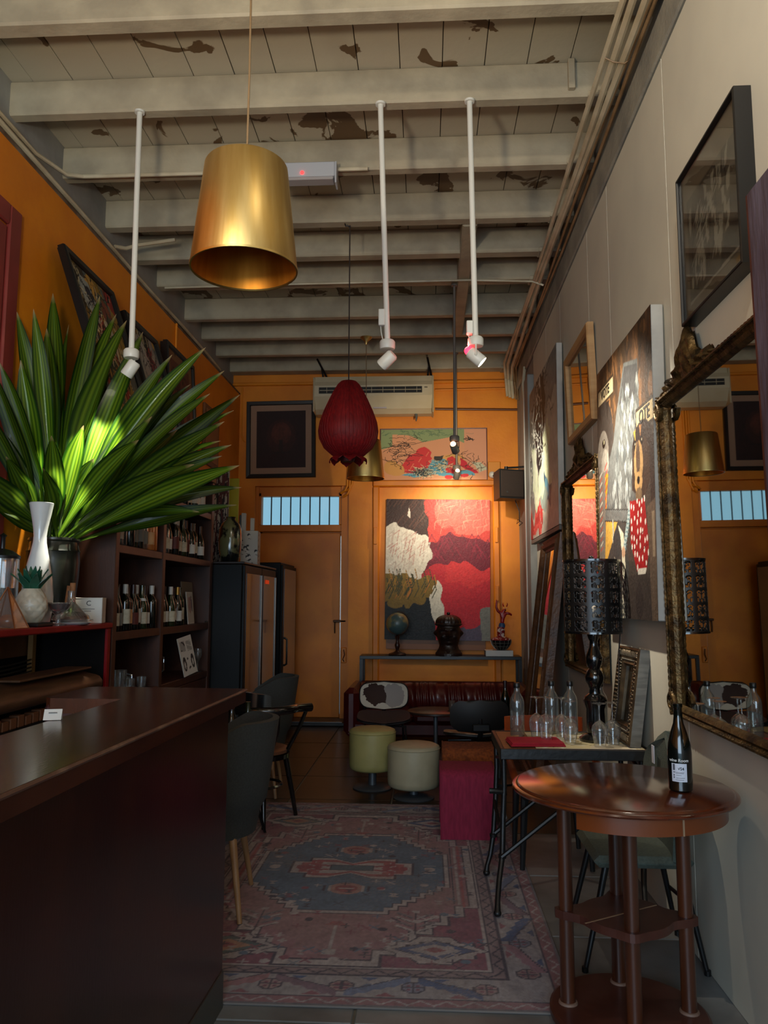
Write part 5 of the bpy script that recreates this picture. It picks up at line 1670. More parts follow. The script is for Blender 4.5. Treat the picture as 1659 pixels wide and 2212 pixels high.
# ------------------------------------------------------------------ rug
t = thing('rug', 'large worn oriental rug in faded red, blue and cream with a central medallion', 'rug', (-0.44, 4.602, 0.0))
RW, RH = 2.02, 2.95
p = Pic(RW, RH, .0075, (128, 122, 118))
U = lambda x: .5 + x / RW
V = lambda y: .5 + y / RH
c_red, c_dred, c_cream, c_blue, c_dblue, c_pink, c_ink, c_tan = (110, 58, 68), (92, 46, 58), (152, 144, 140), (72, 94, 110), (56, 76, 110), (132, 96, 98), (46, 40, 46), (140, 112, 100)


def R(x0, x1, y0, y1, c, a=1.0):
    p.rect(U(x0), U(x1), V(y0), V(y1), c, a)


def PL(pts, c, a=1.0):
    p.poly([(U(x), V(y)) for x, y in pts], c, a)


def LN(pts, w, c, a=1.0):
    p.line([(U(x), V(y)) for x, y in pts], w, c, a)


def frame_r(m, w, c):
    x, y = RW / 2 - m, RH / 2 - m
    R(-x, x, -y, -y + w, c); R(-x, x, y - w, y, c); R(-x, -x + w, -y, y, c); R(x - w, x, -y, y, c)


frame_r(0, .012, (96, 92, 92)); frame_r(.012, .05, (126, 84, 84)); frame_r(.062, .008, c_ink); frame_r(.07, .17, (140, 134, 132)); frame_r(.24, .008, c_ink); frame_r(.248, .05, (122, 104, 102)); frame_r(.298, .008, c_ink); frame_r(.306, .012, c_cream)
hx, hy = RW / 2 - .318, RH / 2 - .318
R(-hx, hx, -hy, hy, c_red)
# zigzag guards
for m, n_, amp, colr in ((.037, 1, .018, c_cream), (.273, 1, .018, c_ink)):
    for sgn in (-1, 1):
        ax = sgn * (RW / 2 - m); ay = sgn * (RH / 2 - m)
        ny_ = int((RH - 2 * m) / .05)
        LN([(ax + amp * (1 if i % 2 else -1), -RH / 2 + m + i * (RH - 2 * m) / ny_) for i in range(ny_ + 1)], .009, colr)
        nx_ = int((RW - 2 * m) / .05)
        LN([(-RW / 2 + m + i * (RW - 2 * m) / nx_, ay + amp * (1 if i % 2 else -1)) for i in range(nx_ + 1)], .009, colr)


def octo(x, y, r, c, c2):
    PL([(x + r * math.cos(PI / 8 + k * PI / 4), y + r * .85 * math.sin(PI / 8 + k * PI / 4)) for k in range(8)], c_ink)
    PL([(x + r * .84 * math.cos(PI / 8 + k * PI / 4), y + r * .72 * math.sin(PI / 8 + k * PI / 4)) for k in range(8)], c)
    LN([(x - r * .7, y), (x + r * .7, y)], .008, c_ink); LN([(x, y - r * .6), (x, y + r * .6)], .008, c_ink)
    for sx in (-1, 1):
        for sy in (-1, 1):
            p.ell(U(x + sx * r * .34), V(y + sy * r * .28), .0048, .003, c2)


def diag(x, y, vert, flip, c):
    a = .10
    pts = []
    n = 9
    for s in (1, -1):
        for i in range(n + 1):
            q = -1 + 2 * i / n
            q = q if s == 1 else -q
            off = .028 * s + (.010 if i % 2 else -.004)
            u, v = q * .13, q * .06 * (1 if flip else -1) + off
            pts.append((u, v))
    pts = [(x + (v if vert else u), y + (u if vert else v)) for u, v in pts]
    PL(pts, c)
    LN([pts[0], pts[n // 2], pts[n]], .006, c_ink)


k = 0
for sgn in (-1, 1):
    mid = sgn * (RH / 2 - .155)
    for i in range(6):
        x = -.78 + i * .29
        octo(x, mid, .055, [(138, 112, 104), (110, 112, 124), (142, 118, 112)][i % 3], c_red)
        if i < 5:
            diag(x + .145, mid, False, i % 2, [c_dblue, (140, 96, 96), (108, 84, 92), (92, 104, 128)][i % 4])
            PL([(x + .07, mid + .075), (x + .15, mid + .075), (x + .11, mid + .045)], c_dblue); PL([(x + .14, mid - .075), (x + .22, mid - .075), (x + .18, mid - .045)], (126, 70, 74))
    mid = sgn * (RW / 2 - .155)
    for i in range(9):
        y = -1.18 + i * .295
        octo(mid, y, .055, [(138, 112, 104), (110, 112, 124), (142, 118, 112)][i % 3], c_red)
        if i < 8:
            diag(mid, y + .147, True, i % 2, [(136, 98, 104), c_dblue, (108, 84, 92), (92, 104, 128)][i % 4])
            PL([(mid + .075, y + .07), (mid + .075, y + .15), (mid + .045, y + .11)], c_dblue); PL([(mid - .075, y + .14), (mid - .075, y + .22), (mid - .045, y + .18)], (126, 70, 74))


def stepped(a, b, n, tipw):
    """stepped hexagon, half width a, half height b"""
    q = []
    for i in range(n):
        f0, f1 = i / n, (i + 1) / n
        x0 = a - (a - tipw) * f0
        x1 = a - (a - tipw) * f1
        y = b * .34 + b * .66 * f1
        y0 = b * .34 + b * .66 * f0
        q += [(x0, y0), (x0, y), ] if i else [(a, 0), (a, y0), (x0, y0), (x0, y)]
        q.append((x1, y))
    right = q
    up = right + [(-x, y) for x, y in reversed(right)]
    return up + [(-x, -y) for x, y in right] + [(x, -y) for x, y in reversed(right)]


PL(stepped(.70, 1.16, 7, .16), c_ink); PL(stepped(.69, 1.145, 7, .15), c_cream); PL(stepped(.655, 1.10, 7, .12), c_ink); PL(stepped(.648, 1.09, 7, .115), c_pink)
PL(stepped(.60, 1.0, 7, .09), (130, 102, 98), .7)
cy = .05
sh = lambda pts: [(x, y + cy) for x, y in pts]
PL(sh(stepped(.565, .66, 8, .20)), c_ink); PL(sh(stepped(.555, .648, 8, .195)), c_cream); PL(sh(stepped(.53, .62, 8, .175)), c_ink); PL(sh(stepped(.525, .612, 8, .17)), c_blue)
PL(sh([(-.4, -.2), (.4, -.2), (.4, .2), (-.4, .2)]), (62, 84, 96), .5)
cr = [(.36, .0), (.36, .10), (.26, .10), (.26, .17), (.13, .17), (0, .09), (-.13, .17), (-.26, .17), (-.26, .10), (-.36, .10)]
cr = cr + [(-x, -y) for x, y in cr]
PL(sh(cr), c_ink); PL(sh([(x * .96, y * .94) for x, y in cr]), c_cream); PL(sh([(x * .84, y * .78) for x, y in cr]), (142, 74, 68)); PL(sh([(x * .70, y * .55) for x, y in cr]), c_cream)
for sx in (-1, 1):
    for sy in (-1, 1):
        LN(sh([(sx * .14, sy * .03), (sx * .24, sy * .05), (sx * .24, sy * .11), (sx * .15, sy * .12)]), .022, (132, 58, 58))
    for k in range(3):
        p.ell(U(sx * (.20 + k * .05)), V(cy), .012, .012, (132, 58, 58))
PL(sh([(-.13, -.045), (.13, -.045), (.13, .045), (-.13, .045)]), c_ink); PL(sh([(-.12, -.038), (.12, -.038), (.12, .038), (-.12, .038)]), (66, 86, 92))
for sy in (-1, 1):
    p.ell(U(0), V(cy + sy * .32), .045, .028, (146, 110, 98)); p.ell(U(0), V(cy + sy * .32), .03, .018, (130, 66, 62)); LN(sh([(-.04, sy * .32), (.04, sy * .32)]), .008, c_cream)
    for sx in (-1, 1):
        LN(sh([(sx * .09, sy * .28), (sx * .09, sy * .36)]), .008, c_cream); LN(sh([(sx * .12, sy * .28), (sx * .12, sy * .36)]), .008, c_ink)
        LN(sh([(sx * .42, sy * .06), (sx * .48, sy * .06)]), .01, c_cream); p.ell(U(sx * .45), V(cy), .016, .012, c_cream)
    # poles
    LN([(0, sy * .74), (0, sy * 1.0)], .018, c_cream); R(-.03, .03, min(sy * 1.0, sy * 1.05), max(sy * 1.0, sy * 1.05), c_cream); PL([(-.05, sy * .74), (.05, sy * .74), (.02, sy * .70), (-.02, sy * .70)], (132, 70, 66))
    for sx in (-1, 1):
        # leafy branches
        bx, by = sx * .38, sy * .70
        LN([(bx, by - .12), (bx, by + .12)], .010, c_ink); R(bx - .018, bx + .018, by + .12, by + .15, c_cream)
        for k in range(4):
            yy = by - .08 + k * .05
            for s2 in (-1, 1):
                LN([(bx + s2 * .02, yy), (bx + s2 * .09, yy + .05)], .018, [c_cream, (110, 100, 100)][k % 2]); LN([(bx + s2 * .02, yy - .012), (bx + s2 * .09, yy + .038)], .005, c_ink)
        # corner lozenges
        lx, ly = sx * .47, sy * .98 - .0
        lo = [(.23, 0), (.17, .04), (.17, .075), (.11, .075), (.07, .13), (-.07, .13), (-.11, .075), (-.17, .075), (-.17, .04), (-.23, 0)]
        lo = lo + [(-x, -y) for x, y in lo[1:-1]]
        PL([(lx + x * 1.06, ly + y * 1.06) for x, y in lo], c_ink); PL([(lx + x, ly + y) for x, y in lo], c_cream)
        PL([(lx + .19, ly), (lx, ly + .10), (lx - .19, ly), (lx, ly - .10)], c_ink); PL([(lx + .175, ly), (lx, ly + .092), (lx - .175, ly), (lx, ly - .092)], c_dblue if sx > 0 else (70, 88, 84)); PL([(lx + .12, ly), (lx, ly + .06), (lx - .12, ly), (lx, ly - .06)], c_cream if sx > 0 else (150, 112, 84)); PL([(lx + .05, ly), (lx, ly + .03), (lx - .05, ly), (lx, ly - .03)], (128, 64, 62))
        for k in range(5):
            q = (-.12 + .06 * k)
            R(lx + q - .01, lx + q + .01, ly + .085 - abs(q) * .4, ly + .1 - abs(q) * .4, c_ink)
        LN([(sx * .60, -.45), (sx * .60, .45)], .02, c_cream); LN([(sx * .575, -.45), (sx * .575, .45)], .008, c_ink); LN([(sx * .625, -.48), (sx * .625, .48)], .014, (142, 70, 66))
r = random.Random(12)
for k in range(330):
    x, y = r.uniform(-hx, hx), r.uniform(-hy, hy)
    if abs(x) < .38 and abs(y - cy) < .2:
        continue
    c = r.choice([c_cream, c_cream, c_ink, (118, 62, 70), c_blue])
    kind = k % 4
    s = .022
    if kind == 0:
        LN([(x - s, y), (x + s, y)], .008, c); LN([(x, y - s), (x, y + s)], .008, c)
    elif kind == 1:
        PL([(x - s, y - s), (x + s, y - s), (x, y), (x + s, y + s), (x - s, y + s), (x, y)], c)
    elif kind == 2:
        LN([(x - s, y - s), (x + s, y + s)], .008, c); LN([(x - s, y + s), (x + s, y - s)], .008, c)
    else:
        p.ell(U(x), V(y), .011, .007, c)
p.noise(.10, 1.0)
p.C = p.C * .76 + np.array(lin((134, 130, 144))[:3]) * .26
p.C = np.clip(p.C * 1.18, 0, 1)
p.C = p.C * np.clip(1 + .10 * np.sin(p.V * 90 + 3 * np.sin(p.U * 21))[..., None] * .5, .8, 1.2)
# abrasion: worn greyish patches
wear = np.sin(p.U * 9 + 2 * np.sin(p.V * 13)) * np.sin(p.V * 11 + np.sin(p.U * 17)) + .6 * p.rs.randn(*p.U.shape)
mk = np.clip((wear - .5) * .6, 0, .45)[..., None]
p.C = p.C * (1 - mk) + np.array(lin((136, 126, 122))[:3]) * mk
p.build('woven_face', M_paint('rug_pile', 0.9, 0.15), t, Matrix.Translation((-RW / 2, -RH / 2, .0095)))
MB().box(-RW / 2 - .004, RW / 2 + .004, -RH / 2 - .004, RH / 2 + .004, 0, .009, bev=.003).build('backing', M('rug_edge', (112, 106, 102), 0.9), t, smooth=False)

# ------------------------------------------------------------------ round two tier table
m_mah = M('varnished_mahogany', (92, 40, 18), 0.16, c2=(70, 28, 13), scale=2.2, stretch=(6, 1, 1), coat=0.7)
m_mahd = M('dark_mahogany_legs', (80, 40, 20), 0.32, c2=(52, 24, 13), scale=3, stretch=(9, 9, .5), coat=0.3)
m_mahs = M('dusty_mahogany_shelf', (62, 26, 17), 0.4, c2=(80, 44, 34), scale=6, coat=0.1)
t = thing('round_table', 'round varnished mahogany table with four column legs and a lower shelf', 'table', (0.735, 3.06, 0.0105))
MB().lathe([(0, .826), (.398, .826), (.408, .829), (.412, .835), (.409, .841), (.400, .8445), (.396, .8445), (.393, .849), (.386, .8525), (0, .853)], seg=64).build('top', m_mah, t, angle=30)
MB().lathe([(.352, .765), (.368, .765), (.368, .826), (.352, .826), (.352, .765)], seg=60, arc=(math.radians(-128), math.radians(150))).build('apron', M('apron_mahogany', (120, 58, 20), 0.28, c2=(92, 40, 16), scale=2, coat=0.4), t, angle=30)
a = math.radians(-72)
MB().box(-.003, .003, -.371, -.35, .765, .828, mtx=Matrix.Rotation(a + PI / 2, 4, 'Z')).build('apron_joint', M('pale_joint', (150, 120, 92), 0.6), t, smooth=False)
legs = [(-.215, .03), (.015, .20), (.215, -.01), (-.015, -.145)]
for k, (x, y) in enumerate(legs):
    MB().lathe([(.029, .055), (.0275, .07), (.0265, .4), (.0265, .77), (.0265, .828)], cx=x, cy=y, seg=24, flute=0).build('leg', m_mahd, t, angle=60)
    MB().lathe([(.030, .052), (.036, .053), (.034, .060), (.029, .062)], cx=x, cy=y, seg=18).build('leg_ring', M('chipped_ring', (120, 92, 76), 0.6), t)


def lobed(scale, lob):
    pts = []
    n = 72
    for i in range(n):
        a = 2 * PI * i / n
        best = 0
        for x, y in legs:
            d = math.atan2(y, x)
            da = (a - d + PI) % (2 * PI) - PI
            best = max(best, math.exp(-(da / .22) ** 2) * (math.hypot(x, y) + lob - scale))
        pts.append(((scale + best) * math.cos(a), (scale + best) * math.sin(a)))
    return pts


MB().prism(lobed(.165, .045), .357, .387).build('shelf', m_mahs, t, smooth=False)
MB().box(-.2, .16, -.003, .003, .3871, .3882, mtx=Matrix.Rotation(.55, 4, 'Z')).build('shelf_joint', M('pale_joint', (150, 120, 92), 0.6), t, smooth=False)
MB().lathe([(0, .02), (.26, .02), (.285, .025), (.285, .045), (.275, .052), (0, .055)], seg=48).build('base', m_mahs, t, angle=30)
for k in range(3):
    a = k * 2 * PI / 3 + .5
    MB().lathe([(0, 0), (.03, 0), (.035, .01), (.03, .025), (0, .025)], cx=.2 * math.cos(a), cy=.2 * math.sin(a), seg=14).build('foot', m_mahd, t)

t = thing('wine_bottle', 'dark wine bottle lettered Wine Room with white VS4 label on the round table', 'bottle', (0.925, 2.965, 0.864))
sc_ = 1.0
MB().lathe([(0, .012), (.02, .004), (.036, 0), (.0415, .006), (.0425, .03), (.0425, .135), (.040, .165), (.030, .205), (.0185, .24), (.0155, .265), (.015, .295), (.0165, .297), (.0165, .310), (.014, .312), (0, .311)], seg=40).build('glass_body', m_dkglass, t)
LA = -PI / 2 - .40


def bent(z, r=.0437):
    """text bent round the bottle, facing the room"""
    rot = Matrix.Rotation(LA + PI / 2, 4, 'Z')
    return rot @ Matrix(((1, 0, 0, 0), (0, 0, -1, -r), (0, 1, 0, z), (0, 0, 0, 1)))


MB().lathe([(.0429, .038), (.0429, .102)], seg=16, arc=(LA - .62, LA + .66)).build('label', M('white_paper_label', (206, 212, 224), 0.55), t)
m_whink = M('white_ink', (222, 222, 218), 0.6)
text_mesh('lettering', 'wine Room', .0155, m_whink, t, bent(.113), bend=.0437, extrude=.0003, bold=.0002, shear=.1)
text_mesh('lettering', 'VS4', .0145, m_txt, t, bent(.084) @ Matrix.Translation((.007, 0, 0)), bend=.0437, extrude=.0002, bold=.0002)
for (u0, u1, z, hh) in ((-.5, -.32, .089, .022), (-.48, -.3, .0715, .003), (-.26, .42, .071, .0014), (-.26, .38, .0675, .0014), (-.24, .2, .0605, .0013), (-.24, .46, .0515, .0016), (-.3, .38, .0445, .0016), (-.46, -.36, .061, .006), (-.46, -.36, .053, .006)):
    MB().lathe([(.0431, z - hh / 2), (.0431, z + hh / 2)], seg=8, arc=(LA + u0, LA + u1)).build('print_line', M('label_print', (86, 88, 96), 0.6), t)

# ------------------------------------------------------------------ iron legged side table and what stands on it
m_iron2 = M('cast_iron', (15, 15, 16), 0.45, bump=0.2, bscale=30)
t = thing('side_table', 'wood topped side table with black iron trestle legs against the right wall', 'table', (0.765, 4.436, 0.013))
t.scale = (1, 1, 1.0262)
MB().box(-.365, .375, -.275, .275, .715, .75, bev=.003).build('top', M('table_wood', (104, 70, 40), 0.4, c2=(80, 52, 30), scale=2, stretch=(1, 6, 1)), t, smooth=False)
for b in ((-.385, .39, -.29, -.274), (-.385, .39, .274, .29), (-.385, -.364, -.274, .274), (.374, .39, -.274, .274)):
    MB().box(b[0], b[1], b[2], b[3], .70, .753, bev=.003).build('edge_iron', m_iron2, t, smooth=False)
for x in (-.36, .36):
    for s in (-1, 1):
        pts = [(x, s * .19, .70), (x, s * .20, .55), (x - .01, s * .215, .40), (x - .02, s * .25, .22), (x - .045, s * .33, .13), (x - .06, s * .40, .06), (x - .065, s * .44, .018)]
        if s > 0:
            pts = [(x, .10, .70), (x, .09, .55), (x - .01, .06, .40), (x - .03, .02, .2), (x - .05, .0, .1), (x - .07, -.02, .05), (x - .075, -.03, .018)]
            pts = [(a, b + .16, c) for a, b, c in pts]
        lg = MB().tube(pts, [.014, .014, .015, .015, .014, .013, .016], 10).build('leg', m_iron2, t)
        MB().sphere(pts[-1][0], pts[-1][1], .016, .02, .02, .016, seg=12, rings=8).build('foot', m_iron2, lg)
        MB().lathe([(.015, -.012), (.021, -.008), (.021, .008), (.015, .012)], cx=pts[3][0], cy=pts[3][1], cz=pts[3][2], seg=12).build('collar', m_iron2, lg)
    MB().tube([(x, -.2, .62), (x, 0, .66), (x, .2, .62)], .010, 8).build('cross_brace', m_iron2, t)
    MB().tube([(x, -.22, .40), (x - .01, 0, .30), (x - .02, .2, .38)], .010, 8).build('cross_brace', m_iron2, t)
for s in (-.27, .14):
    MB().tube([(-.385, s, .22), (-.1, s + .02, .43), (.02, s + .03, .50), (.12, s + .02, .43), (.36, s, .22)], .012, 8).build('stretcher', m_iron2, t)
MB().tube([(-.36, -.2, .52), (-.42, -.22, .53), (-.44, -.22, .53)], .014, 8).build('spindle', m_iron2, t)

t = thing('newspaper', 'cream printed paper spread under the upturned glasses', 'paper', (0.839, 4.446, 0.7838))
p = Pic(.56, .50, .008, (196, 182, 140)); p.scribble(40, 0, 1, 0, 1, .006, (120, 96, 56), 4, .06); p.scribble(14, 0, 1, 0, 1, .02, (216, 208, 186), 6, .1); p.poly([(.5, .0), (.9, .0), (.8, .25), (.55, .2)], (190, 176, 150))
p.build('sheet', m_print, t, Matrix.Translation((-.27, -.265, .0012)))
MB().box(-.27, .29, -.265, .235, 0, .001).build('lower_sheet', m_labw, t, smooth=False)

t = thing('red_napkins', 'folded red napkin pile at the near left corner of the side table', 'napkin', (0.585, 4.309, 0.7868), 0.06)
m_rnap = M('red_cloth', (172, 12, 40), 0.75, c2=(150, 8, 34), scale=6)
for k in range(3):
    MB().box(-.15 + .004 * k, .14 - .003 * k, -.10 + .003 * k, .10, .0 + .006 * k, .0055 + .006 * k, bev=.002).build('napkin_fold', m_rnap, t, smooth=False)


def wine_glass(loc, label, h=.225):
    t = thing('wine_glass', label, 'glass', loc, group='upturned wine glasses on the side table')
    part('bowl', shared('wgb', MB().lathe([(.030, .0), (.034, .03), (.040, .06), (.043, .085), (.038, .108), (.022, .125), (.008, .134), (0, .136)], seg=28), 'bowl', m_clear), t)
    part('stem', shared('wgs', MB().lathe([(.008, .132), (.0042, .145), (.0036, .19), (.006, .212), (.012, .217)], seg=12), 'stem', m_clear), t)
    part('foot', shared('wgf', MB().lathe([(.010, .217), (.036, .2225), (.0365, .225), (0, .226)], seg=28), 'foot', m_clear), t)
    return t


for loc, lb in (((0.616, 4.485, 0.7868), 'upturned wine glass at the back left, nearest the tall clear bottle'),
                ((0.648, 4.348, 0.8035), 'upturned wine glass standing just behind the red napkins'),
                ((0.753, 4.465, 0.7868), 'upturned wine glass at the back, third from the left'),
                ((0.772, 4.319, 0.7868), 'upturned wine glass at the front, between napkins and lamp'),
                ((0.912, 4.236, 0.7868), 'upturned wine glass directly in front of the black lamp base'),
                ((0.990, 4.280, 0.7868), 'upturned wine glass at the right, before the silver frame')):
    wine_glass(loc, lb)

m_water = M_glass('water_bottle_glass', (222, 228, 226), 0.10, 0.04, 0.9, body=0.05, bodycol=(220, 225, 225))
WB = [(0, .006), (.036, .002), (.041, .008), (.041, .19), (.036, .215), (.018, .245), (.0155, .262), (.0155, .278), (0, .278)]


def water_bottle(loc, label):
    t = thing('water_bottle', label, 'bottle', loc, group='clear water bottles on the side table')
    part('glass_body', shared('wb', MB().lathe(WB, seg=28), 'glass_body', m_water), t)
    part('cap', shared('wbc', MB().lathe([(.0175, .270), (.0185, .272), (.0185, .296), (.016, .299), (0, .299)], seg=20), 'cap', m_black), t)
    return t


for loc, lb in (((0.512, 4.524, 0.7868), 'clear water bottle with black cap at the left end of the side table'),
                ((0.726, 4.641, 0.7868), 'clear water bottle behind the left glasses, second from the left'),
                ((0.834, 4.641, 0.7868), 'clear water bottle just left of the black lamp stem'),
                ((1.005, 4.63, 0.7868), 'clear water bottle behind the lamp, furthest right')):
    water_bottle(loc, lb)

# black lace lamp
m_lac = M('black_lacquer', (10, 10, 11), 0.12, coat=0.6)
t = thing('table_lamp', 'black table lamp with pierced lace drum shade and turned base', 'lamp', (0.931, 4.42, 0.7868))
MB().lathe([(0, 0), (.088, 0), (.092, .006), (.092, .014), (.08, .022), (.07, .03), (.05, .04), (0, .04)], seg=40).build('base', m_lac, t)
prof = [(.045, .035), (.05, .05), (.052, .12), (.05, .17), (.062, .205), (.066, .22), (.058, .235), (.032, .255), (.028, .28), (.036, .30), (.048, .32), (.052, .345), (.044, .37), (.03, .39), (.034, .40), (.044, .425), (.046, .45), (.036, .48), (.024, .51), (.021, .54), (.03, .56), (.036, .585), (.032, .605), (.014, .615)]
MB().lathe(prof, seg=32).build('stem', m_lac, t)
MB().tube([(0, 0, .61), (0, 0, .70)], .008, 8).build('lamp_holder', m_lac, t)
MB().lathe([(0, .655), (.012, .66), (.026, .69), (.028, .71), (.02, .735), (0, .745)], seg=20).build('bulb', M('milky_bulb', (214, 208, 196), 0.25), t)
m_lace = bpy.data.materials.new('pierced_black_shade')
nt, N, L2, P = nodes_of(m_lace)
P.inputs['Base Color'].default_value = lin((9, 9, 10)); P.inputs['Roughness'].default_value = .4
# the pierced drum: sheet cells cut out by a stencil of scrolls
RB, RT, Z0, Z1 = .158, .157, .59, .99
NU, NV = 320, 200
uu, vv = np.meshgrid((np.arange(NU) + .5) / NU, (np.arange(NV) + .5) / NV)
n_rep, n_row = 10, 5
cu = (uu * n_rep) % 1.0 - .5
cv = (vv * n_row) % 1.0 - .5
rowi = np.floor(vv * n_row).astype(int)
au = np.abs(cu)
hole = np.zeros_like(cu, bool)
# scroll rings, hearts, petals
hole |= (np.abs(np.hypot(au - .20, (cv - .22) * 1.0) - .11) < .055) & ~((au < .14) & (cv < .2))
hole |= (np.hypot((au - .13) / .11, (cv + .04) / .19) < 1) & (rowi % 2 == 0)
hole |= (np.abs(au - (.10 + .25 * (cv + .42))) < .05) & (cv < -.08) & (cv > -.42) & (rowi % 2 == 1)
hole |= (np.hypot(cu / .085, (cv + .33) / .11) < 1)
hole |= (np.hypot((au - .28) / .075, (cv + .28) / .14) < 1)
hole |= (np.hypot((au - .3) / .05, (cv - .02) / .09) < 1)
hole &= (au < .38) & (np.abs(cv) < .44) & (vv > .03) & (vv < .97)
ang = np.arange(NU) / NU * 2 * PI
zz = np.linspace(Z0, Z1, NV + 1)
rr = np.linspace(RB, RT, NV + 1)
co = np.stack([rr[:, None] * np.cos(ang)[None, :], rr[:, None] * np.sin(ang)[None, :], np.repeat(zz[:, None], NU, 1)], -1).reshape(-1, 3)
ii, jj = np.nonzero(~hole)
q = np.stack([ii * NU + jj, ii * NU + (jj + 1) % NU, (ii + 1) * NU + (jj + 1) % NU, (ii + 1) * NU + jj], -1)
me = bpy.data.meshes.new('shade')
me.vertices.add(len(co)); me.vertices.foreach_set('co', co.ravel().astype(np.float32))
me.loops.add(q.size); me.loops.foreach_set('vertex_index', q.ravel().astype(np.int32))
me.polygons.add(len(q)); me.polygons.foreach_set('loop_start', (np.arange(len(q)) * 4).astype(np.int32))
me.update(calc_edges=True)
me.materials.append(m_lace)
o = bpy.data.objects.new('shade', me); col.objects.link(o); o.parent = t
so = o.modifiers.new('thickness', 'SOLIDIFY'); so.thickness = .002
for z, r in ((Z0, RB), (Z1, RT)):
    MB().lathe([(r - .003, z - .005), (r + .003, z - .005), (r + .003, z + .005), (r - .003, z + .005), (r - .003, z - .005)], seg=64).build('shade_rim', m_lac, t)
for k in range(3):
    a = k * 2 * PI / 3
    MB().tube([(0, 0, .985), (RT * math.cos(a), RT * math.sin(a), .985)], .003, 6).build('shade_spoke', m_lac, t)
MB().tube([(0, 0, .74), (0, 0, 1.0)], .004, 6).build('harp', m_lac, t)
MB().sphere(0, 0, 1.008, .014, .014, .012, seg=12, rings=8).build('finial', m_lac, t)
MB().tube([(.1, .05, .01), (.15, .1, .2), (.17, .12, .5), (.175, .1, .6)], .004, 6).build('cord', m_cord, t)

# antique silver frame leaning on the wall
t = thing('silver_frame', 'antique silver picture frame with ribbed border leaning on the wall behind the glasses', 'frame', (1.068, 4.60, 0.7885))
w, h = .39, .51
L = basis((0, 0, 0), (0.03, -1, 0), (.07, 0, .49))
m_sil = M('tarnished_silver', (158, 142, 116), 0.34, 0.8, c2=(96, 80, 60), scale=12, bump=0.3, bscale=50)
m_sild = M('brown_silver', (108, 90, 66), 0.38, 0.6, c2=(66, 54, 40), scale=14)
frame_parts(t, w, h, .105, .03, m_sild, L, prof=[(0, -.035), (0, .02), (.01, .03), (.055, .018), (.06, .024), (.08, .012), (.09, .018), (.105, .0), (.105, -.02)])
MB().box(0.002, w - .002, .002, h - .002, -.035, -.03, mtx=L).build('back_board', M('grey_side', (120, 118, 110), 0.5, c2=(96, 94, 88), scale=9, stretch=(1, 1, 6)), t, smooth=False)
for x0 in (0, w):
    MB().box(x0 - .0015, x0 + .0015, 0, h, -.036, .02, mtx=L).build('side_face', MATS['grey_side'], t, smooth=False)
for side in range(4):
    ln = (w, h, w, h)[side]
    cnt = int((ln - .03) / .021)
    for k in range(cnt):
        s = .015 + (k + .5) * (ln - .03) / cnt
        c = ((s, .032), (w - .032, s), (w - s, h - .032), (.032, h - s))[side]
        ax = (.0075, .024) if side % 2 == 0 else (.024, .0075)
        sx_ = L @ Matrix.Translation((c[0], c[1], .022)) @ Matrix.Diagonal((ax[0], ax[1], .012, 1))
        part('rib', shared(('rib', side % 2), MB().sphere(0, 0, 0, 1, seg=8, rings=5), 'rib', m_sil), t).matrix_local = sx_
mb_ = None
for side in range(4):
    ln = (w, h, w, h)[side] - .14
    cnt = int(ln / .016)
    for k in range(cnt):
        s = .07 + (k + .5) * ln / cnt
        c = ((s, .068), (w - .068, s), (w - s, h - .068), (.068, h - s))[side]
        part('bead', shared('bead', MB().sphere(0, 0, 0, .0042, seg=6, rings=4), 'bead', M('pale_bead', (170, 160, 140), 0.35, 0.6)), t).matrix_local = L @ Matrix.Translation((c[0], c[1], .022))
MB().box(.10, w - .10, .10, h - .10, -.012, -.008, mtx=L).build('glass', M('dark_picture', (44, 40, 32), 0.1, coat=.6), t, smooth=False)

# ------------------------------------------------------------------ chairs at the right
m_orl = M('orange_leather', (170, 74, 30), 0.42, c2=(142, 58, 24), scale=6)
m_blk = M('black_upholstery', (15, 14, 14), 0.6)
t = thing('orange_armchair', 'black chair with orange leather back band and armrests tucked behind the side table', 'chair', (0.745, 4.92, 0.0105))
MB().box(-.21, .21, -.32, .2, .40, .46, bev=.02).build('seat', m_blk, t)
P = []
for i in range(5):
    P.append([(.25 * math.sin(a), .16 + .10 * math.cos(a), .60 + .05 * i) for a in [(-1.3 + 2.6 * k / 12) for k in range(13)]])
MB().shell(P, .012).build('backrest', m_orl, t)

MB().shell([[(x * .97, y - .02, z - .06) for x, y, z in row] for row in P[:3]], .008).build('back_pad', m_blk, t)
for s in (-1, 1):
    MB().tube([(s * .25, .14, .66), (s * .255, -.1, .60), (s * .255, -.32, .57), (s * .25, -.39, .545), (s * .245, -.42, .50)], [.02, .02, .022, .024, .018], 10).build('armrest', m_orl, t)
    MB().tube([(s * .25, -.30, .57), (s * .22, -.26, .43)], .012, 8).build('arm_post', m_blk, t)
    for y in (-.24, .17):
        MB().tube([(s * .18, y, .41), (s * .20, y + .0, .0)], [.024, .014], 8).build('leg', m_blk, t)

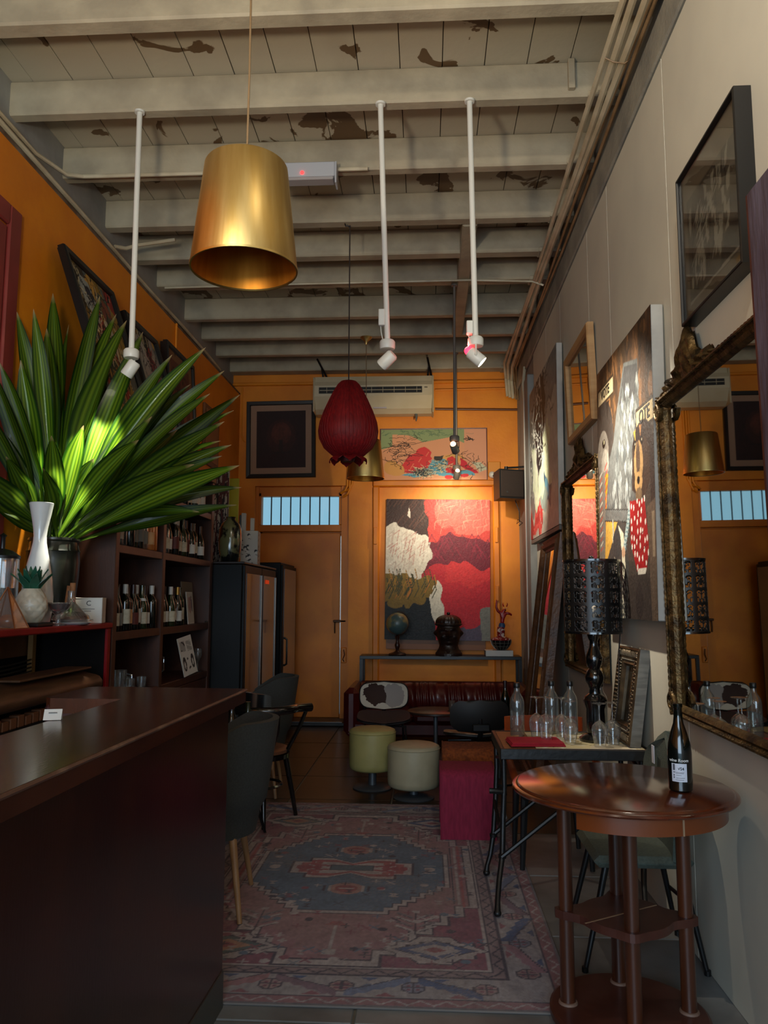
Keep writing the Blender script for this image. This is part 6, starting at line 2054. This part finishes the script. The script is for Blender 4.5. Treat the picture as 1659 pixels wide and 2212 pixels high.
m_ggr = M('grey_green_fabric', (84, 92, 82), 0.85, c2=(72, 80, 72), scale=90, bump=.2, bscale=200)
t = thing('grey_green_chair', 'grey green chair with rounded back and thin black legs between table and right wall', 'chair', (0.93, 3.68, 0))
MB().box(-.22, .2, -.22, .22, .42, .47, bev=.025).build('seat', m_ggr, t)
P = []
nz, na = 12, 18
for i in range(nz + 1):
    z = .46 + .50 * i / nz
    hw = .245 * (1 - max(0, (i / nz - .55) / .45) ** 2.6 * .999)
    P.append([(.155 + .03 * (i / nz) - .05 * (q * q) * .6, q * hw, z) for q in [(-1 + 2 * k / na) for k in range(na + 1)]])
MB().shell(P, .028).build('backrest', m_ggr, t, angle=60)
MB().box(.118, .122, -.05, -.015, .80, .88, mtx=Matrix.Translation((.004, .12, 0))).build('tag', M('white_tag', (206, 206, 214), 0.6), t, smooth=False)
for (x0, y0, x1, y1) in ((-.16, -.16, -.27, -.20), (-.16, .16, -.27, .19), (.15, -.16, .235, -.20), (.15, .16, .235, .19)):
    l_ = MB().tube([(x0, y0, .43), (x1, y1, .0)], [.015, .010], 10).build('leg', m_black, t)
    MB().lathe([(0, 0), (.014, 0), (.014, .02), (0, .022)], cx=x1, cy=y1, seg=10).build('foot_cap', m_black, l_)
MB().tube([(-.22, -.18, .22), (0, -.2, .24), (.2, -.18, .22)], .009, 8).build('stretcher', m_black, t)
MB().tube([(.2, -.18, .22), (.21, .0, .23), (.2, .18, .22)], .009, 8).build('stretcher', m_black, t)
# ------------------------------------------------------------------ chairs at the left, beyond the bar end
m_char = M('charcoal_fabric', (58, 60, 58), 0.9, c2=(50, 52, 50), scale=120, bump=.2, bscale=260)
m_oak = M('pale_oak_leg', (170, 132, 92), 0.5, c2=(150, 112, 74), scale=4, stretch=(8, 8, 1))
m_bent = M('black_bentwood', (12, 11, 11), 0.15, coat=0.6)


def tub_chair(name, label, loc, rot, legmat, group):
    """upholstered tub armchair, faces local -x, back at +x"""
    t = thing(name, label, 'chair', loc, rot, group)
    MB().box(-.24, .15, -.175, .175, .39, .50, bev=.04).build('seat', m_char, t)
    P = []
    nz, na = 10, 28
    for i in range(nz + 1):
        s = i / nz
        row = []
        for k in range(na + 1):
            a = -1.95 + 3.9 * k / na
            f = max(0, math.cos(a * .62))
            zt = .60 + .33 * min(1, f * 1.25) ** .9 if abs(a) < 1.95 else .6
            z = .37 + (zt - .37) * s
            rr = .235 + .03 * s + (.03 * (1 - s) if s < .3 else 0) * -1
            row.append((.0 + rr * 1.02 * math.cos(a) + .05 * s * f, rr * 1.02 * math.sin(a), z))
        P.append(row)
    MB().shell(P, -.035).build('backrest', m_char, t, angle=70)
    for (x0, y0, x1, y1) in ((-.14, -.16, -.21, -.26), (-.14, .16, -.21, .26), (.14, -.16, .2, -.26), (.14, .16, .2, .26)):
        MB().tube([(x0, y0, .41), (x1, y1, 0.0)], [.021, .012], 12).build('leg', legmat, t)
    return t


tub_chair('tub_chair', 'charcoal grey tub chair with pale oak legs just beyond the bar end', (-1.13, 4.07, .0125), 0.12, m_oak, 'charcoal tub chairs')
tub_chair('tub_chair', 'charcoal grey tub chair behind the black bentwood chair, only its back showing', (-1.42, 6.45, 0), 0.1, m_oak, 'charcoal tub chairs')

# bentwood captain's chair
t = thing('bentwood_armchair', 'glossy black bentwood armchair with round brown seat near the rug edge', 'chair', (-1.2, 5.62, .0125), -0.45)
MB().lathe([(0, .455), (.19, .455), (.205, .465), (.205, .485), (.19, .495), (.1, .492), (0, .49)], seg=36).build('seat', M('brown_seat_leather', (128, 88, 64), 0.4, c2=(104, 68, 48), scale=5), t)
MB().lathe([(.17, .425), (.21, .425), (.212, .455), (.17, .455)], seg=36).build('seat_ring', m_bent, t)
P = []
crest = []
for i in range(5):
    s = i / 4
    P.append([(.255 * math.sin(a), -.02 - .225 * math.cos(a), .79 + .12 * s - .03 * abs(a)) for a in [(-.95 + 1.9 * k / 16) for k in range(17)]])
MB().shell(P, .032).build('crest_rail', m_bent, t, angle=60)
pts = [(.27 * math.sin(a), .0 - .23 * math.cos(a), .775) for a in [(-1.9 + 3.8 * k / 24) for k in range(25)]]
pts = [(-.30, .20, .77)] + pts + [(.30, .20, .77)]
MB().tube(pts, .031, 10).build('arm_bow', m_bent, t)
for k in range(9):
    a = -1.15 + 2.3 * k / 8
    MB().tube([(.17 * math.sin(a), -.165 * math.cos(a), .48), (.23 * math.sin(a), -.215 * math.cos(a), .63), (.25 * math.sin(a), -.225 * math.cos(a), .78)], [.013, .021, .013], 8).build('spindle', m_bent, t)
for s in (-1, 1):
    MB().tube([(s * .19, .06, .47), (s * .26, .10, .62), (s * .285, .17, .76)], .014, 8).build('arm_support', m_bent, t)
for (x, y, x1, y1) in ((-.13, -.13, -.20, -.20), (.13, -.13, .20, -.20), (-.13, .13, -.18, .20), (.13, .13, .18, .20)):
    MB().tube([(x, y, .43), ((x + x1) / 2, (y + y1) / 2, .22), (x1, y1, 0)], [.022, .019, .015], 10).build('leg', m_bent, t)
MB().lathe([(.145, .23), (.158, .225), (.168, .235), (.158, .245), (.145, .24), (.145, .23)], seg=32).build('leg_hoop', m_bent, t)

# small dark table with thin legs and its bottles
t = thing('small_dark_table', 'small round dark table with thin hairpin legs behind the charcoal chair', 'table', (-1.36, 4.95, .011))
MB().lathe([(0, .60), (.30, .60), (.305, .61), (.30, .62), (0, .62)], seg=40).build('top', M('dark_table_top', (30, 24, 22), 0.3, coat=.3), t)
for k in range(3):
    a = k * 2 * PI / 3 + .85
    ca, sa = math.cos(a), math.sin(a)
    MB().tube([(.20 * ca - .03 * sa, .20 * sa + .03 * ca, .60), (.42 * ca, .42 * sa, .012), (.43 * ca, .43 * sa, .008), (.20 * ca + .03 * sa, .20 * sa - .03 * ca, .60)], .007, 8).build('leg', m_black, t)
wine_bottle((-1.22, 4.86, .631), 'dark wine bottle on the small dark table, nearest the charcoal chair', 'bottles on the small dark table', 'burg', None, m_labw, m_foil_r, 1.0, -.3)
wine_bottle((-1.15, 5.0, .631), 'dark wine bottle with cream label, further back on the small dark table', 'bottles on the small dark table', 'burg', m_grglass, m_label, None, .9, .2)

# ------------------------------------------------------------------ round stools
m_stool = M('cream_vinyl', (178, 166, 122), 0.5, c2=(160, 146, 100), scale=4, bump=.05)


def stool(label, loc, r, z0, z1, c):
    t = thing('round_stool', label, 'stool', loc, 0, 'round drum stools')
    MB().lathe([(0, z0), (r - .02, z0), (r - .004, z0 + .015), (r, z0 + .05), (r, z1 - .035), (r - .004, z1 - .012), (r - .03, z1), (0, z1 + .006)], seg=44).build('drum', c, t, angle=60)
    MB().lathe([(r + .0005, z1 - .032), (r + .004, z1 - .028), (r + .0005, z1 - .024)], seg=44).build('piping', c, t)
    MB().lathe([(0, .02), (.035, .02), (.032, z0), (0, z0)], seg=18).build('column', M('dull_grey_metal', (96, 100, 104), 0.45, .6), t)
    MB().lathe([(0, 0), (.16, 0), (.165, .008), (.15, .02), (.05, .03), (0, .03)], seg=36).build('foot_plate', MATS['dull_grey_metal'], t)


stool('yellowish cream round drum stool on a grey pedestal, left of the pair', (-.46, 6.62, 0), .195, .155, .485, M('yellow_cream_vinyl', (172, 164, 104), 0.5, c2=(152, 144, 88), scale=4, bump=.05))
stool('pale grey cream round drum stool on a low pedestal, right and nearest of the pair', (-.11, 6.32, 0), .208, .09, .415, M('pale_cream_vinyl', (178, 170, 140), 0.5, c2=(158, 150, 122), scale=4, bump=.05))


# ------------------------------------------------------------------ waterfall benches
def bench(name, label, loc, w, d, h, c, th=.075, fuzz=0.0):
    t = thing(name, label, 'stool', loc, 0)
    sec = []
    rr = .07
    for k in range(7):
        a = PI - k * PI / 12
        sec.append((-d / 2 + rr + rr * math.cos(a), h - rr + rr * math.sin(a)))
    for k in range(7):
        a = PI / 2 - k * PI / 12
        sec.append((d / 2 - rr + rr * math.cos(a), h - rr + rr * math.sin(a)))
    outer = [(-d / 2, 0)] + sec + [(d / 2, 0)]
    inner = [(d / 2 - th, 0), (d / 2 - th, h - th - .02), (d / 2 - th - .02, h - th), (-d / 2 + th + .02, h - th), (-d / 2 + th, h - th - .02), (-d / 2 + th, 0)]
    poly = outer + inner
    mtx = Matrix(((0, 0, 1, 0), (1, 0, 0, 0), (0, 1, 0, 0), (0, 0, 0, 1)))
    MB().prism(poly, -w / 2, w / 2, mtx=mtx).build('upholstery', c, t, angle=35)
    for s in (-1, 1):
        MB().tube([(s * (w / 2), y, z) for y, z in outer], .006, 6).build('piping', c, t)
    return t


m_mag = M('magenta_wool', (140, 32, 62), 0.9, c2=(122, 24, 52), scale=60, stretch=(1, 1, .2), bump=.3, bscale=150)
bench('waterfall_stool', 'magenta wool waterfall stool at the right edge of the rug', (.265, 5.42, .01), .355, .40, .43, m_mag)
m_shag = M('orange_shag', (146, 74, 26), 0.95, c2=(104, 48, 16), scale=50, bump=.9, bscale=120)
bench('waterfall_stool', 'brownish orange shaggy waterfall stool just behind the magenta one', (.30, 5.98, 0.0105), .37, .38, .465, m_shag)

# ------------------------------------------------------------------ plywood lounge chairs with cowhide
m_hide_b = M('cowhide', (196, 188, 172), 0.8)
nt, N, L3, P = nodes_of(m_hide_b)
tc = N.new('ShaderNodeTexCoord')
nz_ = N.new('ShaderNodeTexNoise'); nz_.inputs['Scale'].default_value = 14; nz_.inputs['Detail'].default_value = 5
L3.new(tc.outputs['Object'], nz_.inputs['Vector'])
mixv = N.new('ShaderNodeMix'); mixv.data_type = 'VECTOR'; mixv.inputs['Factor'].default_value = .12
L3.new(tc.outputs['Object'], mixv.inputs[4]); L3.new(nz_.outputs['Color'], mixv.inputs[5])
prev = None
for cpt, rad, cc in (((.14, .24, .59), .11, (150, 142, 136)), ((-.02, .24, .60), .105, (50, 28, 20))):
    ds = N.new('ShaderNodeVectorMath'); ds.operation = 'DISTANCE'; ds.inputs[1].default_value = cpt
    L3.new(mixv.outputs[1], ds.inputs[0])
    lt = N.new('ShaderNodeMath'); lt.operation = 'LESS_THAN'; lt.inputs[1].default_value = rad
    L3.new(ds.outputs['Value'], lt.inputs[0])
    mc = N.new('ShaderNodeMix'); mc.data_type = 'RGBA'
    L3.new(lt.outputs[0], mc.inputs['Factor'])
    mc.inputs[7].default_value = lin(cc)
    if prev is None:
        mc.inputs[6].default_value = lin((196, 188, 172))
    else:
        L3.new(prev, mc.inputs[6])
    prev = mc.outputs[2]
L3.new(prev, P.inputs['Base Color'])
m_hide_t = M('tan_cowhide', (176, 138, 106), 0.8, c2=(120, 82, 56), scale=6, lo=.5, hi=.6)


def lounge(name, label, loc, rot, back_mat, seat_mat, back_face):
    """moulded lounge chair, faces local -y"""
    t = thing(name, label, 'chair', loc, rot)

    def panel(w, h, bend, th, nm, m, M0, sq=3.2):
        P = []
        n = 14
        for i in range(n + 1):
            v = -1 + 2 * i / n
            v = math.copysign(abs(v) ** .8, v)
            rowp = []
            wx = w / 2 * (1 - abs(v) ** sq * .999) ** (1 / sq)
            for k in range(n + 1):
                u = -1 + 2 * k / n
                rowp.append((u * wx, v * h / 2, bend * (u * wx / (w / 2)) ** 2 + .03 * v * v))
            P.append(rowp)
        return MB().shell(P, th, mtx=M0).build(nm, m, t, angle=60)

    B = Matrix.Translation((0, .20, .605)) @ Matrix.Rotation(math.radians(78), 4, 'X')
    panel(.47, .27, .06, .012, 'backrest', back_mat, B)
    if back_face:
        panel(.455, .255, .06, .004, 'hide_cover', back_face, Matrix.Translation((0, .18, .605)) @ Matrix.Rotation(math.radians(78), 4, 'X'))
    S = Matrix.Translation((0, -.08, .405)) @ Matrix.Rotation(math.radians(6), 4, 'X')
    panel(.50, .46, .04, .012, 'seat', m_blk, S)
    panel(.495, .455, .04, .006, 'seat_cover', seat_mat, Matrix.Translation((0, 0, .012)) @ S)
    MB().tube([(0, .20, .60), (0, .19, .48), (0, .10, .395), (0, -.15, .375)], [.016, .02, .024, .018], 8).build('spine', m_black, t)
    MB().box(-.07, .07, .195, .225, .50, .56, bev=.008).build('back_mount', m_black, t)
    for s in (-1, 1):
        MB().tube([(s * .22, -.24, 0), (s * .20, -.18, .37), (0, -.15, .375)], .011, 8).build('leg', m_black, t)
        MB().tube([(s * .20, .17, 0), (s * .18, .12, .37), (0, .10, .385)], .011, 8).build('leg', m_black, t)
    return t


lounge('lounge_chair', 'lounge chair with brown and white cowhide back facing the camera by the sofa', (-.41, 7.42, .03), 0.05, m_blk, M('dark_hide', (70, 48, 44), 0.8), m_hide_b)
lounge('lounge_chair', 'black backed lounge chair with tan cowhide seat, turned away behind the orange stool', (.40, 6.50, .02), PI + .12, m_blk, m_hide_t, None)

# ------------------------------------------------------------------ low round tables by the sofa
def low_table(label, loc, r, h):
    t = thing('low_round_table', label, 'table', loc)
    MB().lathe([(0, h - .025), (r - .01, h - .025), (r, h - .018), (r, h - .004), (r - .005, h), (0, h)], seg=44).build('top', M('brown_table_top', (62, 46, 38), 0.35, c2=(50, 36, 30), scale=4), t)
    MB().tube([(0, 0, .02), (0, 0, h - .02)], .02, 12).build('column', M('dull_grey_metal', (96, 100, 104), 0.45, .6), t)
    MB().lathe([(0, 0), (.17, 0), (.17, .012), (.03, .03), (0, .03)], seg=32).build('foot_plate', m_black, t)


low_table('low round brown table before the sofa, between the two lounge chairs', (.08, 7.62, 0), .27, .50)
low_table('low round brown table right of the black backed chair, holding a dark bottle', (.62, 6.92, 0), .24, .565)
t = thing('candle_glass', 'small cloudy candle glass on the low table in front of the sofa', 'candle holder', (.24, 7.66, .50))
MB().lathe([(0, 0), (.03, 0), (.032, .01), (.034, .085), (.031, .085), (.029, .012), (0, .012)], seg=20).build('glass', M_glass('cloudy_glass', (180, 170, 160), .12, .1, .6, .35, (150, 130, 116)), t)
MB().lathe([(0, .012), (.028, .012), (.028, .05), (0, .05)], seg=16).build('wax', M('wax', (190, 180, 160), .5), t)
wine_bottle((.67, 6.80, .565), 'dark wine bottle standing alone on the low table before the sofa', None, 'burg', None, None, m_foil_r, 1.0)

# ------------------------------------------------------------------ sofa
m_lea = M('burgundy_leather', (86, 22, 20), 0.33, c2=(66, 15, 15), scale=3, bump=.15, bscale=18, coat=.15)
t = thing('leather_sofa', 'low burgundy leather sofa with gathered backrest along the back wall', 'sofa', (.13, 8.95, 0))
MB().box(-1.02, 1.02, -.40, .45, .08, .24, bev=.03).build('base', m_lea, t)
for k in range(3):
    x0 = -.86 + k * .575
    MB().box(x0 + .004, x0 + .571, -.45, .2, .22, .35, bev=.045).build('seat_cushion', m_lea, t)
P = []
nx, nz = 150, 12
for j in range(nz + 1):
    s = j / nz
    rowp = []
    for i in range(nx + 1):
        u = i / nx
        x = -.90 + 1.80 * u
        prof = math.sin(PI * min(1, .15 + .85 * s)) ** .5 if s < 1 else .15
        g = .012 * math.sin(u * 150 + 3 * math.sin(u * 31) + s * 2) * math.sin(PI * (.15 + .7 * s)) + .008 * math.sin(u * 67 + 1.3)
        y = .22 - .13 * prof - g + .05 * s
        z = .33 + .28 * s
        rowp.append((x, y, z))
    P.append(rowp)
P.append([(x, .42, .60) for x, y, z in P[-1]])
P.append([(x, .45, .3) for x, y, z in P[-1]])
MB().surf(P).build('backrest', m_lea, t, angle=80)
for s in (-1, 1):
    MB().box(s * .96 - .085, s * .96 + .085, -.42, .45, .08, .60, bev=.06).build('armrest', m_lea, t)
MB().box(-.98, .98, .36, .46, .08, .56, bev=.03).build('rear_panel', m_lea, t)
for x in (-.92, .92):
    for y in (-.34, .38):
        MB().lathe([(0, 0), (.022, 0), (.028, .08), (0, .08)], cx=x, cy=y, seg=12).build('leg', m_black, t)

# ------------------------------------------------------------------ console table and its ornaments
t = thing('console_table', 'thin black metal console table behind the sofa', 'table', (.165, 9.64, 0))
MB().box(-.985, .975, -.17, .17, .845, .885, bev=.003).build('top', m_black, t, smooth=False)
for x in (-.965, .955):
    for y in (-.15, .15):
        MB().box(x - .02, x + .02, y - .02, y + .02, 0, .845).build('leg', m_black, t, smooth=False)
    MB().box(x - .018, x + .018, -.13, .13, .01, .04).build('foot_rail', m_black, t, smooth=False)

CZ = .885
t = thing('globe', 'old blue green globe on a turned dark wooden stand on the console', 'globe', (-.365, 9.60, CZ))
m_globe = M('globe_print', (70, 92, 92), 0.35, c2=(136, 126, 84), scale=5, lo=.5, hi=.56, detail=6)
m_tw = M('turned_dark_wood', (44, 22, 14), 0.35)
MB().sphere(0, 0, .385, .138, seg=36, rings=22).build('sphere', m_globe, t)
MB().lathe([(0, 0), (.105, 0), (.11, .012), (.10, .024), (.05, .035), (.028, .05), (.018, .07), (.03, .10), (.034, .125), (.022, .15), (.016, .18), (.024, .205), (.03, .225), (.012, .245), (0, .25)], seg=28).build('stand', m_tw, t)
MB().tube([(.0, 0, .24), (.06, 0, .248), (.115, 0, .29), (.146, 0, .37), (.128, 0, .46), (.07, 0, .52), (.0, 0, .531)], .005, 8, mtx=Matrix.Rotation(.3, 4, 'Z')).build('meridian_arc', m_tw, t)

# carved head: one continuous surface with brow, eyes, nose, mouth and ears
t = thing('carved_head', 'dark carved wooden head with a banded cap standing on the console', 'sculpture', (.265, 9.58, CZ))
P = []
nz, na = 70, 72
for i in range(nz + 1):
    s = i / nz
    z = .50 * s
    if s < .06:
        r = .168
    elif s < .26:
        r = .168 - .052 * math.sin((s - .06) / .20 * PI / 2) ** 1.0
    elif s < .40:
        r = .116 + .022 * (s - .26) / .14
    elif s < .72:
        r = .138 + .012 * math.sin((s - .40) / .32 * PI)
    elif s < .80:
        r = .160
    else:
        r = .160 * max(.0, 1 - ((s - .80) / .20) ** 2.2) ** .5
    rowp = []
    for k in range(na + 1):
        a = 2 * PI * k / na
        fx, fy = math.sin(a), -math.cos(a)          # a=0 looks at the room (-y)
        aa = (a + PI) % (2 * PI) - PI
        bump = 0
        if .26 < s < .80:
            bump += .030 * math.exp(-(aa / .13) ** 2) * math.exp(-((s - .53) / .075) ** 2)          # nose
            bump += .012 * math.exp(-(aa / .20) ** 2) * math.exp(-((s - .475) / .022) ** 2)         # nostrils
            bump += .016 * math.exp(-(aa / .26) ** 2) * (math.exp(-((s - .425) / .016) ** 2) + .9 * math.exp(-((s - .385) / .016) ** 2))  # lips
            bump += .014 * math.exp(-(aa / .22) ** 2) * math.exp(-((s - .315) / .03) ** 2)          # chin
            for e in (-.42, .42):
                bump -= .016 * math.exp(-((aa - e) / .20) ** 2) * math.exp(-((s - .575) / .035) ** 2)   # sockets
                bump += .011 * math.exp(-((aa - e) / .12) ** 2) * math.exp(-((s - .572) / .017) ** 2)   # eyes
                bump += .013 * math.exp(-((aa - e) / .26) ** 2) * math.exp(-((s - .64) / .018) ** 2)    # brow
                bump += .010 * math.exp(-((aa - e * 1.5) / .25) ** 2) * math.exp(-((s - .46) / .05) ** 2)  # cheeks
            for e in (-1.55, 1.55):
                bump += .026 * math.exp(-((aa - e) / .13) ** 2) * math.exp(-((s - .545) / .07) ** 2)     # ears
        if .745 < s < .78:
            bump += .008
        if s >= .80:
            bump += .003 * math.sin(a * 16)
        bump *= 1.5
        rowp.append(((r + bump) * fx * .98, (r + bump) * fy * .92, z))
    P.append(rowp)
mb = MB().surf(P, flip=False)
c0 = len(mb.v); mb.v.append((0, 0, 0)); mb.f += [(k, c0, k + 1) for k in range(na)]
mb.build('head', M('dark_carved_wood', (44, 26, 18), 0.38, c2=(30, 17, 12), scale=9, bump=.35, bscale=50), t, angle=80)
MB().lathe([(.162, .372), (.168, .375), (.168, .388), (.162, .391)], seg=48, mtx=Matrix.Diagonal((.98, .92, 1, 1))).build('cap_band', M('worn_pale_band', (104, 84, 64), .4, c2=(60, 40, 28), scale=20), t)
MB().sphere(0, 0, .512, .022, .022, .018, seg=14, rings=8).build('cap_knob', MATS['dark_carved_wood'], t)

t = thing('book_stack', 'white boxed book lying at the right end of the console', 'book', (.875, 9.60, CZ))
MB().box(-.165, .165, -.11, .11, 0, .07, bev=.004).build('cover', M('white_book', (206, 204, 196), .5), t, smooth=False)
MB().box(-.168, -.163, -.105, .105, .006, .064).build('page_block', M('grey_pages', (120, 116, 108), .7), t, smooth=False)

t = thing('devil_figurine', 'red devil figurine with raised arm standing on a spotted wire globe', 'figurine', (.905, 9.58, CZ + .072))
m_dev = M('red_resin', (168, 30, 22), 0.35, c2=(130, 18, 16), scale=12)
m_dot = M('spotted_red', (120, 14, 22), 0.4, c2=(210, 190, 176), scale=40, lo=.60, hi=.62, detail=0)
MB().lathe([(0, 0), (.045, 0), (.08, .02), (.115, .07), (.125, .115), (.12, .12), (.075, .03), (0, .012)], seg=36).build('bowl', M('black_bowl', (20, 20, 20), .3), t)
for k in range(14):
    a = 2 * PI * k / 14
    MB().tube([(r * 1.015 * math.cos(a), r * 1.015 * math.sin(a), z) for r, z in ((.045, 0), (.08, .02), (.115, .07), (.125, .115))], .003, 5).build('wire', M('silver_wire', (150, 150, 140), .4, .7), t)
for z, r in ((.045, .1), (.085, .12)):
    MB().lathe([(r, z - .003), (r + .005, z), (r, z + .003)], seg=32).build('wire_hoop', MATS['silver_wire'], t)
MB().lathe([(0, .09), (.12, .11), (.125, .125), (.11, .14), (.07, .155), (.045, .165), (.048, .24), (.04, .28), (0, .28)], seg=32).build('spotted_base', m_dot, t)
MB().lathe([(0, .27), (.038, .27), (.04, .30), (.03, .325), (0, .33)], cx=.012, seg=20).build('shorts', M('blue_cloth', (40, 70, 110), .5), t)
V = [(.015, 0, .31), (.02, 0, .36), (.028, 0, .42), (.032, 0, .455), (.055, -.005, .50), (.0, 0, .45), (-.035, -.005, .47), (-.055, -.01, .52), (-.05, -.01, .57), (-.048, -.012, .61), (.075, 0, .45), (.115, -.015, .435), (.13, -.03, .42), (.09, -.05, .45)]
E_ = [(0, 1), (1, 2), (2, 3), (3, 4), (2, 5), (5, 6), (6, 7), (7, 8), (8, 9), (2, 10), (10, 11), (11, 12), (12, 13)]
me = bpy.data.meshes.new('figure')
me.from_pydata(V, E_, [])
o = bpy.data.objects.new('figure', me)
col.objects.link(o); o.parent = t
sk = o.modifiers.new('skin', 'SKIN')
for i, rr in enumerate((.030, .028, .034, .020, .034, .022, .020, .016, .014, .006, .022, .016, .013, .010)):
    me.skin_vertices[0].data[i].radius = (rr, rr * .9)
me.skin_vertices[0].data[0].use_root = True
sb = o.modifiers.new('smooth', 'SUBSURF'); sb.levels = 1; sb.render_levels = 2
me.materials.append(m_dev)
for s in (-1, 1):
    MB().tube([(.055 + s * .018, -.005, .525), (.055 + s * .028, -.005, .555), (.055 + s * .022, -.005, .575)], [.009, .006, .001], 8).build('horn', m_dev, t)
    MB().sphere(.055 + s * .012, -.034, .505, .005, seg=8, rings=6).build('eye', m_labw, t)
MB().tube([(.055, -.036, .50), (.055, -.048, .49)], [.004, .006], 6).build('nose', m_dev, t)
MB().tube([(.043, -.033, .482), (.055, -.038, .479), (.067, -.033, .482)], .003, 6).build('mouth', m_black, t)
